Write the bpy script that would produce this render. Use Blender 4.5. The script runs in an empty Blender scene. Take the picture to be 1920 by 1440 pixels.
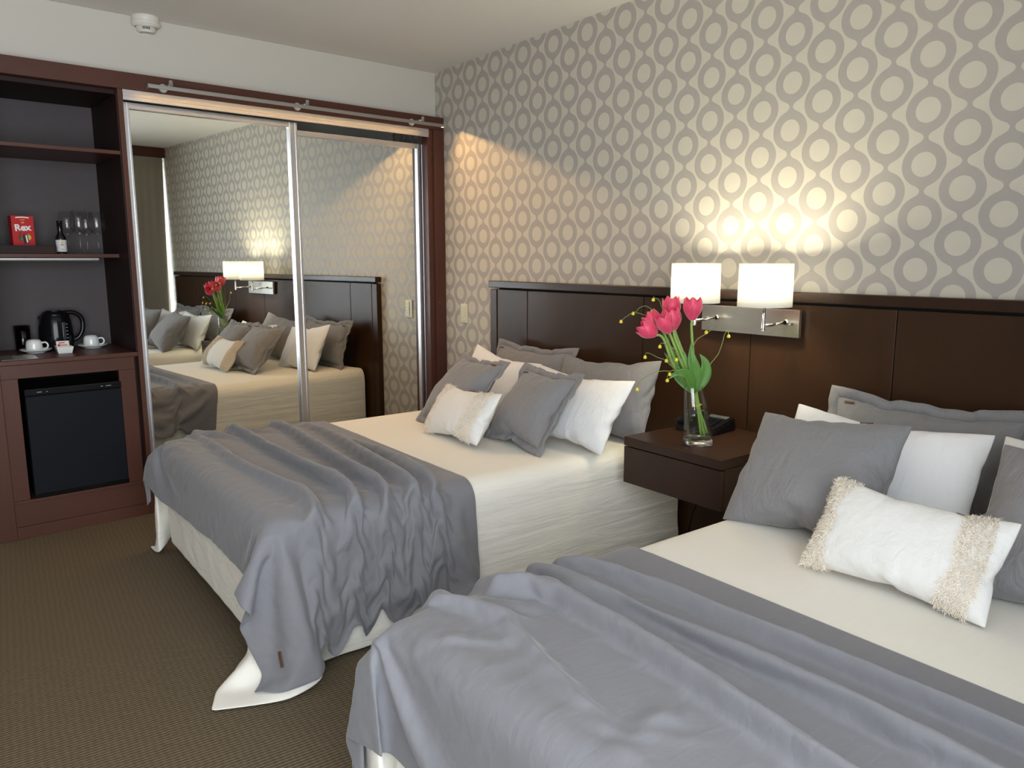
import bpy, bmesh, math, random
import numpy as np
from mathutils import Vector, Matrix

scene = bpy.context.scene
COL = scene.collection
R = math.radians

# ------------------------------------------------------------------ camera
CAM_LOC = (-2.753, -4.4324, 1.33)
YAW, PITCH, ROLL, FPX = .6481, -.1623, -.0007, 1429.4
cam_data = bpy.data.cameras.new('camera')
camera = bpy.data.objects.new('camera', cam_data)
COL.objects.link(camera)
cam_data.sensor_fit = 'HORIZONTAL'
cam_data.sensor_width = 36
cam_data.lens = FPX / 1920 * 36
cam_data.clip_start = .02
_fw = Vector((math.sin(YAW) * math.cos(PITCH), math.cos(YAW) * math.cos(PITCH), math.sin(PITCH)))
_ri = Vector((math.cos(YAW), -math.sin(YAW), 0))
_up = _ri.cross(_fw)
_r2 = _ri * math.cos(ROLL) + _up * math.sin(ROLL)
_u2 = _up * math.cos(ROLL) - _ri * math.sin(ROLL)
_m = Matrix((_r2, _u2, -_fw)).transposed().to_4x4()
_m.translation = CAM_LOC
camera.matrix_world = _m
scene.camera = camera

# ------------------------------------------------------------------ light
world = bpy.data.worlds.new('sky')
scene.world = world
world.use_nodes = True
_bg = world.node_tree.nodes['Background']
_bg.inputs[0].default_value = (.86, .935, 1.0, 1)
_bg.inputs[1].default_value = 9.0

def area_light(name, loc, rot, sx, sy, power, color, spread=None, portal=False):
    l = bpy.data.lights.new(name, 'AREA')
    l.shape = 'RECTANGLE'; l.size = sx; l.size_y = sy
    l.energy = power; l.color = color
    if spread: l.spread = spread
    if portal: l.cycles.is_portal = True
    o = bpy.data.objects.new(name, l); COL.objects.link(o)
    o.location = loc; o.rotation_euler = rot
    return o

# the wide window in the wall behind the photographer lets the sky in
WIN = (-4.30, -.05, .30, 2.40)            # x0, x1, z0, z1
YB = -4.92                                # inner face of the window wall
CURT = 1.75                               # drawn curtain's width, unseen stretch added to cut daylight on the near bed
area_light('window_daylight', ((WIN[0] - CURT) / 2, YB - .10, (WIN[2] + WIN[3]) / 2), (R(90), 0, 0),
           -CURT - WIN[0], WIN[3] - WIN[2], 1, (1, 1, 1), portal=True)

scene.cycles.transparent_max_bounces = 32
vs = scene.view_settings
vs.view_transform = 'Standard'
vs.look = 'None'
vs.exposure = 0.25
vs.gamma = 1.0
vs.use_curve_mapping = False

# ------------------------------------------------------------------ helpers
def link(o, parent=None):
    COL.objects.link(o)
    if parent is not None:
        o.parent = parent
    return o

def tag(o, label=None, cat=None, group=None, kind=None):
    if label: o['label'] = label
    if cat: o['category'] = cat
    if group: o['group'] = group
    if kind: o['kind'] = kind
    return o

def thing(name, loc, label, cat, rz=0, group=None):
    e = bpy.data.objects.new(name, None)
    e.empty_display_size = .05
    e.location = loc; e.rotation_euler = (0, 0, rz)
    link(e)
    return tag(e, label, cat, group)

def mesh_obj(name, verts, faces, mat, parent=None, smooth=False, kind=None):
    me = bpy.data.meshes.new(name)
    me.from_pydata([tuple(v) for v in verts], [], faces)
    if mat is not None: me.materials.append(mat)
    if smooth:
        for p in me.polygons: p.use_smooth = True
    o = bpy.data.objects.new(name, me)
    link(o, parent)
    if kind: o['kind'] = kind
    return o

def bm_obj(name, bm, mat, parent=None, smooth=False):
    bmesh.ops.recalc_face_normals(bm, faces=bm.faces)
    me = bpy.data.meshes.new(name)
    bm.to_mesh(me); bm.free()
    me.materials.append(mat)
    if smooth:
        for p in me.polygons: p.use_smooth = True
    o = bpy.data.objects.new(name, me)
    return link(o, parent)

def bm_box(bm, x0, x1, y0, y1, z0, z1, bev=0.0, seg=2, M=None):
    r = bmesh.ops.create_cube(bm, size=1)
    vs_ = r['verts']
    for v in vs_:
        v.co = ((x0 + x1) / 2 + v.co.x * (x1 - x0), (y0 + y1) / 2 + v.co.y * (y1 - y0), (z0 + z1) / 2 + v.co.z * (z1 - z0))
    if bev > 0:
        es = list({e for v in vs_ for e in v.link_edges})
        rr = bmesh.ops.bevel(bm, geom=es, offset=bev, segments=seg, profile=.5, affect='EDGES', clamp_overlap=True)
        vs_ = list({v for f in rr['faces'] for v in f.verts} | {v for v in vs_ if v.is_valid})
    if M is not None:
        bmesh.ops.transform(bm, matrix=M, verts=[v for v in vs_ if v.is_valid])

def box(name, dims, mat, parent=None, bev=.002, seg=2, M=None):
    bm = bmesh.new()
    bm_box(bm, *dims, bev=bev, seg=seg, M=M)
    return bm_obj(name, bm, mat, parent)

def lathe(name, prof, mat, parent=None, seg=32, M=None, smooth=True, sx=1, sy=1):
    """prof: list of (radius, z); radius 0 makes a pole"""
    vs_, fs, rings = [], [], []
    for r, z in prof:
        if r < 1e-6:
            rings.append([len(vs_)]); vs_.append(Vector((0, 0, z)))
        else:
            rings.append(list(range(len(vs_), len(vs_) + seg)))
            for k in range(seg):
                a = 2 * math.pi * k / seg
                vs_.append(Vector((r * math.cos(a) * sx, r * math.sin(a) * sy, z)))
    for a, b in zip(rings, rings[1:]):
        if len(a) == 1 and len(b) == 1: continue
        for k in range(seg):
            k2 = (k + 1) % seg
            if len(a) == 1: fs.append((a[0], b[k], b[k2]))
            elif len(b) == 1: fs.append((a[k], b[0], a[k2]))
            else: fs.append((a[k], a[k2], b[k2], b[k]))
    if M is not None: vs_ = [M @ v for v in vs_]
    return mesh_obj(name, vs_, fs, mat, parent, smooth)

def catmull(pts, n=6):
    pts = [Vector(p) for p in pts]
    if len(pts) < 3: return pts
    out = []
    P = [pts[0] * 2 - pts[1]] + pts + [pts[-1] * 2 - pts[-2]]
    for i in range(1, len(P) - 2):
        for k in range(n):
            t = k / n
            a, b, c, d = P[i - 1], P[i], P[i + 1], P[i + 2]
            out.append(.5 * ((2 * b) + (c - a) * t + (2 * a - 5 * b + 4 * c - d) * t * t + (3 * b - a - 3 * c + d) * t ** 3))
    out.append(pts[-1])
    return out

def tube_data(pts, rad, seg=8, closed=False):
    """verts, faces of a tube; rad is a number or one per point"""
    pts = [Vector(p) for p in pts]
    n = len(pts)
    rad = [rad] * n if not hasattr(rad, '__len__') else list(rad)
    vs_, fs = [], []
    ref = None
    for i in range(n):
        if closed: t = pts[(i + 1) % n] - pts[i - 1]
        else: t = pts[min(i + 1, n - 1)] - pts[max(i - 1, 0)]
        t.normalize()
        if ref is None:
            ref = Vector((0, 0, 1)) if abs(t.z) < .9 else Vector((1, 0, 0))
        a = ref - t * ref.dot(t)
        a.normalize(); b = t.cross(a); ref = a
        for k in range(seg):
            an = 2 * math.pi * k / seg
            vs_.append(pts[i] + (a * math.cos(an) + b * math.sin(an)) * rad[i])
    m = n if closed else n - 1
    for i in range(m):
        j = (i + 1) % n
        for k in range(seg):
            k2 = (k + 1) % seg
            fs.append((i * seg + k, i * seg + k2, j * seg + k2, j * seg + k))
    if not closed:
        fs.append(tuple(range(seg))[::-1]); fs.append(tuple((n - 1) * seg + k for k in range(seg)))
    return vs_, fs

def tube(name, pts, rad, mat, parent=None, seg=8, closed=False, smooth=True):
    v, f = tube_data(pts, rad, seg, closed)
    return mesh_obj(name, v, f, mat, parent, smooth)

def text_mesh(name, s, size, mat, parent, M, extrude=.0004, bold=0.0):
    cu = bpy.data.curves.new('txt', 'FONT')
    cu.body = s; cu.size = size; cu.align_x = 'CENTER'; cu.align_y = 'CENTER'; cu.extrude = extrude; cu.offset = bold
    cu.resolution_u = 4
    to = bpy.data.objects.new('txt', cu)
    COL.objects.link(to)
    bpy.context.view_layer.update()
    me = bpy.data.meshes.new_from_object(to.evaluated_get(bpy.context.evaluated_depsgraph_get()))
    bpy.data.objects.remove(to); bpy.data.curves.remove(cu)
    me.materials.clear(); me.materials.append(mat)
    me.transform(M)
    me.name = name
    return link(bpy.data.objects.new(name, me), parent)

# ------------------------------------------------------------------ materials
def new_mat(name):
    m = bpy.data.materials.new(name); m.use_nodes = True
    nt = m.node_tree
    return m, nt, nt.nodes['Principled BSDF']

def N(nt, typ, **kw):
    n = nt.nodes.new(typ)
    for k, v in kw.items(): setattr(n, k, v)
    return n

def plain(name, col, rough=.5, metal=0.0, spec=.5, coat=0.0, noise=0.0, nscale=40, bump=0.0, bscale=200, sheen=0.0, trans=0.0, ior=1.45, emis=None, estr=0):
    m, nt, b = new_mat(name)
    b.inputs['Base Color'].default_value = (*col, 1)
    b.inputs['Roughness'].default_value = rough
    b.inputs['Metallic'].default_value = metal
    b.inputs['Specular IOR Level'].default_value = spec
    b.inputs['Coat Weight'].default_value = coat
    b.inputs['Coat Roughness'].default_value = .15
    b.inputs['Transmission Weight'].default_value = trans
    b.inputs['IOR'].default_value = ior
    if sheen: b.inputs['Sheen Weight'].default_value = sheen
    if emis:
        b.inputs['Emission Color'].default_value = (*emis, 1); b.inputs['Emission Strength'].default_value = estr
    tc = N(nt, 'ShaderNodeTexCoord')
    if noise:
        nz = N(nt, 'ShaderNodeTexNoise'); nz.inputs['Scale'].default_value = nscale; nz.inputs['Detail'].default_value = 4
        nt.links.new(tc.outputs['Object'], nz.inputs['Vector'])
        mx = N(nt, 'ShaderNodeMix', data_type='RGBA')
        mx.inputs['A'].default_value = (*[c * (1 - noise) for c in col], 1)
        mx.inputs['B'].default_value = (*[min(1, c * (1 + noise)) for c in col], 1)
        nt.links.new(nz.outputs['Fac'], mx.inputs['Factor'])
        nt.links.new(mx.outputs['Result'], b.inputs['Base Color'])
    if bump:
        nz = N(nt, 'ShaderNodeTexNoise'); nz.inputs['Scale'].default_value = bscale; nz.inputs['Detail'].default_value = 3
        nt.links.new(tc.outputs['Object'], nz.inputs['Vector'])
        bp = N(nt, 'ShaderNodeBump'); bp.inputs['Strength'].default_value = bump; bp.inputs['Distance'].default_value = .002
        nt.links.new(nz.outputs['Fac'], bp.inputs['Height'])
        nt.links.new(bp.outputs['Normal'], b.inputs['Normal'])
    return m

def wood(name, c0, c1, rough, stretch, coat=.15, gscale=18, spec=.25):
    """stretch: scale of the grain along x, y, z"""
    m, nt, b = new_mat(name)
    tc = N(nt, 'ShaderNodeTexCoord'); mp = N(nt, 'ShaderNodeMapping')
    mp.inputs['Scale'].default_value = stretch
    nt.links.new(tc.outputs['Object'], mp.inputs['Vector'])
    nz = N(nt, 'ShaderNodeTexNoise'); nz.inputs['Scale'].default_value = gscale; nz.inputs['Detail'].default_value = 6; nz.inputs['Roughness'].default_value = .65
    nt.links.new(mp.outputs['Vector'], nz.inputs['Vector'])
    n2 = N(nt, 'ShaderNodeTexNoise'); n2.inputs['Scale'].default_value = 2.2; n2.inputs['Detail'].default_value = 2
    nt.links.new(tc.outputs['Object'], n2.inputs['Vector'])
    ad = N(nt, 'ShaderNodeMath', operation='MULTIPLY_ADD'); ad.inputs[1].default_value = .45
    nt.links.new(n2.outputs['Fac'], ad.inputs[0]); 
    sc_ = N(nt, 'ShaderNodeMath', operation='MULTIPLY'); sc_.inputs[1].default_value = .6
    nt.links.new(nz.outputs['Fac'], sc_.inputs[0]); nt.links.new(sc_.outputs[0], ad.inputs[2])
    mx = N(nt, 'ShaderNodeMix', data_type='RGBA')
    mx.inputs['A'].default_value = (*c0, 1); mx.inputs['B'].default_value = (*c1, 1)
    nt.links.new(ad.outputs[0], mx.inputs['Factor'])
    nt.links.new(mx.outputs['Result'], b.inputs['Base Color'])
    b.inputs['Roughness'].default_value = rough
    b.inputs['Specular IOR Level'].default_value = spec
    b.inputs['Coat Weight'].default_value = coat; b.inputs['Coat Roughness'].default_value = .2
    bp = N(nt, 'ShaderNodeBump'); bp.inputs['Strength'].default_value = .08; bp.inputs['Distance'].default_value = .001
    nt.links.new(nz.outputs['Fac'], bp.inputs['Height']); nt.links.new(bp.outputs['Normal'], b.inputs['Normal'])
    return m

def cloth_mat(name, col, wr=None, wstr=.35, sheen=.25, var=.06, wscale=7.0, hang=0.0):
    """woven cloth with slub and, where wr is given, wrinkles stretched along wr"""
    m, nt, b = new_mat(name)
    tc = N(nt, 'ShaderNodeTexCoord')
    slub = N(nt, 'ShaderNodeTexNoise'); slub.inputs['Scale'].default_value = 1.0; slub.inputs['Detail'].default_value = 5
    mp = N(nt, 'ShaderNodeMapping'); mp.inputs['Scale'].default_value = (18, 160, 60)
    nt.links.new(tc.outputs['Object'], mp.inputs['Vector']); nt.links.new(mp.outputs['Vector'], slub.inputs['Vector'])
    mx = N(nt, 'ShaderNodeMix', data_type='RGBA')
    mx.inputs['A'].default_value = (*[c * (1 - var) for c in col], 1); mx.inputs['B'].default_value = (*[min(1, c * (1 + var)) for c in col], 1)
    nt.links.new(slub.outputs['Fac'], mx.inputs['Factor']); nt.links.new(mx.outputs['Result'], b.inputs['Base Color'])
    b.inputs['Roughness'].default_value = .85
    b.inputs['Specular IOR Level'].default_value = .25
    b.inputs['Sheen Weight'].default_value = sheen; b.inputs['Sheen Roughness'].default_value = .4
    weave = N(nt, 'ShaderNodeTexNoise'); weave.inputs['Scale'].default_value = 420; weave.inputs['Detail'].default_value = 2
    nt.links.new(tc.outputs['Object'], weave.inputs['Vector'])
    b1 = N(nt, 'ShaderNodeBump'); b1.inputs['Strength'].default_value = .12; b1.inputs['Distance'].default_value = .001
    nt.links.new(weave.outputs['Fac'], b1.inputs['Height'])
    last = b1
    if wr:
        mp2 = N(nt, 'ShaderNodeMapping'); mp2.inputs['Scale'].default_value = wr
        nt.links.new(tc.outputs['Object'], mp2.inputs['Vector'])
        wn = N(nt, 'ShaderNodeTexNoise'); wn.inputs['Scale'].default_value = wscale; wn.inputs['Detail'].default_value = 4; wn.inputs['Distortion'].default_value = .6
        nt.links.new(mp2.outputs['Vector'], wn.inputs['Vector'])
        b2 = N(nt, 'ShaderNodeBump'); b2.inputs['Strength'].default_value = wstr; b2.inputs['Distance'].default_value = .02
        if hang:
            # the cloth is drawn smooth on top and creases along the bed where it hangs
            mp2.inputs['Rotation'].default_value = (0, R(7), 0)
            ge = N(nt, 'ShaderNodeNewGeometry'); sx_ = N(nt, 'ShaderNodeSeparateXYZ'); nt.links.new(ge.outputs['Normal'], sx_.inputs[0])
            ab = N(nt, 'ShaderNodeMath', operation='ABSOLUTE'); nt.links.new(sx_.outputs['Z'], ab.inputs[0])
            mr = N(nt, 'ShaderNodeMapRange'); mr.inputs['From Min'].default_value = .9; mr.inputs['From Max'].default_value = .35
            mr.inputs['To Min'].default_value = wstr; mr.inputs['To Max'].default_value = hang
            nt.links.new(ab.outputs[0], mr.inputs['Value']); nt.links.new(mr.outputs['Result'], b2.inputs['Strength'])
        nt.links.new(wn.outputs['Fac'], b2.inputs['Height']); nt.links.new(b1.outputs['Normal'], b2.inputs['Normal'])
        last = b2
    nt.links.new(last.outputs['Normal'], b.inputs['Normal'])
    return m

def wallpaper_mat():
    m, nt, b = new_mat('wallpaper')
    tc = N(nt, 'ShaderNodeTexCoord'); sp = N(nt, 'ShaderNodeSeparateXYZ')
    nt.links.new(tc.outputs['Object'], sp.inputs[0])
    def M_(op, a, bb=None, c=None):
        n = N(nt, 'ShaderNodeMath', operation=op)
        for i, v in enumerate((a, bb, c)):
            if v is None: continue
            if isinstance(v, (int, float)): n.inputs[i].default_value = v
            else: nt.links.new(v, n.inputs[i])
        return n.outputs[0]
    PY, PZ = .2630, .1787
    def lattice(y0, z0):
        py = M_('WRAP', M_('SUBTRACT', sp.outputs['Y'], y0), PY / 2, -PY / 2)
        pz = M_('WRAP', M_('SUBTRACT', sp.outputs['Z'], z0), PZ / 2, -PZ / 2)
        ln = M_('SQRT', M_('ADD', M_('MULTIPLY', py, py), M_('MULTIPLY', pz, pz)))
        d = M_('SMOOTH_MIN', M_('SUBTRACT', ln, .0745), M_('SUBTRACT', M_('ABSOLUTE', py), .0060), .036)
        g = M_('LESS_THAN', d, 0.0)
        return M_('MULTIPLY', g, M_('GREATER_THAN', ln, .0415))
    grey = M_('MAXIMUM', lattice(-2.870, 1.292), lattice(-2.870 + PY / 2, 1.292 + PZ / 2))
    nz = N(nt, 'ShaderNodeTexNoise'); nz.inputs['Scale'].default_value = 260; nz.inputs['Detail'].default_value = 3
    nt.links.new(tc.outputs['Object'], nz.inputs['Vector'])
    mx = N(nt, 'ShaderNodeMix', data_type='RGBA')
    mx.inputs['A'].default_value = (.580, .540, .455, 1)
    mx.inputs['B'].default_value = (.405, .372, .340, 1)
    nt.links.new(grey, mx.inputs['Factor'])
    nt.links.new(mx.outputs['Result'], b.inputs['Base Color'])
    nt.links.new(M_('MULTIPLY_ADD', grey, -.20, .68), b.inputs['Roughness'])
    b.inputs['Specular IOR Level'].default_value = .4
    bp = N(nt, 'ShaderNodeBump'); bp.inputs['Strength'].default_value = .06; bp.inputs['Distance'].default_value = .001
    nt.links.new(nz.outputs['Fac'], bp.inputs['Height']); nt.links.new(bp.outputs['Normal'], b.inputs['Normal'])
    return m

def carpet_mat():
    m, nt, b = new_mat('carpet')
    tc = N(nt, 'ShaderNodeTexCoord')
    mp = N(nt, 'ShaderNodeMapping'); mp.inputs['Rotation'].default_value = (0, 0, .06); 
    nt.links.new(tc.outputs['Object'], mp.inputs['Vector'])
    wv = N(nt, 'ShaderNodeTexWave'); wv.wave_type = 'BANDS'; wv.bands_direction = 'Y'; wv.inputs['Scale'].default_value = 26; wv.inputs['Distortion'].default_value = 1.2; wv.inputs['Detail'].default_value = 2; wv.inputs['Detail Scale'].default_value = 3
    nt.links.new(mp.outputs['Vector'], wv.inputs['Vector'])
    wx = N(nt, 'ShaderNodeTexWave'); wx.wave_type = 'BANDS'; wx.bands_direction = 'X'; wx.inputs['Scale'].default_value = 16; wx.inputs['Distortion'].default_value = 3; wx.inputs['Detail'].default_value = 2
    nt.links.new(mp.outputs['Vector'], wx.inputs['Vector'])
    nz = N(nt, 'ShaderNodeTexNoise'); nz.inputs['Scale'].default_value = 320; nz.inputs['Detail'].default_value = 3
    nt.links.new(tc.outputs['Object'], nz.inputs['Vector'])
    big = N(nt, 'ShaderNodeTexNoise'); big.inputs['Scale'].default_value = 1.6; big.inputs['Detail'].default_value = 3
    nt.links.new(tc.outputs['Object'], big.inputs['Vector'])
    def M_(op, a, bb):
        n = N(nt, 'ShaderNodeMath', operation=op)
        for i, v in enumerate((a, bb)):
            if isinstance(v, (int, float)): n.inputs[i].default_value = v
            else: nt.links.new(v, n.inputs[i])
        return n.outputs[0]
    h = M_('ADD', M_('MULTIPLY', wv.outputs['Fac'], .55), M_('ADD', M_('MULTIPLY', wx.outputs['Fac'], .2), M_('MULTIPLY', nz.outputs['Fac'], .5)))
    cr = N(nt, 'ShaderNodeMix', data_type='RGBA')
    cr.inputs['A'].default_value = (.070, .053, .034, 1); cr.inputs['B'].default_value = (.172, .133, .088, 1)
    nt.links.new(M_('MULTIPLY', h, .85), cr.inputs['Factor'])
    c2 = N(nt, 'ShaderNodeMix', data_type='RGBA', blend_type='MULTIPLY'); c2.inputs['Factor'].default_value = .25
    nt.links.new(cr.outputs['Result'], c2.inputs['A']); nt.links.new(big.outputs['Color'], c2.inputs['B'])
    nt.links.new(cr.outputs['Result'], b.inputs['Base Color'])
    b.inputs['Roughness'].default_value = 1; b.inputs['Specular IOR Level'].default_value = .1
    bp = N(nt, 'ShaderNodeBump'); bp.inputs['Strength'].default_value = .7; bp.inputs['Distance'].default_value = .004
    nt.links.new(h, bp.inputs['Height']); nt.links.new(bp.outputs['Normal'], b.inputs['Normal'])
    return m

def glass_thin(name, tint=(1, 1, 1), refl=.08):
    """thin pane: mostly clear, with a mirror-like skin that grows at grazing angles"""
    m = bpy.data.materials.new(name); m.use_nodes = True
    nt = m.node_tree; nt.nodes.remove(nt.nodes['Principled BSDF'])
    out = nt.nodes['Material Output']
    tr = N(nt, 'ShaderNodeBsdfTransparent'); tr.inputs[0].default_value = (*tint, 1)
    gl = N(nt, 'ShaderNodeBsdfGlossy'); gl.inputs['Roughness'].default_value = .02
    lw = N(nt, 'ShaderNodeLayerWeight'); lw.inputs[0].default_value = .5
    pw = N(nt, 'ShaderNodeMath', operation='POWER'); pw.inputs[1].default_value = 3.0
    nt.links.new(lw.outputs['Facing'], pw.inputs[0])
    fr = N(nt, 'ShaderNodeMath', operation='MULTIPLY_ADD'); fr.inputs[1].default_value = .40; fr.inputs[2].default_value = refl * .5
    nt.links.new(pw.outputs[0], fr.inputs[0])
    mix = N(nt, 'ShaderNodeMixShader')
    nt.links.new(fr.outputs[0], mix.inputs[0]); nt.links.new(tr.outputs[0], mix.inputs[1]); nt.links.new(gl.outputs[0], mix.inputs[2])
    nt.links.new(mix.outputs[0], out.inputs[0])
    return m

def shade_mat():
    m = bpy.data.materials.new('lamp_shade_cloth'); m.use_nodes = True
    nt = m.node_tree; nt.nodes.remove(nt.nodes['Principled BSDF'])
    out = nt.nodes['Material Output']
    d = N(nt, 'ShaderNodeBsdfDiffuse'); d.inputs[0].default_value = (.88, .88, .86, 1)
    t = N(nt, 'ShaderNodeBsdfTranslucent'); t.inputs[0].default_value = (.95, .95, .93, 1)
    mx = N(nt, 'ShaderNodeMixShader'); mx.inputs[0].default_value = .65
    nt.links.new(d.outputs[0], mx.inputs[1]); nt.links.new(t.outputs[0], mx.inputs[2]); nt.links.new(mx.outputs[0], out.inputs[0])
    return m

M_WALL = plain('white_paint', (.58, .545, .485), .85, bump=.05, bscale=120)
M_CEIL = plain('ceiling_paint', (.76, .74, .70), .9, bump=.04, bscale=90)
M_PAPER = wallpaper_mat()
M_CARPET = carpet_mat()
M_HEAD = wood('dark_stained_wood', (.020, .0085, .0040), (.055, .0240, .0100), .42, (1, 1, .12), .04)
M_NS = wood('dark_stained_wood_flat', (.020, .0090, .006), (.044, .020, .012), .34, (.15, 1, 1), .08)
M_RED = wood('red_brown_wood', (.055, .018, .012), (.105, .040, .026), .45, (1, 1, .1), .12)
M_REDH = wood('red_brown_wood_level', (.055, .018, .012), (.105, .040, .026), .45, (.1, 1, 1), .12)
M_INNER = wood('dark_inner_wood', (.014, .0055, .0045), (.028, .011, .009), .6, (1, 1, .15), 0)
M_BACKP = plain('daylit_grey_laminate', (.072, .059, .059), .6, noise=.10, nscale=30)  # niche back panel, its colour lightened and greyed for the daylight it faces
M_ALU = plain('brushed_aluminium', (.66, .66, .68), .34, metal=1, noise=.05, nscale=60)
M_STEEL = plain('satin_nickel', (.62, .60, .55), .28, metal=1, noise=.06, nscale=80)
M_CHROME = plain('chrome', (.85, .84, .82), .12, metal=1)
M_MIRROR = plain('mirror_silver', (.86, .89, .87), .0, metal=1)
M_GREY = cloth_mat('grey_linen', (.192, .190, .206), (2.0, 6, 5), .12, wscale=5.0)
M_GREY2 = cloth_mat('grey_linen_cushion', (.218, .213, .220), (6, 2.5, 3), .36)
M_SHEET = cloth_mat('cream_sheet', (.80, .77, .70), (.8, 4, 8), .10, sheen=.1, var=.03, wscale=2.4, hang=.36)
M_WHITE = cloth_mat('white_cotton', (.78, .78, .79), (5, 2.5, 3), .26, sheen=.1, var=.02)
M_LINEN = cloth_mat('white_linen', (.74, .73, .71), (5, 4, 3), .24, sheen=.1, var=.03)
M_FRINGE = plain('cream_yarn', (.84, .76, .65), .9, noise=.1, nscale=90, sheen=.3)
M_LEATHER = plain('brown_leather', (.10, .040, .018), .6, noise=.15)
M_BLACKP = plain('black_plastic', (.006, .006, .007), .16, spec=.35)
M_DULLALU = plain('dull_aluminium', (.42, .41, .40), .45, metal=1)
M_BLACKM = plain('black_matt_panel', (.008, .009, .013), .5, spec=.12, noise=.06)
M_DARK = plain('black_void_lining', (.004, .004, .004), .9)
M_PORC = plain('white_porcelain', (.80, .80, .78), .12, coat=.4)
M_PLASTW = plain('ivory_plastic', (.72, .69, .62), .4)
M_SWITCH = plain('cream_switch_plastic', (.66, .61, .42), .35)
M_SHADE = shade_mat()
M_CURTAIN = cloth_mat('brown_blackout_cloth', (.32, .28, .225), None)
M_SHEER = plain('white_frame', (.8, .8, .8), .4)
M_PANE = glass_thin('window_glass')
M_WGLASS = glass_thin('wine_glass_clear', (.985, .985, .985), .05)
M_SMOKE = glass_thin('smoked_glass', (.62, .57, .57))
M_VASE = plain('vase_glass', (1, 1, 1), .0, trans=1, ior=1.45)
M_WATER = plain('water', (.98, 1, .98), .0, trans=1, ior=1.33)
M_STEM = plain('tulip_stem_green', (.25, .40, .09), .5, noise=.15, nscale=30)
M_LEAF = plain('tulip_leaf_green', (.095, .235, .040), .42, noise=.25, nscale=16)
M_PETAL = plain('pink_tulip_petal', (.80, .060, .140), .45, noise=.35, nscale=26, sheen=.3)
M_PETAL2 = plain('pale_tulip_base', (.70, .62, .52), .5)
M_TWIG = plain('twig_green', (.20, .24, .075), .7, noise=.2, nscale=60)
M_BUD = plain('yellow_bud', (.80, .66, .05), .5, noise=.15, nscale=90)
M_BAND = plain('yellow_rubber', (.80, .60, .03), .5)
M_REDBOX = plain('red_card', (.52, .008, .014), .4)
M_PRINTW = plain('white_print', (.85, .83, .78), .5)
M_PRINTG = plain('green_print', (.05, .22, .05), .5)
M_PRINTY = plain('gold_print', (.72, .50, .09), .4)
M_PRINTR = plain('red_print', (.50, .02, .03), .5)
M_PRINTK = plain('black_print', (.012, .010, .010), .5)
M_BOTTLE = plain('dark_bottle_glass', (.006, .006, .005), .06, coat=.3)
M_VCLEAR = glass_thin('vase_wall_clear', (.97, .98, .97), .10)
M_LABEL = plain('paper_label', (.62, .61, .60), .6)
M_PAPERM = plain('card_paper', (.70, .66, .60), .6)

# ------------------------------------------------------------------ setting
G = .0605                                       # the wardrobe wall stands 3.5 degrees off square
CG, SG = math.cos(G), math.sin(G)
def W(s, off, z=0.0):
    """wardrobe coordinates (along, depth, height) to world"""
    return (CG * s - SG * off, SG * s + CG * off, z)
H = 2.525
XL = -4.55
def struct(o): o['kind'] = 'structure'; return o

struct(mesh_obj('floor', [(XL - .1, YB - .2, 0), (.12, YB - .2, 0), (.12, .9, 0), (XL - .1, .9, 0), (XL - .1, YB - .2, -.05), (.12, YB - .2, -.05), (.12, .9, -.05), (XL - .1, .9, -.05)],
         [(0, 1, 2, 3), (7, 6, 5, 4), (0, 4, 5, 1), (1, 5, 6, 2), (2, 6, 7, 3), (3, 7, 4, 0)], M_CARPET))
struct(box('ceiling', (XL - .1, .12, YB - .2, .9, H, H + .1), M_CEIL, bev=0))
struct(box('wall_right', (0, .12, YB - .2, .9, 0, H), M_PAPER, bev=0))
struct(box('wall_left', (XL - .1, XL, YB - .2, .9, 0, H), plain('warm_beige_paint', (.40, .33, .25), .85), bev=0))
# far wall: plain wall behind the wardrobe and the white bulkhead over it
_far = bpy.data.objects.new('wall_far', None); link(_far); struct(_far); _far.rotation_euler = (0, 0, G)
box('wall_panel', (-4.62, .10, .62, .72, 0, H - .001), M_WALL, _far, bev=0)
box('bulkhead', (-4.62, .0021, .036, .62, 2.2315, H - .001), M_WALL, _far, bev=0)
box('wall_panel', (-4.62, -2.645, .036, .62, 0, 2.2315), M_WALL, _far, bev=0)

# window wall behind the camera
_wb = bpy.data.objects.new('wall_back', None); link(_wb); struct(_wb)
box('wall_panel', (XL, WIN[0], YB - .15, YB, 0, H), M_WALL, _wb, bev=0)
box('wall_panel', (WIN[1], 0, YB - .15, YB, 0, H), M_WALL, _wb, bev=0)
box('sill_wall', (WIN[0], WIN[1], YB - .15, YB, 0, WIN[2]), M_WALL, _wb, bev=0)
box('lintel', (WIN[0], WIN[1], YB - .15, YB, WIN[3], H), M_WALL, _wb, bev=0)
_wn = bpy.data.objects.new('window_1', None); link(_wn); struct(_wn)
_nw = 3
_ww = (WIN[1] - WIN[0]) / _nw
for k in range(_nw):
    x0 = WIN[0] + k * _ww
    fr = bmesh.new()
    bm_box(fr, x0, x0 + .05, YB - .11, YB - .06, WIN[2], WIN[3], .003)
    bm_box(fr, x0 + _ww - .05, x0 + _ww, YB - .11, YB - .06, WIN[2], WIN[3], .003)
    bm_box(fr, x0 + .05, x0 + _ww - .05, YB - .11, YB - .06, WIN[2], WIN[2] + .05, .003)
    bm_box(fr, x0 + .05, x0 + _ww - .05, YB - .11, YB - .06, WIN[3] - .05, WIN[3], .003)
    bm_obj('window_frame', fr, M_SHEER, _wn)
    box('pane', (x0 + .05, x0 + _ww - .05, YB - .087, YB - .083, WIN[2] + .05, WIN[3] - .05), M_PANE, _wn, bev=0)

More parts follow.
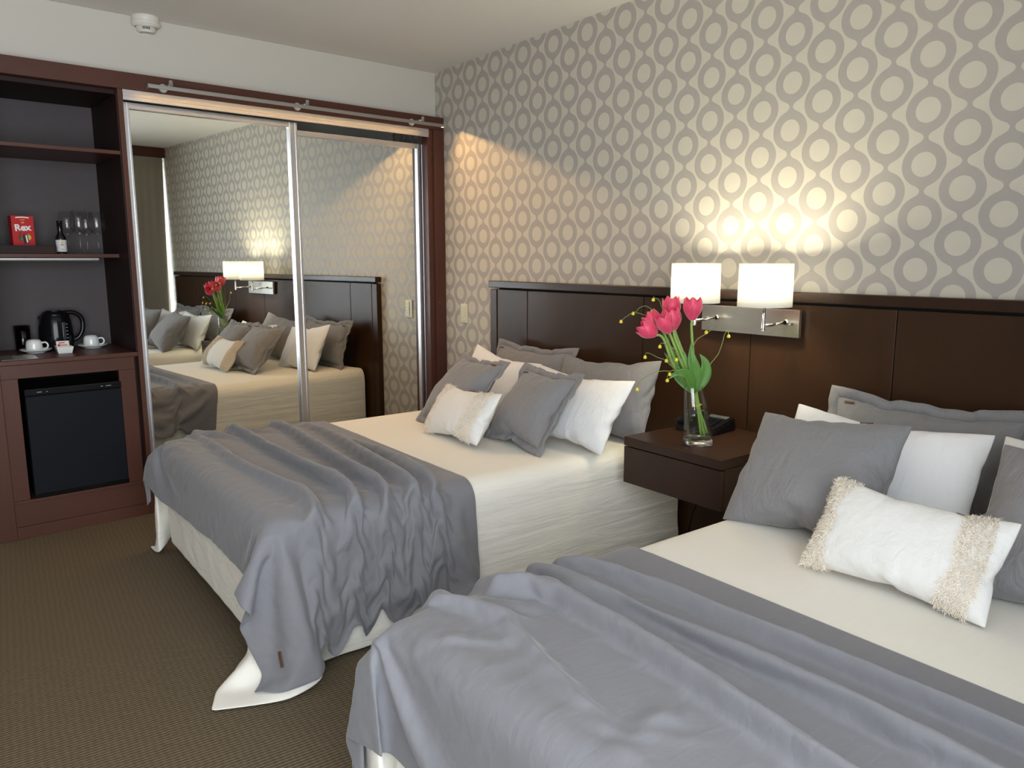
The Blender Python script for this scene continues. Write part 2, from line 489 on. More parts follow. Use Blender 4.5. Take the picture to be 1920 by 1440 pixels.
# pelmet board and the drawn brown curtain by the wallpaper
pel = box('pelmet', (-4.3, -.004, -4.76, -4.735, 2.42, H - .002), M_REDH, bev=.002)
tag(pel, 'brown wooden pelmet board above the brown curtain, seen in the mirror', 'pelmet')
cv, cf = [], []
nx, nz = 100, 12
for i in range(nx + 1):
    for j in range(nz + 1):
        x = -.012 - .062 * (1 - j / nz) - CURT * i / nx
        z = .03 + (2.46 - .03) * j / nz
        y = -4.80 + .004 * math.sin(i * .42) * (1 - .4 * j / nz) + .0012 * math.sin(i * 1.3 + 1)
        cv.append((x, y, z))
cf = [(i * (nz + 1) + j, (i + 1) * (nz + 1) + j, (i + 1) * (nz + 1) + j + 1, i * (nz + 1) + j + 1) for i in range(nx) for j in range(nz)]
cur = mesh_obj('curtain', cv, cf, M_CURTAIN, None, True)
sm = cur.modifiers.new('thick', 'SOLIDIFY'); sm.thickness = .004
tag(cur, 'brown opaque curtain hanging under the pelmet, reflected at the left of the mirror', 'curtain')

# smoke detector on the ceiling
t = thing('smoke_detector', (-1.765, -.09, H), 'white round smoke detector on the ceiling above the wardrobe', 'smoke detector')
lathe('base', [(0, 0), (.062, 0), (.064, -.003), (.064, -.028), (.060, -.030), (0, -.030)], M_PLASTW, t, 40)
lathe('collar', [(0, -.030), (.067, -.030), (.070, -.034), (.066, -.044), (.050, -.050), (0, -.050)], M_PLASTW, t, 40)
lathe('sensor_head', [(0, -.05), (.046, -.05), (.044, -.068), (.030, -.075), (0, -.076)], M_PLASTW, t, 40)
for k in range(5):
    a = R(-118 + k * 9)
    Mx = Matrix.Translation((.0455 * math.cos(a), .0455 * math.sin(a), -.0595)) @ Matrix.Rotation(a, 4, 'Z')
    box('vent_slot', (-.001, .0012, -.0018, .0018, -.006, .006), M_PRINTK, t, bev=0, M=Mx)

# wall switch by the headboard
t = thing('wall_switch', (0, -.2885, .983), 'cream wall switch plate between the wardrobe and the headboard', 'light switch')
box('plate', (-.008, -.0002, -.039, .039, -.062, .062), M_SWITCH, t, bev=.003)
box('insert', (-.0095, -.006, -.024, .012, -.052, .052), M_SWITCH, t, bev=.001)
for k in range(5):
    z = -.041 + k * .0205
    box('rocker', (-.0125, -.008, -.023, .011, z - .0095, z + .0095), M_SWITCH, t, bev=.0015)

# ------------------------------------------------------------------ wardrobe
F0 = -.067
war = thing('wardrobe', (0, 0, 0), 'red-brown built-in wardrobe with open niche and sliding mirror doors', 'wardrobe', G)
S0 = -2.643
def wb(name, d, m=M_RED, bev=.0015, parent=None): return box(name, d, m, parent or war, bev=bev)
wb('fascia', (S0, -.0045, F0, .034, 2.151, 2.2305), M_REDH)
wb('side_panel', (-.085, -.0045, F0, .034, .0005, 2.1505))
wb('jamb', (-.124, -.0852, -.050, .012, .0005, 2.1505))
wb('side_panel', (S0, -2.545, F0, .60, .0005, 2.1505))
wb('divider', (-1.945, -1.922, F0, .60, .0005, 2.1505))
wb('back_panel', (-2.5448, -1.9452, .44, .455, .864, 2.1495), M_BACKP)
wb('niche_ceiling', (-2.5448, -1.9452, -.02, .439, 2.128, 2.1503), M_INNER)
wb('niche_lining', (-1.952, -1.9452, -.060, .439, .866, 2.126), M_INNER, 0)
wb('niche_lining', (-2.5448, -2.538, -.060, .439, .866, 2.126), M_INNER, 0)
wb('shelf', (-2.537, -1.953, F0 + .002, .438, 1.838, 1.856), M_REDH)
wb('shelf', (-2.537, -1.953, .108, .438, 1.339, 1.358), M_REDH)
wb('counter', (-2.5445, -1.9455, F0, .46, .841, .863), M_REDH, .003)
wb('rail', (-2.5445, -1.964, -.058, -.03, .776, .8405), M_REDH)
wb('stile', (-2.5445, -2.476, -.058, -.03, .187, .7755))
wb('stile', (-2.041, -1.964, -.058, -.03, .187, .7755))
wb('recess_strip', (-1.9635, -1.9455, -.020, -.005, .187, .8405), M_INNER)
wb('ledge', (-2.5445, -1.9455, -.062, .45, .172, .1865), M_REDH)
wb('base_panel', (-2.5445, -1.9455, -.056, -.03, .058, .1715), M_REDH)
wb('plinth', (-2.5445, -1.9455, -.064, -.03, .0005, .0575), M_REDH)
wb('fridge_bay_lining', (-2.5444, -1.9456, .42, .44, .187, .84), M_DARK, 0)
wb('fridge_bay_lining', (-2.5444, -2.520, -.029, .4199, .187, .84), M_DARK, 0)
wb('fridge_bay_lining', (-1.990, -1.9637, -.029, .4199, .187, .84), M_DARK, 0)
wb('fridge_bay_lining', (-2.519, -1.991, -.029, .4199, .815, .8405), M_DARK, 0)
wb('back_board', (-1.9215, -.0852, .55, .57, .0005, 2.1505), M_INNER, 0)
# red pilot dot on the right post
lathe('red_button', [(0, .004), (.004, .0035), (.005, 0), (.005, -.002)], M_PRINTR, war, 12, Matrix.Translation((-.061, F0, 1.046)) @ Matrix.Rotation(R(90), 4, 'X'))
# track
tr = bmesh.new()
bm_box(tr, -1.9215, -.1245, F0 - .002, F0 + .004, 2.100, 2.1495, .001)
bm_box(tr, -1.9215, -.1245, F0 - .004, F0 + .001, 2.118, 2.134, .001)
bm_box(tr, -1.9215, -.1245, F0 + .004, .06, 2.138, 2.1495, 0)
bm_obj('top_track', tr, M_ALU, war)
tr = bmesh.new(); bm_box(tr, -1.9215, -.1245, F0, .06, .0005, .022, .002)
bm_obj('bottom_track', tr, M_ALU, war)

def stile(par, s0, s1, f, b, z0, z1):
    bm = bmesh.new(); w = s1 - s0
    bm_box(bm, s0, s1, f + .004, b, z0, z1, .001)
    bm_box(bm, s0, s0 + w * .3, f, f + .006, z0, z1, .002)
    bm_box(bm, s1 - w * .3, s1, f, f + .006, z0, z1, .002)
    return bm_obj('stile', bm, M_ALU, par)
def door(s0, s1, f, zt, ml):
    d = box('mirror_door', (s0 + .002, s1 - .002, ml + .001, ml + .012, .03, zt), M_DARK, war, bev=0)
    tag(d, 'mirrored sliding door in an aluminium frame')
    stile(d, s0, s0 + .036, f, ml + .013, .028, zt); stile(d, s1 - .048, s1, f, ml + .013, .028, zt)
    box('top_rail', (s0 + .036, s1 - .048, f + .002, ml + .013, zt - .030, zt), M_ALU, d, bev=.001)
    box('bottom_rail', (s0 + .036, s1 - .048, f + .002, ml + .013, .028, .085), M_ALU, d, bev=.001)
    box('mirror_glass', (s0 + .030, s1 - .040, ml, ml + .0009, .08, zt - .025), M_MIRROR, d, bev=0)
door(-1.921, -.998, -.022, 2.099, 0.0)
door(-1.035, -.1055 - .0, .020, 2.066, .038)

# strip lamp over the mirrors
t = thing('strip_lamp', W(-.976, -.2, 2.150), 'long slim aluminium strip lamp on brackets above the mirror doors', 'lamp', G)
HL = .868
bm = bmesh.new()
bm_box(bm, -HL, HL, -.016, .014, .004, .012, .002)           # top of the channel
bm_box(bm, -HL, HL, -.016, -.0135, -.0065, .005, .0008)      # front lip
bm_box(bm, -HL, HL, .0115, .014, -.002, .005, .0008)         # back lip
bm_box(bm, -HL, -HL + .003, -.016, .014, -.0065, .012, .0005)
bm_box(bm, HL - .003, HL, -.016, .014, -.0065, .012, .0005)
bm_obj('channel', bm, M_DULLALU, t)
box('diffuser', (-HL + .004, HL - .004, .0055, .0105, .0022, .0035), plain('strip_diffuser', (.9, .8, .6), .5, emis=(1, .62, .30), estr=6), t, bev=0)
for s in (-.757, -.041, .72):
    br = bmesh.new()
    bm_box(br, s - .006, s + .006, 0, .125, .020, .030, .003)
    bm_obj('bracket_arm', br, M_ALU, t)
    lathe('wall_disc', [(0, 0), (.020, 0), (.022, .003), (.021, .007), (0, .008)], M_PLASTW, t, 24, Matrix.Translation((s, .1325, .026)) @ Matrix.Rotation(R(90), 4, 'X'))
    lathe('bracket_post', [(0, 0), (.0085, 0), (.0085, .028), (.007, .030), (0, .030)], M_ALU, t, 16, Matrix.Translation((s, 0, .012)))
sl = area_light('strip_light', (0, 0, 0), (0, 0, 0), 2 * HL - .02, .004, 15, (1, .60, .25), spread=R(150))
sl.parent = t; sl.location = (0, .008, .0018); sl.rotation_euler = (R(-40), 0, 0)

# ------------------------------------------------------------------ headboard
YH0, YH1, TH = -.630, -4.600, .042
hb = thing('headboard', (0, (YH0 + YH1) / 2, 0), 'long dark brown panelled wooden headboard behind both beds', 'headboard')
oy = (YH0 + YH1) / 2
def hbx(name, d, m=M_HEAD, bev=.002): return box(name, (d[0], d[1], d[2] - oy, d[3] - oy, d[4], d[5]), m, hb, bev)
hbx('top_cap', (-TH - .012, -.0015, YH1, YH0, 1.162, 1.2013), M_NS, .003)
hbx('post', (-TH, -.0015, YH0 - .068, YH0 - .004, .001, 1.150))
hbx('post', (-TH, -.0015, YH1 + .004, YH1 + .068, .001, 1.150))
hbx('backing', (-.020, -.0015, YH1 + .069, YH0 - .069, .001, 1.1615), M_DARK, 0)
edges = [YH0 - .074, -.996, -1.894, -2.502, -3.105, -3.99, YH1 + .074]
for a, b_ in zip(edges, edges[1:]):
    hbx('panel', (-TH + .002, -.0205, b_ + .002, a - .002, .001, 1.152), M_HEAD, .0025)

# ------------------------------------------------------------------ nightstand
NX0, NY0, NY1, NZ = -.5355, -2.268, -2.758, .610
ns = thing('nightstand', (-.30, (NY0 + NY1) / 2, .42), 'dark brown floating nightstand with one drawer between the beds', 'nightstand')
def nsx(name, d, m=M_NS, bev=.0015): return box(name, (d[0] + .30, d[1] + .30, d[2] - (NY0 + NY1) / 2, d[3] - (NY0 + NY1) / 2, d[4] - .42, d[5] - .42), m, ns, bev)
nsx('top', (NX0, -TH - .0005, NY1, NY0, .573, NZ), M_NS, .002)
nsx('drawer_front', (NX0 + .001, NX0 + .021, NY1 + .001, NY0 - .001, .417, .569))
nsx('carcass', (NX0 + .024, -TH - .0005, NY1 + .001, NY0 - .001, .417, .5725))
cord = tube('power_cord', catmull([(-.09, -2.40, .417), (-.10, -2.33, .30), (-.10, -2.275, .16), (-.105, -2.26, .004), (-.08, -2.30, .004)]), .003, M_BLACKP)
tag(cord, 'thin black power cord hanging under the nightstand', 'cord')

# ------------------------------------------------------------------ draped cloth and pillow shapes (steps between neighbouring points)
SHAPES = {}
SHAPES['sheet'] = ((44, 43, 3), 0.002, [
-32,0,-1,0,0,0,0,0,0,1,-1,0,-1,0,0,0,0,0,0,0,0,0,0,0,0,0,0,0,0,0,0,0,0,1,0,0,0,0,0,0,0,0,0,-28,0,1,0,0,0,0,0,0,-1,1,0,1,0,0,0,0,
0,0,0,0,0,0,0,0,0,0,0,0,0,0,0,0,-1,0,0,0,0,0,0,0,0,0,-27,0,0,0,0,0,0,0,0,0,0,0,0,0,0,0,0,0,0,0,0,0,0,0,0,0,0,0,0,0,0,0,0,0,
0,0,0,0,-1,0,0,0,0,-27,0,0,0,0,0,0,0,0,0,0,0,0,0,0,0,0,0,0,-1,0,0,0,0,0,0,0,0,0,0,0,0,0,0,0,0,0,0,1,0,0,0,0,-28,0,0,0,0,0,0,0,
0,0,0,0,0,0,0,0,0,0,0,1,0,0,0,0,0,0,0,0,0,0,0,0,0,0,0,0,0,0,0,0,0,0,0,-27,0,0,0,0,0,0,0,0,0,0,0,0,0,0,0,0,0,0,0,0,0,0,0,0,
0,0,0,0,0,0,0,0,0,0,0,0,0,0,0,0,0,0,-27,0,0,0,0,0,0,0,0,0,0,0,0,0,0,0,0,0,0,0,0,0,0,0,0,0,0,0,0,0,0,0,0,0,0,0,-1,0,0,0,0,0,
0,-27,0,0,0,0,0,0,0,0,0,0,0,0,-1,0,0,0,0,0,0,0,0,0,0,0,0,0,0,0,0,0,0,0,0,0,0,1,0,0,0,0,0,0,-28,0,0,0,0,0,0,0,0,0,0,0,0,1,0,0,
0,0,0,0,0,0,0,0,0,0,0,0,0,0,0,0,0,0,0,0,0,0,0,0,0,0,0,-27,0,0,0,0,0,0,0,0,0,0,0,0,0,0,0,0,0,0,0,0,0,0,0,0,0,0,0,0,0,0,0,0,
0,0,0,0,0,0,0,0,0,-1,-27,0,0,0,0,0,0,0,0,0,0,0,0,0,0,0,0,0,0,0,0,0,0,0,-1,0,0,0,0,0,0,0,0,0,0,0,0,0,0,0,0,0,1,-27,-1,0,0,0,0,0,
0,0,0,0,0,0,0,0,0,0,0,0,0,0,0,0,0,1,0,0,0,0,0,0,0,0,0,0,0,0,0,0,0,0,0,0,-28,1,0,0,0,0,0,0,0,0,0,0,0,0,0,0,0,0,0,0,0,0,0,0,
0,0,0,0,0,0,0,0,0,0,0,0,0,0,0,0,0,0,0,-27,0,0,0,0,0,0,0,0,0,0,0,0,0,0,0,0,0,0,0,0,0,0,0,0,0,0,0,0,0,0,0,0,0,0,0,0,0,-1,0,0,
0,0,-27,0,0,0,0,0,0,0,0,0,0,0,0,0,0,-1,0,0,0,0,0,0,0,0,0,0,0,0,0,0,0,0,0,0,0,0,0,0,1,0,0,0,0,-27,-1,0,0,0,0,0,0,0,0,0,0,0,0,0,
1,0,0,0,0,0,0,0,0,0,0,0,0,0,0,0,0,0,0,0,0,0,0,0,0,0,0,0,-28,1,0,0,0,0,0,0,0,0,0,0,0,0,0,0,0,0,0,0,0,0,0,0,0,0,0,0,0,0,0,0,
0,0,0,0,0,0,0,0,0,0,0,-27,0,0,0,0,0,0,0,0,0,0,0,0,0,0,0,0,0,0,0,0,0,0,0,0,0,-1,0,0,0,0,0,0,0,0,0,0,0,0,0,0,0,0,-27,0,0,0,0,0,
0,0,-1,0,0,0,0,0,0,0,0,0,0,0,0,0,0,0,0,0,1,0,0,0,0,0,0,0,0,0,0,0,0,0,0,0,0,-27,-1,0,0,0,0,0,0,1,0,0,0,0,0,0,0,0,0,0,0,0,0,0,
0,0,0,0,0,0,0,0,0,0,0,0,0,0,0,0,0,0,0,0,-28,1,0,0,0,0,0,0,0,0,0,0,0,0,0,0,0,0,0,0,0,0,0,0,0,0,0,0,0,0,0,0,0,0,0,0,0,0,0,0,
0,0,0,-27,0,0,0,0,0,0,0,0,0,0,0,0,0,-1,0,0,0,0,0,0,0,0,0,0,0,0,0,0,0,0,0,0,0,0,0,0,0,0,0,0,0,0,-27,0,0,-1,0,0,0,0,0,0,0,0,0,0,
1,0,0,0,0,0,0,0,0,0,0,0,0,0,0,0,0,0,0,0,0,0,0,0,0,0,0,0,0,-28,0,0,1,0,0,0,0,0,0,0,0,0,0,0,0,0,0,0,0,0,0,0,0,0,0,0,0,0,0,0,
0,0,0,0,0,0,0,0,0,0,0,0,-27,0,0,0,0,0,0,0,0,0,0,0,0,0,0,0,0,0,0,0,0,0,0,0,-1,0,0,0,0,0,0,0,0,0,1,0,-1,0,0,0,0,0,0,-27,0,0,0,0,
0,0,0,0,0,-1,0,0,0,0,0,0,0,0,0,0,0,0,0,1,0,0,0,0,0,0,0,0,0,-1,0,1,0,0,0,0,0,0,-27,-1,0,0,0,0,0,0,0,0,1,0,0,0,0,0,0,0,0,0,0,0,
0,0,0,0,0,0,0,0,0,0,0,0,0,0,0,0,0,0,0,0,0,-28,1,0,0,0,0,0,0,0,0,0,0,0,0,0,0,0,0,0,0,0,0,0,0,0,0,0,0,0,0,0,0,0,0,0,0,0,0,0,
0,0,0,0,-27,0,0,0,0,0,0,0,0,0,0,-1,0,0,0,0,0,0,0,0,0,0,0,0,0,0,0,0,0,0,0,0,0,0,0,0,0,0,0,0,0,0,0,-27,0,0,0,0,0,-1,0,0,0,0,1,0,
0,0,0,0,0,0,0,0,0,0,0,0,0,0,0,0,0,0,0,0,0,0,0,0,0,0,0,0,0,0,-27,-1,0,0,0,0,1,0,0,0,0,0,0,0,0,0,0,0,0,0,0,0,0,0,0,0,0,0,0,0,
0,0,0,0,0,0,0,0,0,0,0,0,0,-27,0,0,0,0,0,0,0,0,0,0,-1,0,1,0,0,0,0,0,0,0,0,0,0,0,-1,0,0,0,0,0,0,0,0,0,1,0,0,0,0,0,0,0,-28,1,0,0,
0,0,0,0,0,0,-1,1,0,-1,0,0,0,0,0,0,0,0,0,0,0,1,0,0,0,0,0,0,0,0,0,-1,0,1,1,1,0,-1,0,-24,-3,0,0,0,0,0,0,0,-1,1,0,0,0,0,0,0,0,0,0,0,
0,0,0,0,0,0,0,0,0,0,0,0,0,0,0,2,-1,0,-1,0,2,0,-26,7,-4,-2,-2,-1,-1,1,0,1,-1,0,1,0,0,0,0,0,0,0,0,0,0,0,0,0,0,-1,0,0,0,0,0,0,0,1,0,1,
3,3,2,1,1,-5,-8,9,5,0,-1,-4,-9,-5,-6,-3,2,0,0,0,0,0,0,0,-1,0,0,0,0,0,1,-1,1,0,0,0,0,0,0,-2,2,1,2,1,3,-2,-2,2,21,-7,-15,-7,-4,-7,-2,8,0,-6,10,-1,
-1,0,1,0,0,0,0,1,0,0,0,0,0,-1,1,0,0,0,0,0,-1,0,6,-17,-2,3,2,-1,1,0,2,-15,1,-2,-5,2,11,7,-14,-8,27,-3,-1,0,0,-1,0,1,0,0,0,0,0,0,0,0,0,0,0,0,
0,0,0,1,-1,-1,7,-16,-5,-1,-7,3,5,0,-26,3,7,13,5,-10,-15,3,19,2,-1,-4,5,0,-1,0,-1,1,0,0,0,0,0,0,-1,1,0,0,0,0,0,0,0,-1,0,8,-5,-5,-4,8,-8,-2,-6,-27,9,17,
-5,-9,-7,6,13,12,-8,-1,-1,-1,2,0,0,0,-1,1,0,-1,1,0,0,1,-1,0,0,0,0,0,0,-1,1,-1,7,-1,-4,-5,-4,7,0,1,-26,8,-3,3,-1,7,12,9,-9,3,-3,1,-4,2,1,0,0,1,-2,0,
2,-1,-1,1,0,-1,0,1,0,-1,1,0,0,0,0,5,2,-6,-1,-2,-2,0,0,-25,1,2,6,17,4,-1,5,-10,2,-1,1,-1,-2,2,0,0,-1,1,0,-1,1,0,0,0,0,0,0,-1,1,0,0,0,0,1,3,5,
-5,-3,-3,2,-4,2,-25,0,0,0,9,19,3,-6,0,1,-1,1,0,-2,0,0,1,0,0,0,1,-2,2,-1,-1,1,1,-1,0,0,0,0,0,1,0,1,0,3,-3,-2,-4,2,-3,-25,0,0,10,3,3,16,-7,1,2,-1,
-1,1,-1,-1,0,-1,1,0,0,0,0,0,0,1,-1,0,-1,2,-1,0,0,1,0,0,1,3,0,-4,0,-3,-4,1,-347,-2,3,1,0,0,-1,0,1,7,23,26,27,27,27,26,27,27,27,26,27,27,27,26,27,27,27,26,
27,27,27,26,27,27,27,14,4,0,0,0,0,0,0,-1,1,-1,0,0,1,1,0,-1,-1,0,1,0,0,0,0,0,0,0,0,0,0,0,0,0,0,0,0,0,0,0,0,0,0,0,3,-3,0,0,0,0,0,0,0,0,
-1,1,0,-1,0,1,0,0,0,0,0,0,0,0,0,0,0,0,0,0,0,0,0,0,0,0,0,0,0,0,0,0,0,0,0,0,0,0,0,0,0,0,0,0,-1,1,0,0,0,0,0,0,0,0,0,0,0,0,0,0,
0,0,0,0,0,0,0,0,0,0,0,0,0,0,0,-1,1,0,0,0,0,1,0,0,0,-1,1,0,0,0,0,0,0,0,0,0,0,0,0,0,0,0,0,0,0,0,0,0,0,0,0,0,0,0,0,0,0,0,0,0,
0,0,0,1,-2,0,0,1,-1,0,0,0,0,1,-1,0,0,0,0,0,0,0,0,0,0,0,0,0,0,0,0,0,0,0,0,0,0,0,0,0,0,0,0,0,0,0,-1,2,0,0,0,0,-1,1,0,0,-1,1,0,0,
0,0,0,0,0,0,0,0,0,0,0,0,0,0,0,0,0,0,0,0,0,0,0,0,0,0,0,0,0,0,-1,0,1,1,-1,1,-1,0,0,1,-1,0,0,0,0,0,0,0,0,0,0,0,0,0,0,0,0,0,0,0,
0,0,0,0,0,0,0,0,0,0,0,0,0,0,0,-1,-1,1,0,0,0,0,-1,1,0,0,0,0,0,0,-1,1,0,0,0,0,0,0,0,0,0,0,0,0,0,0,0,0,0,0,0,0,0,0,0,0,1,-1,1,0,
0,0,0,0,0,0,0,0,0,0,0,0,0,0,0,0,0,0,0,0,0,0,0,0,0,0,0,0,0,0,0,0,0,0,0,0,0,0,0,-1,2,-1,0,0,0,0,0,0,0,0,0,0,0,0,0,0,0,0,0,0,
0,0,0,0,0,0,0,0,0,0,0,0,0,0,0,0,0,0,0,0,0,0,1,-1,-1,0,0,0,0,0,0,1,-1,0,0,0,0,0,0,0,0,0,0,-1,1,0,0,0,0,0,0,0,0,0,0,0,0,0,0,0,
0,0,0,0,0,0,-1,2,0,0,0,0,0,0,0,0,0,0,0,0,0,0,0,0,0,0,0,0,0,0,0,0,0,0,0,0,0,0,0,0,0,0,0,0,0,0,0,0,-1,1,-1,0,0,0,0,0,0,-1,1,0,
0,0,0,0,0,0,0,0,0,0,0,0,0,-1,1,0,0,0,0,0,0,0,0,0,0,0,0,0,0,0,1,-1,1,-1,1,-1,0,0,-1,1,1,-1,0,0,0,0,0,0,0,0,0,0,0,0,0,0,0,0,0,0,
0,0,0,0,0,0,0,0,0,0,0,1,-1,-1,1,-1,1,-1,1,-1,1,1,-1,-1,1,0,0,0,0,0,0,0,0,0,0,0,0,0,0,0,0,0,0,-1,1,0,0,0,0,0,0,0,0,0,-1,1,0,0,0,1,
1,-1,1,-1,0,0,0,0,0,0,0,0,0,0,0,0,0,0,0,0,0,0,0,0,0,0,0,0,0,0,-1,1,0,0,0,0,0,0,1,-1,0,0,-1,0,0,0,-1,1,0,1,-1,0,0,0,0,0,0,0,0,0,
0,0,0,0,0,0,0,0,0,0,0,0,0,0,0,0,0,0,0,0,0,-1,1,1,-1,0,-1,1,0,1,-2,1,-1,1,0,0,0,0,0,0,0,0,0,0,0,0,0,0,0,0,0,0,0,0,0,0,0,0,0,0,
0,0,0,0,0,0,-1,1,1,1,-1,0,0,1,-1,1,-1,0,0,0,0,0,0,0,0,0,0,0,0,0,0,0,0,0,0,0,0,0,0,0,0,0,0,0,0,0,0,0,0,1,0,-2,-1,1,-1,1,0,0,0,0,
0,0,0,0,0,0,0,0,0,0,0,0,0,0,0,0,0,0,0,0,0,0,0,0,0,0,0,0,0,0,0,0,-1,0,1,1,-1,0,0,-1,1,0,0,0,0,0,0,0,0,0,0,0,0,0,0,0,0,0,0,0,
0,0,0,0,0,0,0,0,0,0,0,0,0,0,0,1,-1,0,-1,1,0,0,1,-1,-1,1,0,0,0,0,0,0,0,0,0,0,0,0,0,0,0,0,0,0,0,0,0,0,0,0,0,0,0,0,0,0,0,0,-1,2,
-1,0,0,1,-1,-1,1,1,-1,0,0,0,0,0,0,0,0,0,0,0,0,0,0,0,0,0,0,0,0,0,0,0,0,0,0,0,0,0,0,0,0,0,-1,1,0,0,0,0,0,0,-1,1,0,0,0,0,0,0,0,0,
0,0,0,0,0,0,0,0,0,0,0,0,0,0,0,0,0,0,0,0,0,0,0,0,0,0,1,0,0,-1,1,1,-1,1,-1,0,0,0,0,0,0,0,0,0,0,0,0,0,0,0,0,0,0,0,0,0,0,0,0,0,
0,0,0,0,0,0,0,0,1,-2,-1,1,0,0,0,0,-1,1,0,0,0,0,0,0,0,0,0,0,0,0,0,0,0,0,0,0,0,0,0,0,0,0,0,0,0,0,0,0,1,0,0,-1,1,0,0,1,-1,-1,1,0,
0,0,0,0,0,0,0,0,0,0,0,0,0,0,0,0,0,0,0,0,0,0,0,0,0,0,0,0,0,0,1,-1,-1,1,0,0,0,0,-1,1,0,0,0,0,0,0,0,0,0,-1,1,0,0,0,0,0,0,0,0,0,
0,0,0,0,0,0,0,0,0,0,0,0,0,-1,0,2,-1,0,1,0,0,1,-1,1,-1,1,-1,0,0,0,0,0,0,0,0,0,-1,1,0,0,0,0,0,0,0,0,0,0,0,0,0,0,0,0,0,0,0,0,-1,1,
0,0,-1,1,0,0,-1,1,-1,1,0,0,0,0,0,0,0,0,0,0,0,0,0,0,0,0,0,0,0,0,0,0,0,0,0,0,0,0,1,0,0,0,-2,2,2,2,-2,-1,-1,0,0,0,0,1,1,0,0,0,0,0,
0,0,0,0,0,0,0,0,0,0,0,0,0,0,0,0,0,0,0,0,0,-1,0,0,1,4,1,1,-2,3,-1,2,1,0,0,-1,-1,-1,0,0,0,0,0,0,0,0,0,0,0,0,0,0,0,0,0,0,0,0,1,-1,
0,0,0,0,0,2,6,2,-3,-1,1,-6,9,1,-2,-1,-1,0,0,-1,1,0,0,-1,1,0,0,0,0,0,0,0,0,0,0,0,0,0,0,0,0,0,0,0,0,1,-1,4,5,-2,-4,-2,9,2,-6,-9,4,3,3,2,
2,1,2,-4,1,1,0,0,0,0,0,0,0,0,0,0,0,0,0,0,0,0,0,0,0,0,0,0,1,-1,-2,-3,-8,3,3,-9,-3,-23,2,-3,-2,0,1,2,5,11,12,-4,-1,1,0,-1,0,0,0,0,0,0,0,0,
0,0,0,0,0,0,0,-1,1,0,0,-2,1,2,-3,8,3,-3,-5,-5,-19,-5,-3,3,6,9,10,13,-2,-10,0,-1,-1,0,0,0,0,1,-1,0,0,0,0,0,0,0,0,0,0,0,0,0,0,-1,0,-5,11,12,4,-3,
1,1,2,-9,6,-1,8,8,6,1,-12,-3,3,-7,-1,1,0,0,0,0,0,0,0,0,0,0,0,0,0,0,0,0,-1,1,0,0,0,-1,7,-17,0,0,12,12,9,2,-5,2,16,6,1,-6,-11,4,9,-23,7,1,-1,0,
0,0,0,0,0,0,0,0,0,0,0,-1,1,0,0,0,0,0,0,0,0,4,-9,-9,-2,-5,0,6,11,-4,19,5,0,-8,-9,10,7,-18,-5,2,1,0,0,0,0,0,0,0,0,0,-1,1,0,0,0,0,0,0,0,0,
0,0,0,1,-1,1,-14,8,3,-20,-2,-1,8,-1,6,1,-10,12,4,-6,-20,4,2,-1,1,0,0,0,0,0,0,0,0,0,0,0,0,0,0,0,0,0,0,0,-1,1,1,-1,2,-5,-15,8,22,-10,-20,10,1,-1,3,9,
-2,0,-20,-5,3,2,0,0,0,0,0,0,0,0,0,0,0,0,0,0,0,0,0,0,0,0,0,0,0,0,0,0,-1,-3,-12,2,20,13,11,0,1,-5,9,3,-8,-16,0,3,2,0,0,0,0,0,0,0,0,0,0,0,
0,0,0,0,0,0,-1,1,0,0,0,0,0,0,9,-5,0,-10,2,-5,21,11,0,0,2,0,2,-18,-2,0,5,-1,1,0,0,0,0,0,-1,1,0,0,0,0,0,0,0,0,0,0,0,0,0,0,0,-1,0,8,-1,-9,
6,-8,4,0,5,25,26,27,27,26,27,27,26,26,10,-2,-1,0,0,0,0,0,1,0,0,0,0,0,0,-1,0,0,0,0,0,0,0,2,-1,-19,-26,-26,-27,-27,-27,-26,-27,0,0,0,0,0,0,0,0,1,-1,3,2,1,
0,0,0,0,0,-1,0,0,0,0,0,0,1,0,0,0,0,0,0,0,-2,-2,-1,-1,0,0,0,0,0,0,0,0,0,0,0,0,0,0,0,0,0,0,0,0,0,0,0,0,0,0,0,0,0,0,0,0,0,0,0,0,
0,0,0,0,0,0,0,0,0,0,0,0,0,0,0,0,0,0,0,0,0,0,0,0,0,0,0,0,0,0,0,0,0,0,0,0,0,0,0,0,0,0,0,0,0,0,0,0,0,0,0,0,0,0,0,0,0,0,0,0,
0,0,0,0,0,0,0,0,0,0,0,0,0,0,0,0,0,0,0,0,0,0,0,0,0,0,0,0,0,0,0,0,0,0,0,0,0,0,0,0,0,0,0,0,0,0,0,0,0,0,0,0,0,0,0,0,0,0,0,0,
0,0,0,0,0,0,0,0,0,0,0,0,0,0,0,0,0,0,0,1,-1,0,0,0,0,0,0,0,0,0,0,0,0,0,0,0,0,0,0,0,0,0,0,0,0,0,0,0,0,0,0,0,0,0,0,0,0,0,1,-1,
0,0,0,0,0,0,0,0,0,0,0,0,0,0,0,0,0,0,0,0,0,0,0,0,0,0,0,0,0,0,0,0,0,0,0,0,0,0,0,0,0,0,0,0,0,0,0,0,0,0,0,0,0,0,0,0,0,0,0,0,
0,0,0,0,0,0,0,0,0,0,0,0,0,0,0,0,0,0,0,0,0,0,0,0,0,0,0,0,0,0,0,0,0,0,0,0,0,0,0,0,0,0,0,0,0,0,0,0,0,0,0,0,0,0,0,0,0,0,0,0,
0,0,0,0,0,0,0,0,0,0,0,0,0,0,0,0,0,0,0,0,0,0,0,0,0,0,0,0,0,0,0,0,0,0,0,0,0,0,0,0,0,0,0,0,0,0,0,0,0,0,0,0,0,0,0,0,0,0,0,0,
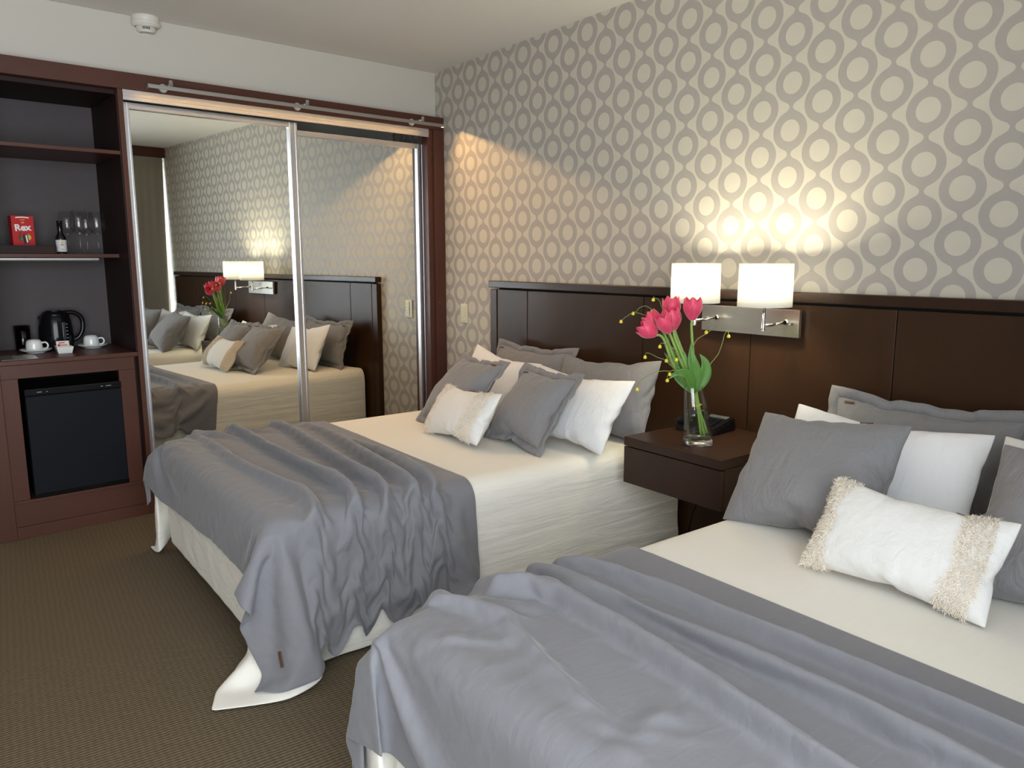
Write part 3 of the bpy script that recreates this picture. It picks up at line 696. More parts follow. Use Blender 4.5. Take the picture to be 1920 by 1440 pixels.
0,0,0,0,0,0,0,0,0,0,0,0,0,0,0,0,0,0,0,0,0,0,0,0,0,0,0,0,0,0,0,0,0,0,0,0,0,0,0,0,0,0,0,0,0,0,0,0,0,0,0,0,0,0,0,0,0,0,0,0,
0,0,0,0,0,0,0,0,0,0,0,0,0,0,0,0,0,0,0,0,0,0,0,0,0,0,0,0,0,0,0,0,0,0,0,0,0,0,0,0,0,0,0,0,0,0,0,0,0,0,0,0,0,0,0,0,0,0,0,0,
0,0,0,0,0,0,0,0,0,0,0,0,0,0,0,0,0,0,0,0,0,0,0,0,0,0,0,0,0,0,0,0,0,0,0,0,0,0,0,0,0,0,0,0,0,0,0,0,0,0,0,0,0,0,0,0,0,0,0,0,
0,0,0,0,0,0,0,0,0,0,0,0,0,0,0,0,0,0,0,0,0,0,0,0,0,0,0,0,0,0,0,0,0,0,0,0,0,0,0,0,0,0,0,0,0,0,0,0,0,0,0,0,0,0,0,0,0,0,0,0,
0,0,0,0,0,0,0,0,0,0,0,1,-1,0,0,0,0,0,0,0,0,0,0,0,0,0,0,0,0,0,0,0,0,0,0,0,0,0,0,0,0,0,0,0,0,0,0,0,0,0,0,0,0,0,0,0,0,0,0,0,
0,0,0,0,0,0,0,0,0,0,0,0,0,0,0,0,0,0,0,0,0,0,0,0,0,0,0,0,0,0,0,0,0,1,-1,0,0,0,0,0,0,0,0,0,0,0,0,0,0,0,0,0,0,0,0,0,0,0,0,0,
0,0,0,0,0,0,0,0,0,0,0,0,0,0,0,0,0,0,0,0,0,0,0,0,0,0,0,0,0,0,0,0,0,0,0,0,0,0,0,0,0,0,0,0,0,0,0,0,0,0,0,0,0,0,0,0,0,0,0,0,
0,0,0,0,0,0,0,0,0,0,0,0,0,0,0,0,0,0,0,0,0,0,0,0,0,0,0,0,0,0,0,0,0,0,0,0,0,0,0,0,0,0,0,0,0,0,0,0,0,0,0,0,0,0,0,0,0,0,0,0,
0,0,0,0,0,0,0,0,0,0,0,0,0,0,0,0,0,0,0,0,0,0,0,0,0,0,0,0,0,0,0,0,0,0,0,0,0,0,0,0,0,0,0,0,0,0,0,0,0,0,0,0,0,0,0,0,0,0,0,0,
0,0,0,0,0,0,0,0,0,0,0,0,0,0,0,0,0,-1,1,0,0,0,0,0,0,0,0,0,0,0,0,0,0,0,0,0,0,0,0,0,0,0,0,0,0,0,0,0,0,0,0,0,0,0,0,0,0,0,0,0,
0,0,0,0,0,0,0,0,0,0,0,0,0,0,0,0,0,0,0,0,0,0,0,0,0,0,0,0,0,0,0,0,0,0,0,0,0,0,0,0,0,0,0,0,0,0,-1,1,0,0,-1,1,0,0,0,0,0,0,0,0,
0,0,0,0,0,0,0,0,0,0,0,0,0,0,0,0,0,0,0,0,0,0,0,0,0,0,0,0,0,0,0,0,0,0,0,0,0,0,0,0,0,0,0,0,0,0,0,0,0,0,0,0,0,0,0,0,0,0,0,0,
0,0,0,0,0,0,0,0,0,0,0,0,0,0,0,0,0,0,0,0,0,0,0,0,0,0,0,0,0,0,0,0,0,0,0,0,0,0,0,0,0,0,0,0,0,0,0,0,0,0,0,0,0,0,0,0,0,0,0,0,
0,0,0,0,0,0,0,0,0,0,0,0,0,0,0,0,0,0,0,0,0,0,0,0,0,0,0,0,0,0,0,0,0,0,0,0,0,0,0,0,0,0,0,0,0,0,0,0,0,0,0,0,0,0,0,0,0,0,0,0,
0,0,0,0,0,0,0,0,0,0,0,0,0,0,0,0,1,0,0,0,0,0,0,0,0,0,0,0,0,0,0,0,0,0,0,0,0,0,0,0,0,0,0,0,0,0,0,0,0,0,0,0,-1,1,0,0,0,0,1,-1,
0,0,0,-1,1,0,0,-1,1,0,0,0,0,0,0,0,0,0,0,0,0,0,0,0,0,0,0,0,0,0,0,0,0,0,0,1,-1,0,1,0,0,-1,1,2,-2,0,0,0,0,0,0,0,0,0,0,0,0,0,0,0,
0,0,0,0,0,0,0,0,0,0,0,0,0,0,0,0,0,0,-1,1,1,0,-1,0,3,0,-1,3,-2,1,-1,0,-1,1,0,0,0,0,0,0,0,0,1,0,0,0,0,-1,0,0,0,0,0,0,0,0,0,1,-1,0,
0,-1,-1,0,0,1,1,-3,1,3,1,1,-2,0,0,0,-3,-4,-7,2,0,0,0,0,0,-1,0,0,0,0,1,0,0,0,0,0,0,0,0,0,-1,1,0,2,3,2,0,0,0,0,2,-2,6,-2,-2,0,-3,-5,-5,-4,
-2,3,-11,0,0,0,0,0,0,0,0,0,0,0,0,0,0,0,0,0,0,0,0,0,0,-1,2,12,6,3,2,0,0,-2,1,-7,-1,-1,-3,-3,-2,-1,2,1,-9,-3,0,0,0,0,0,0,0,0,0,0,0,0,0,0,
0,0,-1,0,0,0,0,0,1,-1,4,9,2,2,5,2,2,1,-3,-10,-2,-3,0,1,2,-1,-3,-7,-1,0,-1,0,0,0,0,0,0,0,0,0,0,0,0,0,0,1,0,0,0,0,0,0,0,1,3,8,1,-1,2,2,
2,0,-3,-16,2,1,1,-2,-1,-7,-2,0,0,0,0,0,0,0,0,0,0,0,0,0,0,0,0,0,0,0,0,0,0,0,0,0,0,1,5,5,2,0,1,0,0,-5,0,-10,-1,-2,0,-3,-6,0,0,-1,1,0,0,0,
0,0,0,0,0,0,0,0,0,0,0,0,0,0,-1,0,0,0,0,1,0,1,7,1,5,1,1,0,-5,-6,3,-3,-7,0,-7,-1,-1,-1,1,0,0,0,0,0,0,0,0,0,0,0,-1,0,0,0,0,0,0,1,0,0,
0,0,1,1,0,0,8,-2,7,7,0,0,1,4,-14,-10,-3,-5,0,0,0,0,0,-1,0,0,0,0,0,0,0,0,0,1,0,0,0,0,0,0,0,0,0,0,0,0,1,0,1,1,14,-5,15,0,0,0,-18,-3,3,-8,
-1,0,0,0,0,-1,1,0,0,0,0,0,0,0,0,0,0,0,0,0,0,0,0,0,0,0,-1,1,0,1,-1,1,4,3,19,0])
SHAPES['throw_a'] = ((57, 86, 3), 0.002, [
-625,2,2,3,2,2,2,2,0,0,0,1,0,0,0,0,0,0,-1,0,0,0,0,0,0,0,-1,0,0,0,0,0,0,-1,0,0,0,0,0,0,0,0,0,0,0,0,0,0,0,0,0,0,0,1,0,0,0,0,-1,0,
0,0,0,0,-1,0,0,0,-1,0,-1,0,-2,-1,-2,-2,-1,-2,-2,-1,-2,-1,-2,-1,-2,-2,-10,1,1,0,1,0,-1,-3,-1,0,0,-1,0,0,0,0,0,0,0,0,0,0,0,0,0,0,1,0,0,0,0,0,-1,1,
0,0,0,0,0,1,0,0,0,0,0,0,0,0,0,0,0,0,1,-1,0,0,0,0,1,0,0,0,0,-1,1,0,0,-1,1,0,0,0,0,0,0,0,0,0,0,0,0,0,0,0,0,1,-10,1,0,0,-2,1,-1,0,
0,-1,0,0,-1,0,0,0,0,0,1,-1,0,1,0,0,0,0,0,0,0,0,-1,0,1,0,0,0,0,1,0,-1,0,0,0,0,1,0,0,0,0,0,0,0,0,0,0,0,0,0,0,0,0,0,0,1,0,0,-1,1,
0,-1,1,-1,1,0,0,0,0,0,0,0,0,0,0,0,0,0,-10,-1,0,0,1,-2,0,0,1,0,0,0,0,0,0,-1,0,-1,0,1,0,-1,0,0,0,0,0,0,0,0,1,0,0,0,0,0,1,-1,0,0,0,1,
0,0,-1,0,0,0,1,0,0,0,0,0,0,0,1,0,0,0,0,0,0,0,-1,0,1,0,0,0,0,0,0,0,0,1,-1,1,0,-1,1,-1,1,-1,1,-1,-13,0,0,0,1,0,0,1,-1,0,0,0,1,0,-1,0,
-1,0,0,0,0,0,1,0,0,0,0,0,0,0,0,0,0,0,0,0,-1,0,1,0,1,-1,1,0,1,2,0,0,-1,0,0,0,-1,0,0,0,-1,0,0,0,0,0,1,-1,1,0,0,0,0,0,0,1,0,-1,1,0,
1,-1,0,1,-1,1,-1,1,-1,1,2,-6,-9,1,-1,1,-1,0,1,1,-1,-1,1,-1,1,1,0,1,0,-3,1,0,-1,0,1,0,0,0,0,0,0,0,1,1,1,4,2,1,-1,1,-1,0,-1,-1,-1,-2,0,-1,0,-1,
0,0,1,0,0,1,0,-1,0,0,0,-1,-1,1,0,0,0,-1,0,1,0,0,1,0,1,0,0,0,1,-2,1,-1,1,-1,1,-1,-10,4,2,-6,0,-1,-1,2,2,-1,-1,3,0,-1,1,-3,2,-2,0,-2,-2,1,0,1,
0,1,1,2,2,2,3,2,1,0,-1,-4,-2,-2,0,-2,-1,0,-1,1,0,0,0,1,1,2,1,-1,-2,0,-1,-1,0,1,1,1,1,1,0,0,0,-1,0,1,-1,0,-1,-1,-1,0,-1,0,0,1,0,1,-2,1,-1,1,
-1,1,-7,-4,5,2,-4,-1,4,-3,0,1,5,-5,-3,2,2,2,-5,4,-6,14,3,0,0,0,-1,0,0,-1,-2,-1,-4,-3,-2,-2,-1,0,0,1,1,2,0,-1,1,0,1,1,0,-1,-2,-1,-2,1,1,1,3,1,0,0,
-1,-2,-1,-1,0,-1,0,1,0,0,0,-1,1,1,0,-2,1,0,0,-1,0,1,0,-1,1,-1,1,-1,-6,-1,1,-2,4,0,-3,2,-1,1,-3,3,5,0,-6,2,2,-7,11,-8,-1,0,0,0,0,0,-2,-1,-1,-1,0,1,
1,2,2,1,1,-1,-2,-2,2,1,-1,-1,-1,-2,0,1,2,1,2,2,0,-1,-2,-2,-1,0,0,2,0,2,-1,1,-1,-1,-1,-1,0,0,-1,-1,0,4,-3,0,0,1,-1,0,1,-1,0,1,-1,1,-9,3,-1,1,0,3,
1,-4,1,0,-2,1,-5,2,0,-3,1,5,-3,1,-1,0,1,-1,-1,-2,1,0,1,0,2,1,0,-1,-1,-1,-1,0,1,0,-2,0,1,2,2,2,1,2,-1,-1,-1,-3,0,0,0,2,1,0,0,-2,-1,-2,0,-1,0,1,
0,0,0,0,0,0,0,-1,2,0,-1,0,1,-1,0,1,0,-1,1,-1,-6,-2,0,3,-1,-4,0,5,-3,-1,2,-2,0,5,0,-1,0,-3,3,-1,3,-1,0,-2,-2,0,0,2,0,0,-1,-1,-1,0,-1,-1,-1,1,1,2,
3,2,1,0,-1,-2,-1,-2,-1,1,1,2,0,0,0,-2,-1,-1,-1,-1,1,0,0,0,0,0,0,0,0,0,0,1,0,0,0,1,-1,0,0,0,1,0,-1,0,0,1,-6,1,0,-2,-2,1,-1,0,0,0,0,0,7,-5,
3,3,1,2,-9,0,-4,1,-1,2,2,0,0,-2,0,-1,-1,-1,0,0,2,2,5,2,0,0,-2,-2,-2,-1,-1,1,2,2,1,0,-2,-2,-1,-2,-1,0,0,0,0,1,-1,0,1,0,0,-1,1,0,0,0,0,0,0,0,
2,0,2,-1,-1,1,0,0,0,0,0,0,-4,-2,-1,2,-1,-1,1,-2,0,0,-1,5,-3,-2,1,1,1,0,2,-3,0,-3,-2,0,0,0,0,0,1,2,2,4,3,1,0,0,-4,-3,-2,-1,0,0,3,3,1,0,-2,-3,
-1,-2,0,-1,0,0,0,1,0,0,0,0,0,0,-1,0,1,0,-1,1,0,0,0,-1,1,1,2,0,0,0,0,0,0,0,1,-1,0,0,-7,3,-4,0,2,-2,2,-1,1,-1,6,-6,0,3,-3,1,0,-2,2,-6,0,1,
1,0,2,3,3,4,1,0,-1,-3,-3,-2,-2,-2,0,2,2,2,3,1,-2,-4,-2,-2,-1,0,0,0,0,0,0,1,0,-1,0,0,0,0,1,0,0,1,0,1,1,1,3,1,1,0,-1,-2,-5,1,1,1,-1,0,0,0,
0,1,-1,0,-5,-2,4,-4,0,3,-3,2,2,0,-4,5,-2,-4,5,-3,-3,7,-6,13,1,0,1,0,-1,-2,-4,-4,-3,-2,0,-1,1,2,2,2,3,0,-1,-2,-5,-2,-2,0,0,1,0,0,0,0,0,1,-1,0,0,0,
1,0,2,1,1,2,3,1,1,-1,0,-2,-3,-2,-1,0,-1,1,-1,1,-1,0,2,-2,-1,2,-1,0,0,0,-9,3,-3,3,2,-1,-2,0,0,2,1,-2,-1,4,-3,-2,2,-2,9,-5,-1,0,-1,-2,-1,-1,2,0,2,2,
1,2,1,0,-1,-2,-4,-3,-1,-1,1,0,0,0,0,0,0,0,0,0,0,0,1,1,2,2,1,3,0,1,-1,-2,-2,-2,-2,1,-1,2,0,1,0,0,0,-1,2,-3,0,0,0,3,-2,-1,2,0,0,-2,-8,-2,5,0,
-3,0,4,1,0,0,-3,-2,2,-3,0,2,1,-2,-2,0,0,2,1,2,2,1,0,0,-1,-1,-1,-1,-3,-2,-1,0,0,1,0,0,0,0,1,-1,0,0,0,0,1,1,2,3,2,1,0,-1,-1,-3,-1,-2,0,1,2,2,
1,0,1,-1,0,0,-1,0,0,-2,1,-3,0,1,1,-2,3,-1,0,1,-1,3,-2,0,-4,-3,4,1,-1,-1,-1,-2,0,1,-2,0,1,2,-3,1,-1,2,5,-1,-1,0,-1,-2,-2,-1,0,-1,0,0,0,1,0,0,0,0,
0,0,-1,0,0,1,1,2,2,3,2,1,-1,-2,-1,-2,-2,-1,1,1,2,3,1,0,-2,-1,-1,-1,-1,-1,-2,-1,1,-1,1,2,-2,3,0,0,-3,2,0,1,-2,2,2,0,-6,1,-2,0,-1,0,0,-1,0,2,0,-2,
6,0,-2,-2,0,-2,1,3,-3,-3,0,-1,-1,2,1,1,0,0,-1,-1,0,0,0,0,-1,0,0,0,3,2,2,4,2,0,-1,-2,-3,-2,-1,-1,0,2,3,4,0,1,-3,-3,-2,-1,-1,-1,0,0,0,0,1,-1,0,0,
0,0,1,0,0,-1,1,-1,1,-1,1,0,1,-1,-8,1,2,0,-2,0,-1,2,-2,0,3,3,-5,-1,1,0,4,2,-4,-5,-2,3,1,-1,-1,-1,0,0,-1,0,0,0,0,0,0,1,3,2,3,4,1,-1,-1,-3,-3,-2,
-1,0,1,2,2,3,3,0,-2,-5,-2,-2,-1,0,0,0,-1,0,0,0,1,0,0,1,-2,1,0,0,0,0,0,0,0,1,-1,0,1,-1,0,0,-8,1,1,0,-1,0,3,-4,1,-1,-1,0,0,3,0,0,-3,1,2,-3,
-1,-2,0,0,1,0,0,0,1,1,1,2,2,1,3,2,0,0,-3,-3,-4,0,-1,0,2,2,2,2,2,0,0,-3,-5,-2,-2,1,-1,0,1,-1,0,0,1,0,0,0,-1,0,2,0,0,-1,0,0,0,0,0,0,1,-1,
0,1,-1,0,0,0,-9,0,1,2,0,-3,1,2,-2,1,1,-2,2,-3,2,0,0,-2,3,-5,1,2,1,4,6,-2,0,0,1,0,1,-1,-1,-2,-2,-3,-2,-1,0,1,3,1,3,1,1,0,-1,-3,-3,-2,-3,0,0,0,
0,0,1,-1,0,1,0,0,0,0,0,0,0,0,-1,1,1,0,-1,0,0,0,0,0,0,0,0,0,0,0,0,0,-10,2,-1,2,-1,2,-3,4,2,-3,-1,0,0,1,-3,2,0,1,-4,10,1,1,1,-3,-7,3,-1,0,
-2,0,-2,0,-1,1,1,2,3,1,2,1,0,-1,-3,-1,-4,-2,-1,-1,0,0,1,0,0,0,0,0,0,1,0,-1,0,0,0,0,0,1,0,0,0,1,0,0,-1,2,-1,0,0,0,0,0,0,0,0,0,-1,1,-7,-1,
1,-2,3,-1,4,-2,0,0,-2,4,-1,-4,2,-1,1,-2,5,1,-2,-3,-3,0,1,0,1,0,2,1,3,1,2,1,-1,0,-2,-2,-2,-3,-2,-1,0,-1,1,-1,0,1,0,0,0,0,0,0,1,-1,0,0,0,1,0,0,
0,0,0,-1,1,0,0,-1,2,0,1,1,-1,0,0,0,0,0,0,0,0,0,0,0,-7,-1,0,0,0,6,-1,-5,2,2,-1,-1,-3,4,-2,0,1,1,-3,-3,3,4,4,2,1,0,0,0,-2,-1,-3,-1,-2,-2,0,-2,
-1,0,0,-1,0,0,0,0,0,1,0,0,0,0,0,0,1,-1,0,1,0,0,-1,0,0,0,0,1,0,0,-1,0,1,0,-1,1,1,-1,4,-1,0,1,0,-1,0,0,0,-1,1,0,-2,-8,2,3,3,-1,-4,4,-5,-1,
1,-2,1,0,0,0,-1,2,2,5,3,-2,-5,-3,-2,0,0,-1,0,0,0,-1,0,0,0,0,1,0,0,1,0,0,0,-1,0,0,0,0,0,0,0,0,0,1,-1,0,0,0,1,0,0,0,0,-1,1,1,0,1,0,0,
1,3,1,-2,-3,2,-1,0,0,0,0,0,0,0,0,-1,-8,7,-3,4,-4,-4,3,-5,1,2,0,-1,0,-1,1,0,0,3,4,-3,-6,-3,1,0,0,1,-1,2,1,-1,1,0,1,0,-1,-1,-1,-1,0,0,0,0,0,1,
0,0,0,0,0,0,0,0,0,0,1,0,1,1,1,1,1,2,3,1,0,-1,1,-1,0,0,-2,-4,-2,0,-1,0,1,-1,0,0,0,0,1,-1,0,0,-7,-2,1,0,-2,4,-3,4,0,-1,0,3,0,-1,0,-1,0,-5,
-2,-1,0,2,0,1,1,-2,-1,0,0,1,-1,0,0,0,0,0,0,1,0,1,0,0,0,0,0,0,1,0,1,1,0,1,1,1,1,2,2,0,-1,0,-1,-2,-2,-1,-1,0,-1,0,-1,0,2,0,-2,3,0,-3,2,-1,
0,1,0,0,0,0,-1,0,-7,2,-1,-3,1,0,1,2,3,0,1,-4,1,1,0,1,-1,-2,-6,-1,2,-1,-1,-1,1,0,3,2,0,-2,0,0,-1,1,1,2,1,0,1,0,0,1,0,1,1,0,0,1,-1,0,1,-1,
-1,0,-1,-2,-3,-1,1,-1,1,1,1,1,1,1,0,0,0,1,0,-2,-1,-2,3,-2,-2,2,0,0,1,-1,-1,2,-1,-1,-7,0,1,-3,1,-1,1,-1,-1,1,0,2,-2,0,-1,0,0,0,0,2,-6,2,2,4,2,2,
0,-2,-1,0,0,1,0,0,-1,0,0,0,0,-1,0,0,0,-1,0,0,-1,0,0,0,-1,0,1,0,1,2,3,2,0,1,0,0,-1,-1,0,-2,-1,0,-1,-2,-2,1,1,-1,-2,4,-1,0,0,1,-1,1,0,-1,1,0,
-10,1,1,0,-1,0,-1,0,1,1,-2,1,2,-2,1,-2,1,7,-6,-1,10,0,1,-2,-3,-2,-3,-2,0,1,0,-1,0,0,1,0,0,1,0,1,1,0,1,1,0,1,2,1,1,1,1,1,-1,0,0,-2,-2,-2,-1,-1,
-2,-1,-1,0,-1,0,1,0,0,-1,0,2,0,-2,1,0,1,-1,0,0,0,1,-1,0,-1,2,-4,-5,5,-3,2,-2,1,-2,0,-2,7,-5,-2,4,-3,5,2,-3,9,-2,-5,-1,-3,-2,-1,1,3,2,1,2,2,2,2,1,
1,0,0,1,0,-1,0,-1,0,-1,-1,-1,-2,-2,-1,-2,-1,-1,0,-2,-1,0,-1,-1,0,0,1,0,0,0,0,1,0,0,-1,2,-1,0,0,0,-1,0,0,0,0,1,0,-1,0,0,1,-1,-6,7,-11,4,0,-1,0,3,
-4,4,-3,6,-2,-6,5,1,-3,-4,1,0,-1,1,3,4,5,3,0,-1,1,-1,-2,-1,-2,-2,-2,0,-1,-2,-2,0,-1,0,-1,0,0,0,0,0,0,0,0,0,0,1,-1,0,0,1,0,-1,0,0,0,0,0,0,1,0,
2,-1,0,0,1,0,-1,0,0,0,0,-1,0,0,1,0,0,0,-2,-7,5,-2,-2,1,-1,0,3,-1,-1,-4,3,7,-2,-6,0,2,-3,2,6,5,0,-2,-4,-5,-2,-1,-1,-1,1,-1,1,0,0,-1,1,0,1,0,0,0,
0,0,0,0,0,0,0,0,0,0,0,0,1,-1,0,0,0,1,0,0,0,0,0,0,-1,1,0,1,1,-1,2,0,-1,0,0,0,0,0,1,-1,0,0,0,0,-12,5,-1,1,1,-2,1,1,0,-3,-1,1,1,-2,1,2,
1,0,-1,5,0,-6,-3,-2,0,0,0,1,0,0,0,0,0,0,0,1,-1,0,0,0,0,0,0,0,1,0,0,0,0,0,0,0,0,0,0,1,0,0,0,-1,1,0,0,0,0,0,0,-1,1,0,1,1,-1,1,1,0,
0,0,0,-1,0,1,0,0,0,0,-8,0,0,-1,0,1,-2,0,1,-1,1,1,0,0,-1,0,0,2,4,-3,-6,-1,0,1,0,0,1,-1,0,0,0,0,0,0,0,0,0,0,0,0,1,0,0,0,-1,0,1,0,0,0,
0,0,0,0,0,0,0,0,0,1,-1,0,0,0,0,0,0,1,-1,0,0,0,1,1,2,1,-1,0,0,0,0,0,1,-1,-1,0,-8,1,0,-1,-1,4,-2,-3,1,1,-1,0,0,0,0,1,1,-1,-2,-3,0,1,1,-1,
0,0,0,0,0,0,0,0,0,0,0,0,0,0,1,0,-1,0,0,1,0,0,-1,1,0,0,1,-1,0,0,0,0,0,0,0,0,1,0,1,2,1,0,1,0,0,1,0,-1,-4,0,0,1,0,0,0,-1,0,1,-1,2,
-1,0,-8,0,0,3,1,-2,0,-2,-1,0,0,-1,0,0,0,-1,1,-1,-1,-1,1,0,-1,1,-1,1,-1,1,-1,1,-1,1,0,0,0,0,0,1,-1,0,0,1,0,-1,0,1,0,-1,1,0,-1,1,1,0,1,1,2,1,
0,1,-1,0,-1,-1,-1,0,0,-1,0,0,0,-1,3,1,3,-6,3,-3,-1,4,1,-4,4,-3,2,-2,-9,-1,2,-3,2,-1,4,2,-3,-2,-1,3,0,-2,-2,1,0,0,2,-3,-1,0,1,1,3,4,-3,-2,0,-1,0,-1,
-1,1,0,-1,1,-1,0,1,0,-1,1,0,0,0,0,1,0,1,1,2,0,1,-1,-1,-2,-1,1,-1,0,0,1,0,2,0,0,0,0,-2,0,2,1,-4,1,4,-6,4,3,-5,0,5,-6,4,-3,-1,-12,1,0,1,-2,1,
-1,1,0,1,1,-1,-1,1,2,1,-2,1,-2,8,3,1,0,-1,-2,-4,3,1,0,0,1,0,0,0,0,1,-1,0,1,-1,0,0,-1,0,0,-1,0,-1,-1,-1,-2,-1,-1,0,0,1,1,1,1,0,1,0,-1,-2,-2,0,
-1,0,0,0,0,0,0,5,-4,-1,2,1,-2,4,-1,-2,5,-3,-2,2,-7,-5,3,-1,1,0,-1,-1,1,0,2,1,1,1,2,-2,-1,1,-2,-2,-2,-1,1,0,1,1,0,1,0,0,0,0,0,0,0,-1,1,-1,0,1,
0,0,0,0,0,1,0,0,0,0,1,0,2,0,0,-1,-1,-1,-3,0,-1,0,0,1,0,0,-1,0,0,1,0,0,0,0,0,1,1,-2,2,0,-1,0,1,4,2,-1,-6,5,-4,0,-2,-2,2,0,3,2,-1,-2,2,-1,
-3,-1,0,-2,4,-4,2,3,0,1,0,-1,1,0,0,1,-1,0,1,-1,0,0,-1,1,-1,0,0,0,0,0,0,-1,0,0,0,0,0,-1,-2,-2,0,0,0,0,1,0,-1,0,0,0,0,0,1,0,0,0,0,0,0,0,
0,1,-1,1,1,-1,-1,3,-2,-2,4,4,0,-5,0,0,-1,3,-4,1,1,-1,-2,0,-2,1,-1,0,1,-1,0,6,0,-2,-1,-2,-1,0,0,-1,1,-1,0,1,-1,0,0,1,0,0,0,-1,0,0,0,0,0,0,0,0,
0,0,0,0,0,0,0,0,0,0,0,0,1,0,0,0,0,0,0,0,0,0,0,1,0,-1,1,1,-1,0,-1,0,3,-1,-2,0,0,-1,-8,2,-2,0,2,-2,5,-3,-5,1,0,0,0,1,1,0,1,-1,0,0,-2,-2,
-1,1,0,0,-1,1,-1,1,0,0,0,0,0,0,0,0,0,0,0,0,0,0,0,1,0,0,0,0,0,0,0,1,0,0,-1,0,1,0,0,0,0,0,0,0,0,0,0,1,0,-1,0,0,1,2,-2,1,-1,3,-2,-2,
1,-1,0,0,-8,0,-1,-1,1,3,-3,0,1,-1,0,1,0,-1,1,1,-1,2,-3,-3,-1,0,1,0,0,0,0,0,0,0,0,0,0,0,1,-1,0,0,1,0,0,0,0,0,0,-1,0,1,0,0,0,0,0,0,0,0,
1,0,0,0,0,0,1,0,1,0,1,0,1,-4,1,0,-1,3,2,-2,1,-3,5,-5,5,1,0,1,0,-5,-2,-3,2,2,0,-7,2,1,0,-1,-1,-1,-1,0,0,-1,0,0,2,-4,-1,1,-1,0,0,1,0,-1,1,-1,
1,-1,1,0,0,0,1,0,-1,0,1,0,0,0,0,1,0,-1,0,1,0,0,0,0,1,0,0,1,-1,1,0,1,-2,1,-1,1,0,1,0,2,-4,1,6,-7,1,2,0,-1,-2,5,-2,1,0,-1,0,5,0,0,0,-3,
-3,2,-3,0,1,0,1,-1,0,-1,-2,0,-2,-1,-1,0,1,-1,1,0,0,0,0,1,-1,1,0,0,0,0,0,0,0,0,1,0,-1,0,1,0,1,-1,1,0,1,-1,1,0,0,1,-1,1,0,0,1,-1,1,-1,2,0,
0,0,0,-1,0,-1,3,3,-3,2,-7,0,6,-3,-3,1,1,1,-2,-1,0,1,-6,3,-2,0,0,1,0,-1,-1,0,-1,-1,-1,0,-1,-1,0,-1,-1,2,-1,0,1,0,2,-1,0,0,1,0,-1,1,-1,1,0,0,0,0,
0,0,1,1,-1,1,0,1,-1,1,-1,1,0,0,1,0,1,0,0,0,0,1,-1,1,0,0,1,-1,-2,0,-1,3,4,-3,-1,2,-5,-3,3,1,-2,0,1,-1,2,-1,-1,2,-10,-1,1,1,0,-1,0,0,-1,-1,0,0,
0,0,1,2,0,2,-2,-3,1,1,2,1,-2,0,3,-1,0,-1,1,0,1,0,-1,1,0,1,0,1,-1,0,1,0,0,-1,1,0,1,0,0,1,0,0,0,-1,2,-1,0,-1,1,-1,0,0,0,-1,1,0,2,3,-3,0,
1,-6,2,0,-6,6,-2,-3,-1,1,-1,2,1,-1,-12,-1,0,0,1,0,1,0,0,0,1,1,1,0,2,-1,0,-1,-2,-1,2,4,-2,0,3,1,-3,2,0,1,0,0,0,0,1,0,0,0,0,0,1,0,0,0,0,1,
0,0,0,0,0,0,0,0,0,1,-3,2,-1,0,-1,1,-1,-1,0,1,2,2,2,-3,-1,1,-6,-1,2,1,-1,0,2,-1,-2,-1,1,1,0,-2,-13,1,0,1,1,0,0,1,1,1,1,0,2,-1,-2,-3,0,-1,0,2,
4,4,-2,-1,3,0,1,-2,0,1,-1,1,0,0,1,0,-1,0,1,-1,0,0,0,0,0,0,0,0,0,0,0,0,0,1,0,0,1,-3,1,1,0,0,0,1,0,1,0,1,-3,-1,2,-5,-2,2,2,-1,2,-1,2,-1,
-1,0,0,1,0,0,-12,0,3,2,-2,3,2,0,0,1,0,-1,-4,-2,-2,1,2,-1,1,3,3,1,1,0,-3,4,0,0,0,-1,1,0,0,0,-1,0,1,0,-1,1,0,0,0,0,0,0,0,0,0,0,0,0,0,-1,
0,1,0,1,-1,0,0,0,1,0,0,1,1,-2,-2,2,-4,-2,1,3,1,0,-1,-1,1,0,-1,0,0,0,1,0,-12,4,5,-2,2,0,-1,1,-1,-2,-3,-2,0,0,1,3,1,-4,2,6,-1,2,2,-1,-2,-1,3,1,
0,-1,1,-1,0,0,0,0,0,0,0,0,1,0,-1,0,0,-1,0,0,0,0,0,0,0,0,0,0,1,1,1,-1,0,0,0,1,0,0,-2,-1,1,-4,-1,0,2,2,0,0,0,0,-1,3,-1,-1,0,-1,0,1,-10,4,
0,3,0,-1,-1,-3,-1,-2,0,1,-1,1,4,3,-6,1,2,2,0,1,3,0,-1,-2,0,2,1,1,-1,0,0,0,0,0,0,0,0,0,0,0,0,0,0,0,0,0,0,-1,1,0,0,0,0,-1,0,0,1,1,1,0,
0,-1,0,-2,-1,0,-2,0,0,1,2,0,0,0,0,0,0,-1,3,-1,-1,0,-1,0,-10,2,2,1,0,-2,-3,0,-1,1,1,-1,-1,5,4,-5,-2,3,1,2,1,-1,3,1,0,-1,-2,0,1,0,1,0,0,-1,0,0,
1,0,0,0,-1,0,1,0,0,0,0,-1,0,1,-1,0,0,0,0,0,0,0,-1,0,0,0,0,0,-1,0,-1,-1,0,0,1,2,1,1,0,-1,0,-1,1,0,0,2,0,-1,-1,-1,-9,1,0,1,-2,-1,0,0,1,0,
-2,0,7,3,-4,-5,2,2,1,0,2,-1,3,2,-1,0,-1,-1,0,1,0,0,0,1,0,0,-1,0,1,0,1,-1,0,1,-1,0,0,0,-1,0,0,0,0,0,0,0,-1,0,0,0,-1,0,0,-1,0,-1,0,0,0,0,
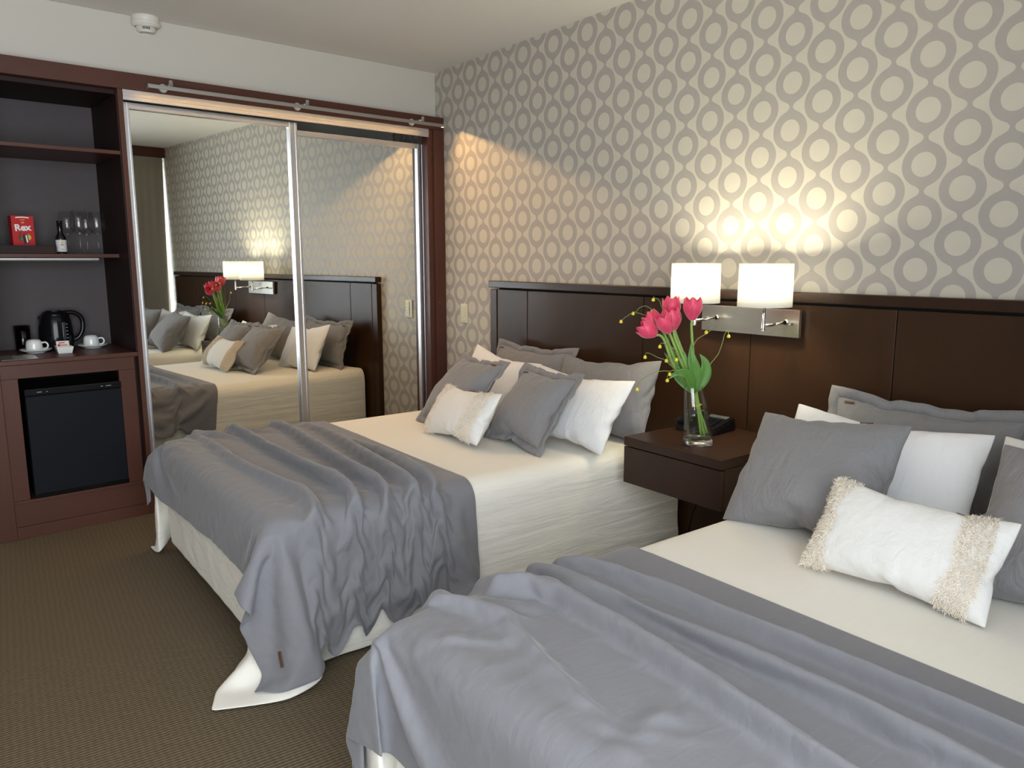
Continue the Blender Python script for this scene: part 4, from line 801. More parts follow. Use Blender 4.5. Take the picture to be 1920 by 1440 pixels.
2,2,1,-1,0,-1,1,0,-1,1,0,1,1,0,0,-1,-9,0,0,2,-1,-1,0,-1,1,-2,1,5,3,-1,-5,-1,3,2,-1,0,2,-1,1,2,2,-1,1,-1,-1,0,-1,1,0,0,0,1,0,0,0,0,-1,2,-1,0,
1,0,-1,0,0,-1,0,0,0,0,0,0,0,-1,0,-1,0,0,-1,-1,0,0,0,0,1,2,0,1,0,0,0,0,0,0,0,-1,1,0,0,1,0,0,-376,2,2,1,2,1,2,2,2,2,1,2,1,1,2,1,1,2,
3,7,11,12,12,13,13,12,13,12,13,13,12,13,12,13,13,12,13,12,13,12,13,13,12,13,13,12,13,12,13,13,12,13,13,12,13,13,12,13,13,12,13,13,13,12,13,13,12,13,13,13,12,13,13,10,8,3,0,0,
0,0,1,0,0,1,0,1,-8,-1,-1,0,-1,1,0,3,2,1,1,0,1,1,0,0,0,0,1,0,0,0,0,0,-1,1,0,0,0,-1,1,0,0,0,-1,1,0,0,0,0,0,0,0,0,0,0,0,0,0,0,0,0,
0,0,0,0,0,0,0,0,0,0,-1,1,0,-1,1,0,-1,0,1,0,-1,1,-1,0,2,0,0,0,-1,0,0,-1,0,0,-8,0,0,0,2,0,0,-2,1,1,2,0,1,1,0,2,0,0,0,0,-1,1,0,0,0,0,
0,0,0,0,0,0,0,0,0,0,0,0,0,1,-1,0,0,0,0,0,0,0,0,0,0,0,0,0,0,0,0,0,0,0,0,0,0,0,-1,1,0,-1,1,0,-1,0,0,0,1,1,-1,0,1,0,-1,0,0,0,0,-1,
-7,1,0,2,3,6,-2,-5,-4,0,-1,1,-1,1,1,0,3,2,0,0,0,0,0,0,0,0,-1,1,0,0,0,0,0,0,1,-1,0,0,0,0,0,0,1,-1,0,0,0,1,-1,0,0,0,0,0,0,-1,1,0,-1,1,
0,-1,1,0,0,0,0,0,0,-1,1,-1,0,0,1,0,2,-1,-1,1,1,-1,0,-1,0,-1,-1,-4,4,4,3,-7,5,3,-3,-6,-1,-1,2,0,0,0,2,0,0,0,0,0,0,0,0,0,1,-1,0,1,-1,0,1,-1,
0,1,-1,1,0,-1,1,-1,0,0,0,0,0,0,0,0,0,0,0,0,0,1,-1,0,0,0,0,0,0,-1,1,0,-1,1,-1,1,0,0,0,0,1,-3,2,3,-2,-1,0,2,-1,1,-1,0,10,-2,-5,2,-4,3,-7,6,
3,2,-6,-2,-2,4,2,-2,-3,-2,1,3,0,-1,1,-1,1,-1,0,1,0,-1,1,0,-1,1,0,-1,0,-1,0,1,-1,1,0,0,0,1,-1,0,1,-1,1,-1,0,1,-1,0,0,0,0,0,0,0,0,0,0,0,0,0,
0,0,-1,1,0,2,0,-2,-3,4,4,-3,-1,-1,2,-1,1,0,0,11,-1,-5,-1,0,-3,-4,-3,3,9,3,-2,-10,0,5,-4,4,-4,0,2,1,0,0,0,0,0,-1,0,0,-1,0,0,0,-1,1,1,1,-1,0,1,-1,
0,1,-1,0,1,-1,-1,1,-1,1,0,-1,1,0,0,0,0,0,-1,1,0,0,0,0,0,0,0,0,1,-1,1,-2,1,2,-2,-3,5,2,-3,0,0,1,-1,1,1,4,4,-5,-1,-1,4,-8,5,-6,-4,2,5,4,-4,-5,
7,-6,7,-4,0,-1,0,1,-1,1,-1,1,-1,1,1,0,0,0,1,0,0,-1,1,-1,0,0,0,-1,1,-1,0,1,0,0,1,-1,0,1,-1,-1,1,-1,1,0,0,0,0,0,0,-1,1,0,0,0,-1,0,0,1,-1,2,
0,-1,1,2,-1,-1,-1,1,0,-1,4,-3,-7,4,-3,-2,6,5,-7,10,-1,-8,-6,1,0,3,-2,7,-6,4,0,1,-1,0,1,-1,1,0,1,0,0,0,0,0,-1,0,0,0,0,0,-1,1,0,0,0,1,-1,0,1,-1,
0,0,-1,0,1,0,0,0,0,-1,1,0,-1,1,0,0,0,-1,1,0,0,0,0,-2,1,0,2,0,-1,1,2,-2,0,-1,1,0,7,-9,9,-5,-1,-3,-6,1,5,-4,6,7,-4,0,0,0,-3,-5,5,0,1,-1,1,0,
0,0,0,0,0,0,-1,0,1,-1,1,-1,0,0,-1,1,1,-1,0,1,-1,0,0,-1,0,1,-1,1,0,0,-1,1,-1,1,0,0,0,0,0,0,0,0,0,0,0,-1,1,0,-1,1,-2,2,0,0,-1,3,1,-1,0,0,
0,0,7,2,-5,3,-2,-1,-7,0,-2,1,-2,0,10,3,-1,-4,1,0,-1,0,0,0,0,0,-1,0,0,0,-1,0,0,0,-1,1,0,0,0,1,0,0,-1,0,0,-1,1,-1,1,0,0,-1,1,-1,1,0,0,0,1,-1,
0,0,0,0,0,0,-1,1,0,0,-1,1,0,0,0,0,2,-3,1,-1,-3,2,5,1,-3,1,0,1,-6,4,-1,-3,3,0,5,2,-3,-3,-1,0,2,2,4,3,0,-1,-5,1,-2,1,-1,-1,0,0,0,0,0,0,1,-1,
1,0,-1,0,0,-1,0,0,0,1,-1,1,-1,1,-1,1,-1,1,0,0,0,0,1,-1,0,0,0,0,0,-1,1,0,0,0,-1,1,1,-1,0,0,0,1,0,-2,0,2,-4,-2,4,5,-1,-3,2,0,-11,4,1,-1,3,2,
7,-2,0,-4,-1,2,1,-7,-1,1,2,1,7,-5,1,-1,1,0,0,1,0,-1,1,-1,0,0,-1,-1,1,0,0,0,1,0,0,0,0,-1,1,-1,1,0,1,-1,0,1,-1,0,0,0,0,0,0,0,0,0,0,0,0,0,
0,0,0,0,0,0,1,0,0,-1,0,-2,4,-6,-1,4,6,-3,-2,1,-8,-3,10,2,-8,5,-5,4,0,6,3,-3,-4,8,-6,-2,0,6,-7,2,0,0,0,0,1,-1,-1,0,0,0,-1,1,0,1,0,0,0,0,0,-1,
0,0,1,1,-1,1,0,0,-1,1,-1,0,0,0,-1,1,0,0,0,1,-1,1,-1,0,1,-1,1,0,-1,0,0,1,-1,1,0,1,-5,6,-5,3,-6,1,3,6,-5,1,7,-8,-5,8,3,-9,1,1,13,-2,-1,2,0,-8,
5,-3,-1,-9,4,0,1,0,-1,1,-1,0,1,0,0,1,0,0,0,0,-1,1,-1,1,-1,1,1,0,-1,0,1,0,-1,0,0,0,0,0,1,-1,1,0,-1,1,-1,0,0,0,0,0,-1,1,0,-1,1,0,0,-1,1,-2,
0,0,3,-3,8,-6,-1,0,-2,3,3,0,0,9,-7,-5,4,6,0,-2,-5,3,-1,-4,-1,-4,1,5,0,-2,-1,2,0,0,1,-1,1,1,-1,1,0,-1,1,0,0,0,0,0,1,0,0,0,0,-1,1,-1,0,-1,1,0,
0,0,1,-1,0,1,-1,-1,1,-1,1,-1,1,0,0,0,0,0,-1,1,-1,1,-1,1,0,-1,-1,4,-3,1,-2,9,-3,-8,0,-1,8,2,2,-5,3,-1,-5,4,8,-2,-2,-3,-3,3,-1,3,4,-2,1,3,-7,0,0,0,
0,1,-1,0,1,-1,0,1,-1,0,1,0,0,0,-1,0,0,0,-1,1,0,0,0,1,-1,0,1,-1,0,0,0,-1,0,1,0,0,0,0,0,-1,1,-1,1,-1,1,0,0,0,0,0,-1,1,-1,0,3,-3,1,-2,8,-3,
-4,-1,-4,1,9,-5,-4,-1,8,1,-1,1,-1,0,-1,-8,0,1,-4,4,1,-1,2,1,-2,1,0,0,0,0,0,1,-1,0,1,-1,0,-1,0,0,0,0,0,0,1,-1,0,1,-1,0,0,0,-1,1,-1,1,-1,1,0,0,
-1,1,-1,1,-1,1,0,0,0,1,-1,0,0,-1,1,-1,0,0,2,-1,2,-2,2,-4,1,5,1,2,-2,-6,4,4,1,-6,-5,3,-2,-1,-1,-3,2,7,2,1,-2,-8,-4,5,5,-1,2,-1,-1,0,0,-1,0,0,0,0,
-1,1,-1,0,1,0,0,0,1,-1,0,0,0,-1,1,-1,1,-1,1,-1,1,0,0,0,0,-1,1,-1,1,0,1,-1,0,1,-1,0,1,-1,0,-1,0,0,0,1,-1,1,0,0,-2,2,2,-1,1,0,3,0,3,0,-4,2,
-4,-5,1,-1,4,3,4,1,0,-1,0,1,0,0,-1,-1,-3,-1,1,0,1,0,0,-1,1,-1,1,-1,1,1,-1,0,1,-1,-1,1,-1,1,-1,1,-1,1,0,0,0,0,0,-1,0,0,1,0,0,1,0,-1,0,1,-1,0,
0,0,-1,1,0,1,-2,1,0,-1,0,1,1,-2,-1,2,1,1,0,-3,1,2,2,2,2,-4,0,-6,-4,2,2,3,-2,1,-3,-2,-1,5,5,-6,5,-2,2,2,-1,-2,-1,1,-1,1,0,0,0,0,0,-1,1,-1,0,0,
1,-1,1,-1,1,0,0,0,-1,1,-1,0,0,1,1,-1,0,1,-1,0,0,0,0,-1,1,0,0,0,0,0,0,0,0,-1,0,1,-1,1,0,0,-3,2,1,2,0,-2,-1,3,2,1,1,6,-1,-5,2,-4,-7,-1,1,0,
1,3,0,-1,0,5,-6,3,0,-1,0,1,0,-1,1,-1,0,0,0,1,-1,1,-1,1,-1,1,0,0,0,0,0,-1,0,0,1,-1,1,1,0,-1,0,1,-1,0,1,-1,0,0,0,0,0,-1,1,0,0,0,0,0,1,-1,
0,-1,0,1,0,0,-1,0,0,2,0,-2,0,2,3,-4,5,1,-1,3,-4,4,3,-4,1,-2,2,-6,-1,0,-2,0,3,-3,0,0,0,0,1,1,-1,1,0,0,0,-1,1,0,0,0,0,0,-1,1,-1,1,-1,1,1,0,
-1,1,0,-1,0,1,-1,0,0,0,-1,1,-1,1,0,0,0,0,0,-1,1,-1,1,1,0,0,-1,0,1,-3,2,1,-2,-2,0,1,1,1,-1,0,-2,5,-4,-1,3,4,3,0,1,1,-9,-4,-1,8,-2,-3,0,1,-2,0,
0,1,1,0,0,0,1,-1,0,0,0,0,0,-1,1,-1,1,0,0,0,1,-1,1,0,-1,0,1,-1,0,0,0,0,0,0,0,0,0,0,0,0,-1,1,-1,1,0,0,0,0,0,0,0,1,0,1,-1,-5,2,4,-1,-3,
-3,2,2,1,-2,-1,5,-8,2,-1,10,3,-3,-10,-6,0,5,7,-8,-4,6,0,-4,0,2,3,2,-1,0,1,0,-1,0,0,0,0,0,1,-1,1,-1,1,0,-1,1,0,-1,1,0,-1,1,-1,0,0,0,0,0,0,0,-1,
1,-1,1,0,0,0,0,0,0,0,0,0,0,0,0,0,0,1,1,0,2,-4,-5,5,2,-2,-5,0,3,2,-1,-1,5,-4,-6,3,-4,1,8,2,-2,3,0,-8,6,-5,-3,1,2,1,2,-1,-1,1,0,0,-1,1,-1,0,
0,0,0,0,0,0,1,-1,0,0,0,0,0,0,-1,1,-1,1,0,0,0,0,0,-1,1,0,0,0,0,0,0,0,0,0,1,-1,0,0,0,0,0,0,0,0,0,0,1,3,-7,-1,7,-2,-2,-4,2,3,0,-2,2,1,
2,7,-1,-5,-16,6,7,1,-4,0,-2,4,1,1,-1,-1,-2,2,0,-1,-1,0,0,-1,1,0,0,0,0,0,0,0,-1,1,-1,1,0,-1,1,-1,1,0,0,0,-1,1,0,0,0,0,0,0,0,1,-1,0,0,0,1,-1,
0,0,0,0,0,0,0,-1,1,-1,0,1,-1,4,-1,-3,1,2,-1,-3,-2,3,1,-1,-3,1,8,-2,-1,-6,3,1,1,-3,5,4,0,0,-1,-2,0,-2,0,-2,-1,0,0,-1,1,1,0,0,-1,0,0,-1,1,-1,1,-1,
1,0,-1,1,-1,1,-1,0,1,-1,1,0,-1,1,-1,1,0,0,0,0,0,0,0,0,-1,1,0,0,0,0,0,0,-1,1,-1,1,-1,-2,0,4,3,-3,-2,6,0,-3,-5,0,7,-3,0,-1,-2,3,0,0,6,0,-2,2,
-2,-2,2,2,-1,0,-2,0,-3,1,-2,1,0,1,0,0,-1,0,0,0,-1,1,0,0,0,0,0,-1,1,0,0,0,0,0,0,0,0,0,0,0,0,0,0,0,0,-1,1,0,0,0,0,0,-1,1,0,0,0,0,1,-1,
1,-2,-1,1,0,-1,4,-1,-3,-3,8,5,-1,-8,-2,8,1,0,-4,1,2,4,-5,1,0,-3,3,1,-5,2,2,-1,-1,3,4,-4,0,-1,1,-1,-1,0,0,0,1,0,1,-1,0,0,0,0,0,1,-1,0,0,0,1,-1,
0,0,0,0,0,0,0,0,0,0,0,0,0,-1,1,0,0,0,1,-1,0,0,0,0,0,0,0,1,0,-2,0,0,2,-1,-2,2,-5,3,5,3,-8,-1,-2,6,-6,-6,5,1,5,-7,5,-2,0,0,5,-9,1,6,3,-6,
-3,3,0,1,-1,0,0,0,0,1,-1,1,0,0,0,0,0,1,-1,0,0,0,1,-1,0,0,0,1,-1,0,0,0,1,-1,0,0,0,0,0,1,-1,0,1,-1,0,0,0,0,0,0,0,0,-1,1,0,1,-2,1,2,2,
-3,3,0,-6,2,2,-1,-2,-7,5,11,-6,-10,7,-7,10,-7,6,-6,1,4,5,-8,-6,0,2,3,0,2,-1,0,1,1,-1,1,0,0,0,0,0,0,0,0,0,0,0,1,-1,0,0,0,1,-1,0,1,-1,1,-1,0,0,
0,0,0,1,-1,0,0,0,0,0,0,0,0,1,-1,0,-1,0,1,-1,-1,0,2,0,1,-1,1,1,0,-2,0,1,2,-2,-4,-1,5,6,2,-12,8,-11,6,-7,4,-2,-1,6,8,2,-2,-4,-6,1,1,0,1,0,-1,1,
0,-1,1,0,-1,1,0,0,0,0,0,0,0,0,0,0,0,-1,1,0,-1,1,-1,1,0,0,0,0,0,0,0,0,0,0,-1,1,0,0,0,-1,1,0,1,0,-2,0,2,-1,-2,1,0,1,0,-1,2,-1,-3,2,4,-3,
-2,3,-5,-2,0,10,-10,7,-2,8,1,-2,-8,-6,-1,3,5,5,-2,0,-2,0,0,0,1,0,-1,1,-1,0,1,-1,0,0,0,0,0,0,-1,1,-1,1,0,0,0,-1,1,0,0,0,-1,1,0,0,0,-1,1,0,0,0,
0,0,-1,1,-1,1,0,0,0,0,1,0,1,1,-2,-5,2,3,-1,-2,3,0,-4,0,3,1,1,-2,-3,-2,2,-3,11,5,0,-6,-3,3,1,-2,-4,-4,0,3,5,-1,0,0,0,0,-1,0,1,-1,1,-1,0,0,0,0,
0,0,0,0,0,0,1,-1,0,0,0,0,0,0,0,0,0,0,-1,1,0,0,0,-1,1,-1,1,0,0,0,0,0,-1,1,0,0,1,0,-1,1,2,-4,-4,4,3,-4,1,3,-3,-3,2,3,-2,4,-5,2,3,0,-2,0,
-2,2,-1,-1,3,-1,2,0,-2,-1,4,-3,1,-1,0,0,0,0,-1,1,0,0,0,0,0,0,0,0,0,0,0,0,0,0,0,0,0,0,0,0,0,0,0,0,0,0,-1,1,0,0,0,0,0,0,0,0,0,0,0,0,
0,0,0,1,-2,0,2,2,-5,-3,7,-3,-1,3,1,-3,-3,3,-3,0,7,-1,-5,-2,4,-4,-2,3,4,0,-1,4,-3,3,1,-2,-3,1,-2,1,0,-1,1,0,0,0,-1,1,0,0,0,0,0,0,0,0,0,0,0,0,
0,0,0,0,0,0,0,0,0,0,0,0,1,-1,0,0,0,1,-1,0,0,0,0,0,1,-1,0,0,0,-1,2,-2,2,4,-2,-4,2,-1,2,-2,1,5,-6,1,-3,0,1,-4,-1,1,0,1,2,-2,2,2,2,1,2,-3,
-3,0,1,0,1,0,0,0,0,0,0,0,0,0,-1,1,-1,1,0,-1,1,0,0,0,-1,1,0,0,0,0,0,0,0,0,0,0,1,-1,0,0,0,0,0,0,0,0,0,0,0,0,0,0,0,0,-1,0,1,0,-1,4,
-2,2,-3,6,-11,8,-2,-2,10,-3,-3,-1,-1,7,-2,-2,-6,-2,3,1,-1,-2,0,1,5,0,2,0,-3,3,1,1,-1,1,0,-1,0,-1,1,-1,1,-1,1,0,-1,1,0,-1,1,0,0,0,-1,1,0,0,0,0,0,0,
0,0,-1,1,0,0,0,0,0,-1,1,-1,1,0,0,0,-1,1,-1,1,0,1,0,1,-1,-5,7,-6,-3,6,0,-5,6,-3,0,7,-1,-1,-3,0,5,2,-2,2,-5,-1,-1,2,6,-3,-3,1,2,3,-2,-2,0,0,1,-1,
0,1,0,1,-1,1,-1,1,0,-1,1,0,-1,1,-1,0,1,-1,1,-1,0,0,0,-1,1,0,0,0,0,0,-1,1,-1,1,0,0,0,0,0,0,0,0,0,0,0,0,0,0,0,1,0,-3,5,3,-5,-5,10,-8,6,5,
-7,-4,-1,0,-1,-1,-1,-4,7,1,6,-3,2,-2,-5,4,3,1,-5,-8,8,-1,0,0,-1,1,0,-1,1,0,0,0,0,0,0,0,0,0,0,0,0,0,-1,1,0,0,0,0,0,0,0,-1,1,0,0,0,0,0,0,0,
0,0,0,1,-1,0,0,0,0,0,0,0,0,-1,1,0,0,1,-3,0,5,4,-9,8,0,0,5,-2,-2,-4,4,-3,0,8,-1,-5,-3,4,-1,3,0,-3,-3,0,4,2,-4,3,1,-1,1,0,0,0,0,0,0,0,1,-1,
0,0,0,0,0,0,0,0,0,0,0,0,0,0,0,0,0,0,0,0,0,0,0,0,1,-1,0,0,0,-1,1,0,0,0,0,-1,1,-1,1,0,-1,0,1,3,-6,3,5,-7,2,5,-6,0,4,2,-6,1,-4,5,1,1,
1,2,-3,2,-2,2,4,2,-3,-3,-3,3,0,0,0,1,-1,0,0,0,0,-1,1,0,-1,1,-1,1,0,-1,1,-1,1,0,0,0,-1,1,-1,1,0,0,0,0,0,0,0,0,0,0,-1,1,0,0,0,0,0,-1,1,-1,
1,0,0,0,0,0,0,0,-1,0,3,2,-3,-4,9,-8,0,1,-2,1,-3,-1,9,-5,2,-3,-7,3,6,2,-1,-2,-2,3,4,-1,1,-3,-1,0,0,-1,1,-1,0,0,0,0,0,-1,1,-1,1,0,-1,1,-1,1,0,-1,
1,-1,1,0,0,0,-1,1,0,0,0,-1,1,0,0,0,0,0,-1,1,-1,1,-1,1,-1,1,-1,1,-1,1,-1,1,-1,0,-1,-5,7,-2,-4,13,-12,6,2,-1,-2,1,-7,6,-5,4,-2,-4,6,-1,0,-2,4,3,-2,-1,
1,4,0,2,-5,-1,0,0,-1,1,-1,1,-1,1,-1,1,0,0,0,-1,1,0,0,0,-1,1,0,0,0,-1,1,0,0,0,-1,1,0,0,0,-1,1,-1,1,0,0,0,0,0,0,0,0,0,0,0,0,-1,1,-2,1,-2,
0,7,-13,8,8,-9,10,0,0,0,1,-4,-3,-6,1,-2,0,6,5,0,-1,0,-1,-2,1,-1,0,1,1,0,6,-4,-2,0,1,-1,1,0,0,0,0,0,0,0,0,0,0,0,0,0,0,0,0,0,0,0,0,-1,1,0,
0,0,-1,1,0,0,0,0,0,-1,1,-1,1,0,0,0,0,0,0,0,0,0,-2,2,0,1,2,3,1,-11,3,8,-1,-1,1,0,-1,3,-11,1,-1,2,1,3,-3,0,-1,-2,1,-1,1,1,1,1,2,3,-1,3,0,0,
0,0,0,0,0,0,0,0,0,0,0,0,0,-1,1,0,0,0,-1,1,0,0,0,0,0,0,0,0,0,0,-1,1,-1,1,0,0,0,0,0,-1,1,-1,1,-1,1,-1,1,0,1,-1,0,1,-1,2,7,-4,-4,-6,-2,-1,
1,2,0,-2,-8,-2,1,0,1,-3,-1,0,1,1,0,1,0,0,2,0,1,2,4,2,-2,0,0,1,-1,0,0,0,0,0,-1,1,0,0,0,0,0,0,0,0,0,0,-1,1,0,0,0,-1,1,0,0,0,0,0,0,0,
-1,1,-1,1,0,0,0,0,0,0,0,0,0,0,0,0,0,0,-2,2,6,0,-12,2,1,-1,-4,1,1,-2,-6,1,0,0,-2,1,1,1,1,1,1,1,1,2,0,2,1,2,-2,-8,3,0,-1,0,0,0,0,0,0,0,
0,0,-1,1,0,0,0,-1,1,0,0,0,0,0,-1,1,0,0,0,-1,1,0,0,0,0,0,0,0,0,0,-1,1,-1,1,0,0,0,0,0,0,0,0,0,-2,1,-1,2,6,-4,-2,2,-6,2,-3,-1,0,3,-1,-1,0,
3,1,0,0,0,1,1,0,1,0,2,-1,1,-10,-4,5,0,-1,0,0,0,0,0,0,0,0,0,0,0,0,0,0,0,0,0,-1,1,0,0,0,0,0,-1,1,0,0,0,-1,1,-1,1,0,0,0,0,0,0,0,0,0,
-1,1,0,0,-1,1,0,0,-1,0,1,-1,-1,8,2,-7,0,-5,-4,0,0,2,3,-1,0,2,3,-1,1,1,1,0,0,1,1,0,-3,-2,-3,-6,2,3,-1,-1,1,-1,0,-1,1,-1,1,-1,1,0,0,0,-1,1,0,0,
0,0,0,-1,1,0,0,0,0,0,-1,1,0,0,0,0,0,-1,1,-1,1,0,0,0,0,0,0,0,0,0,0,0,0,0,-1,1,0,0,-2,3,5,-1,-6,0,-3,-3,-1,0,3,1,4,2,-3,3,1,0,0,0,0,0,
-3,-2,-3,1,-10,2,5,1,-1,-1,-1,1,0,0,0,0,0,0,0,-1,1,0,0,0,-1,1,0,0,0,0,0,-1,1,0,0,0,0,0,-1,1,0,0,0,0,0,0,0,-1,1,0,0,0,0,0,-1,1,0,0,0,-1,
1,0,1,0,-1,-2,9,1,-9,2,-3,-3,-2,-1,5,4,2,-1,1,0,-1,0,0,-1,-1,-3,-1,0,1,-10,-3,8,2,-1,0,-1,0,-1,1,0,-1,1,0,0,0,0,0,-1,1,0,0,0,-1,1,0,0,0,0,0,-1,
1,0,0,0,0,0,-1,1,0,0,0,0,0,0,0,0,0,0,0,0,1,-1,1,-1,0,0,0,1,-1,1,-1,-1,4,4,2,-2,-2,-6,-4,-2,8,2,0,1,0,-1,0,-1,-2,-1,-2,1,1,-3,-9,-3,5,6,2,-3,
1,-1,-1,0,0,0,0,0,-1,1,0,0,0,0,0,-1,1,0,0,0,-1,1,0,0,0,0,0,-1,1,0,0,0,0,0,-1,1,0,0,0,0,0,0,0,0,0,0,0,0,-1,0,0,1,0,0,0,-1,1,0,0,8,
-2,1,1,-1,-5,-6,8,1,0,1,0,-1,-2,-1,-1,1,1,1,-6,-9,-2,2,8,3,0,-3,0,0,-2,1,-1,1,0,0,0,0,-1,1,0,0,0,0,0,-1,1,0,0,0,-1,1,0,0,0,0,0,-1,1,0,0,0,
0,0,0,0,0,0,0,0,0,0,0,0,-1,1,0,0,0,0,1,-1,1,-1,-1,0,0,3,7,-1,-1,1,0,-3,9,0,1,0,-2,-1,-1,0,2,-1,0,-9,-6,-1,1,6,5,0,1,-1,-3,1,-1,-1,1,0,0,0,
0,0,0,0,-1,1,0,0,0,0,0,-1,1,0,0,0,-1,1,0,0,0,0,0,-1,1,0,0,0,-1,1,0,0,0,-1,1,0,0,0,0,-1,1,0,0,0,0,0,-1,0,1,0,0,0,6,3,-1,0,0,1,9,0,
0,0,0,-1,0,0,-1,-2,-8,-5,-1,0,3,7,2,1,-1,0,-2,2,-2,-1,0,-1,1,-1,1,-1,1,0,0,0,-1,1,0,0,0,0,0,-1,1,0,0,0,-1,1,-1,1,0,0,0,-1,1,0,0,0,-1,1,0,0,
0,-1,1,-1,1,0,-1,0,0,1,0,0,-1,-1,2,-1,0,0,4,4,2,-1,0,0,16,13,12,12,13,12,12,13,12,13,12,13,12,13,12,13,13,12,12,10,7,3,0,0,0,0,0,0,0,0,0,0,0,0,0,0,
0,0,0,0,0,0,0,0,0,0,0,0,0,0,0,0,0,0,0,0,0,0,0,0,0,0,0,0,0,0,0,0,0,0,0,0,-4,-6,-11,-12,-13,-12,-13,-12,-13,-12,-13,-12,-13,-12,3,0,0,0,-1,0,1,-2,0,-1,
1,-1,1,-1,1,-1,0,0,0,-1,1,0,0,0,0,0,0,0,0,0,0,0,0,0,0,0,0,0,0,0,0,0,0,0,0,0,0,0,0,0,0,0,0,0,0,0,0,0,0,0,0,0,0,0,0,0,0,0,0,0,
0,0,1,0,0,0,0,0,0,0,0,0,0,0,0,0,3,0,0,0,0,-1,-1,1,0,-1,-1,1,-1,0,0,0,0,0,0,0,0,0,0,0,0,0,0,0,0,0,0,0,0,0,0,0,0,0,0,0,0,0,0,0,
0,0,0,0,0,0,0,0,0,0,0,0,0,0,0,0,0,0,0,0,0,0,0,0,0,0,0,0,0,0,1,0,1,0,0,0,0,0,0,0,0,0,4,-1,0,-1,-1,-2,1,0,1,1,0,-1,0,1,-1,0,-1,0,
0,0,0,0,0,0,0,0,0,0,0,0,0,0,0,0,0,0,0,0,0,0,0,0,0,0,-1,0,0,1,0,0,0,0,0,0,1,0,0,0,0,-1,0,1,0,-1,0,0,0,0,0,1,1,0,-1,0,1,1,0,0,
0,0,0,0,0,0,0,0,3,0,0,-2,-3,3,-1,0,0,0,0,1,-1,-1,1,0,-1,0,1,1,-1,0,0,0,0,0,0,0,0,0,0,0,-1,0,0,0,0,1,1,1,0,1,0,1,2,2,0,-1,0,0,0,0,
0,0,-1,-1,-1,-1,-2,0,-1,0,-1,1,0,0,0,0,0,-1,0,0,4,0,2,-1,1,0,0,0,0,0,0,0,1,-1,5,-1,-3,0,1,0,0,-1,0,0,1,0,2,-2,0,1,2,1,-1,-6,1,0,1,-1,0,0,
-1,0,0,1,1,2,3,2,2,2,1,0,0,0,1,0,1,-1,0,-3,-1,-1,-1,-1,-3,-2,-3,-2,-2,0,1,0,2,1,2,-1,2,0,1,0,-1,0,-1,-1,-1,-1,0,6,1,-1,-1,1,2,-1,1,-1,1,-1,0,1,
2,-1,3,1,0,0,-1,2,0,1,-1,0,1,3,-1,-1,1,-2,2,-5,-3,-1,0,3,2,2,3,2,2,1,1,0,0,0,-1,0,-1,-1,-1,-2,-2,-3,-3,-2,-3,-2,-1,-2,-2,-3,2,2,3,2,2,3,2,3,2,3,
0,1,0,1,-1,0,0,-1,0,-1,-1,-2,-3,-6,3,0,0,-1,0,1,0,1,-1,1,-1,0,10,-5,1,2,1,-1,2,0,-1,1,1,-2,-1,1,1,1,-3,3,-6,9,-2,1,2,0,0,0,0,0,1,0,-2,-2,-3,-4,
-3,-5,-3,-2,-3,-2,0,0,0,0,-1,1,1,4,3,5,1,2,4,3,4,0,0,0,-1,-3,-3,-2,-4,-3,-2,-2,-1,-1,1,2,-2,1,0,5,-3,1,-1,0,1,0,0,0,0,0,0,0,10,0,-1,0,1,0,0,0,
0,-2,0,3,-1,0,0,0,2,-4,5,0,1,0,0,0,-1,-2,-3,-3,-5,-4,-2,-2,-3,-2,-2,-1,1,2,1,3,-2,1,2,3,4,2,3,1,3,3,4,1,-1,-2,-3,-3,-4,-6,-4,-4,-1,-2,2,0,1,2,2,1,
1,0,4,2,1,-6,0,1,0,0,0,0,0,0,0,0,0,0,3,7,-1,0,2,1,-2,0,1,0,-2,-2,0,-3,-1,-2,0,2,-1,-3,-1,-2,-2,-1,-1,0,-1,-2,-1,0,-1,-2,2,2,2,3,0,3,-1,0,5,2,
2,2,2,4,2,2,-1,-2,-4,-4,-6,-5,-5,-3,-2,1,2,2,2,3,2,2,1,0,1,1,-2,0,-1,2,-2,2,-3,0,1,0,-1,1,-1,1,0,0,0,0,2,0,1,0,0,0,-1,-1,-2,0,0,-1,-2,-4,-1,0,
-1,-1,-3,-1,-2,-1,0,0,4,0,-1,0,2,2,2,2,0,2,2,3,2,-1,6,2,2,3,2,1,0,-2,-5,-5,-5,-5,-5,-4,-1,0,3,2,4,3,1,2,1,0,0,-1,0,0,-1,1,1,-1,1,-2,2,-1,4,-1,
0,0,0,0,1,-1,1,0,0,0,-8,-1,1,0,-1,0,1,-1,0,-1,0,1,-4,2,0,0,0,0,1,-1,4,4,-2,3,-6,1,1,1,0,0,2,3,4,2,3,1,3,2,1,2,-1,-2,-4,-6,-6,-6,-3,-4,-1,-1,
2,4,3,4,1,3,-1,1,0,-1,0,0,-1,1,0,1,-1,-1,0,1,-1,1,0,2,4,0,0,1,-2,0,1,1,0,0,0,0,-6,-4,0,0,0,0,0,0,0,0,1,-3,2,2,0,0,-2,2,0,7,0,-1,1,-2,
1,0,3,3,4,3,2,2,0,1,1,1,-1,-2,-4,-6,-7,-6,-4,-3,-1,0,0,4,3,5,2,1,1,1,1,-3,1,-1,1,0,0,1,-1,0,0,-1,1,0,0,0,0,-1,2,4,2,-2,1,0,1,-1,0,0,1,0,
1,-1,-6,3,-6,0,0,0,1,-1,0,0,0,5,5,0,3,2,3,-3,4,-8,-1,1,4,3,4,2,2,0,0,0,0,-1,0,-3,-4,-6,-5,-7,-4,-3,0,0,0,2,4,4,4,1,1,0,0,1,-1,0,-2,2,0,0,
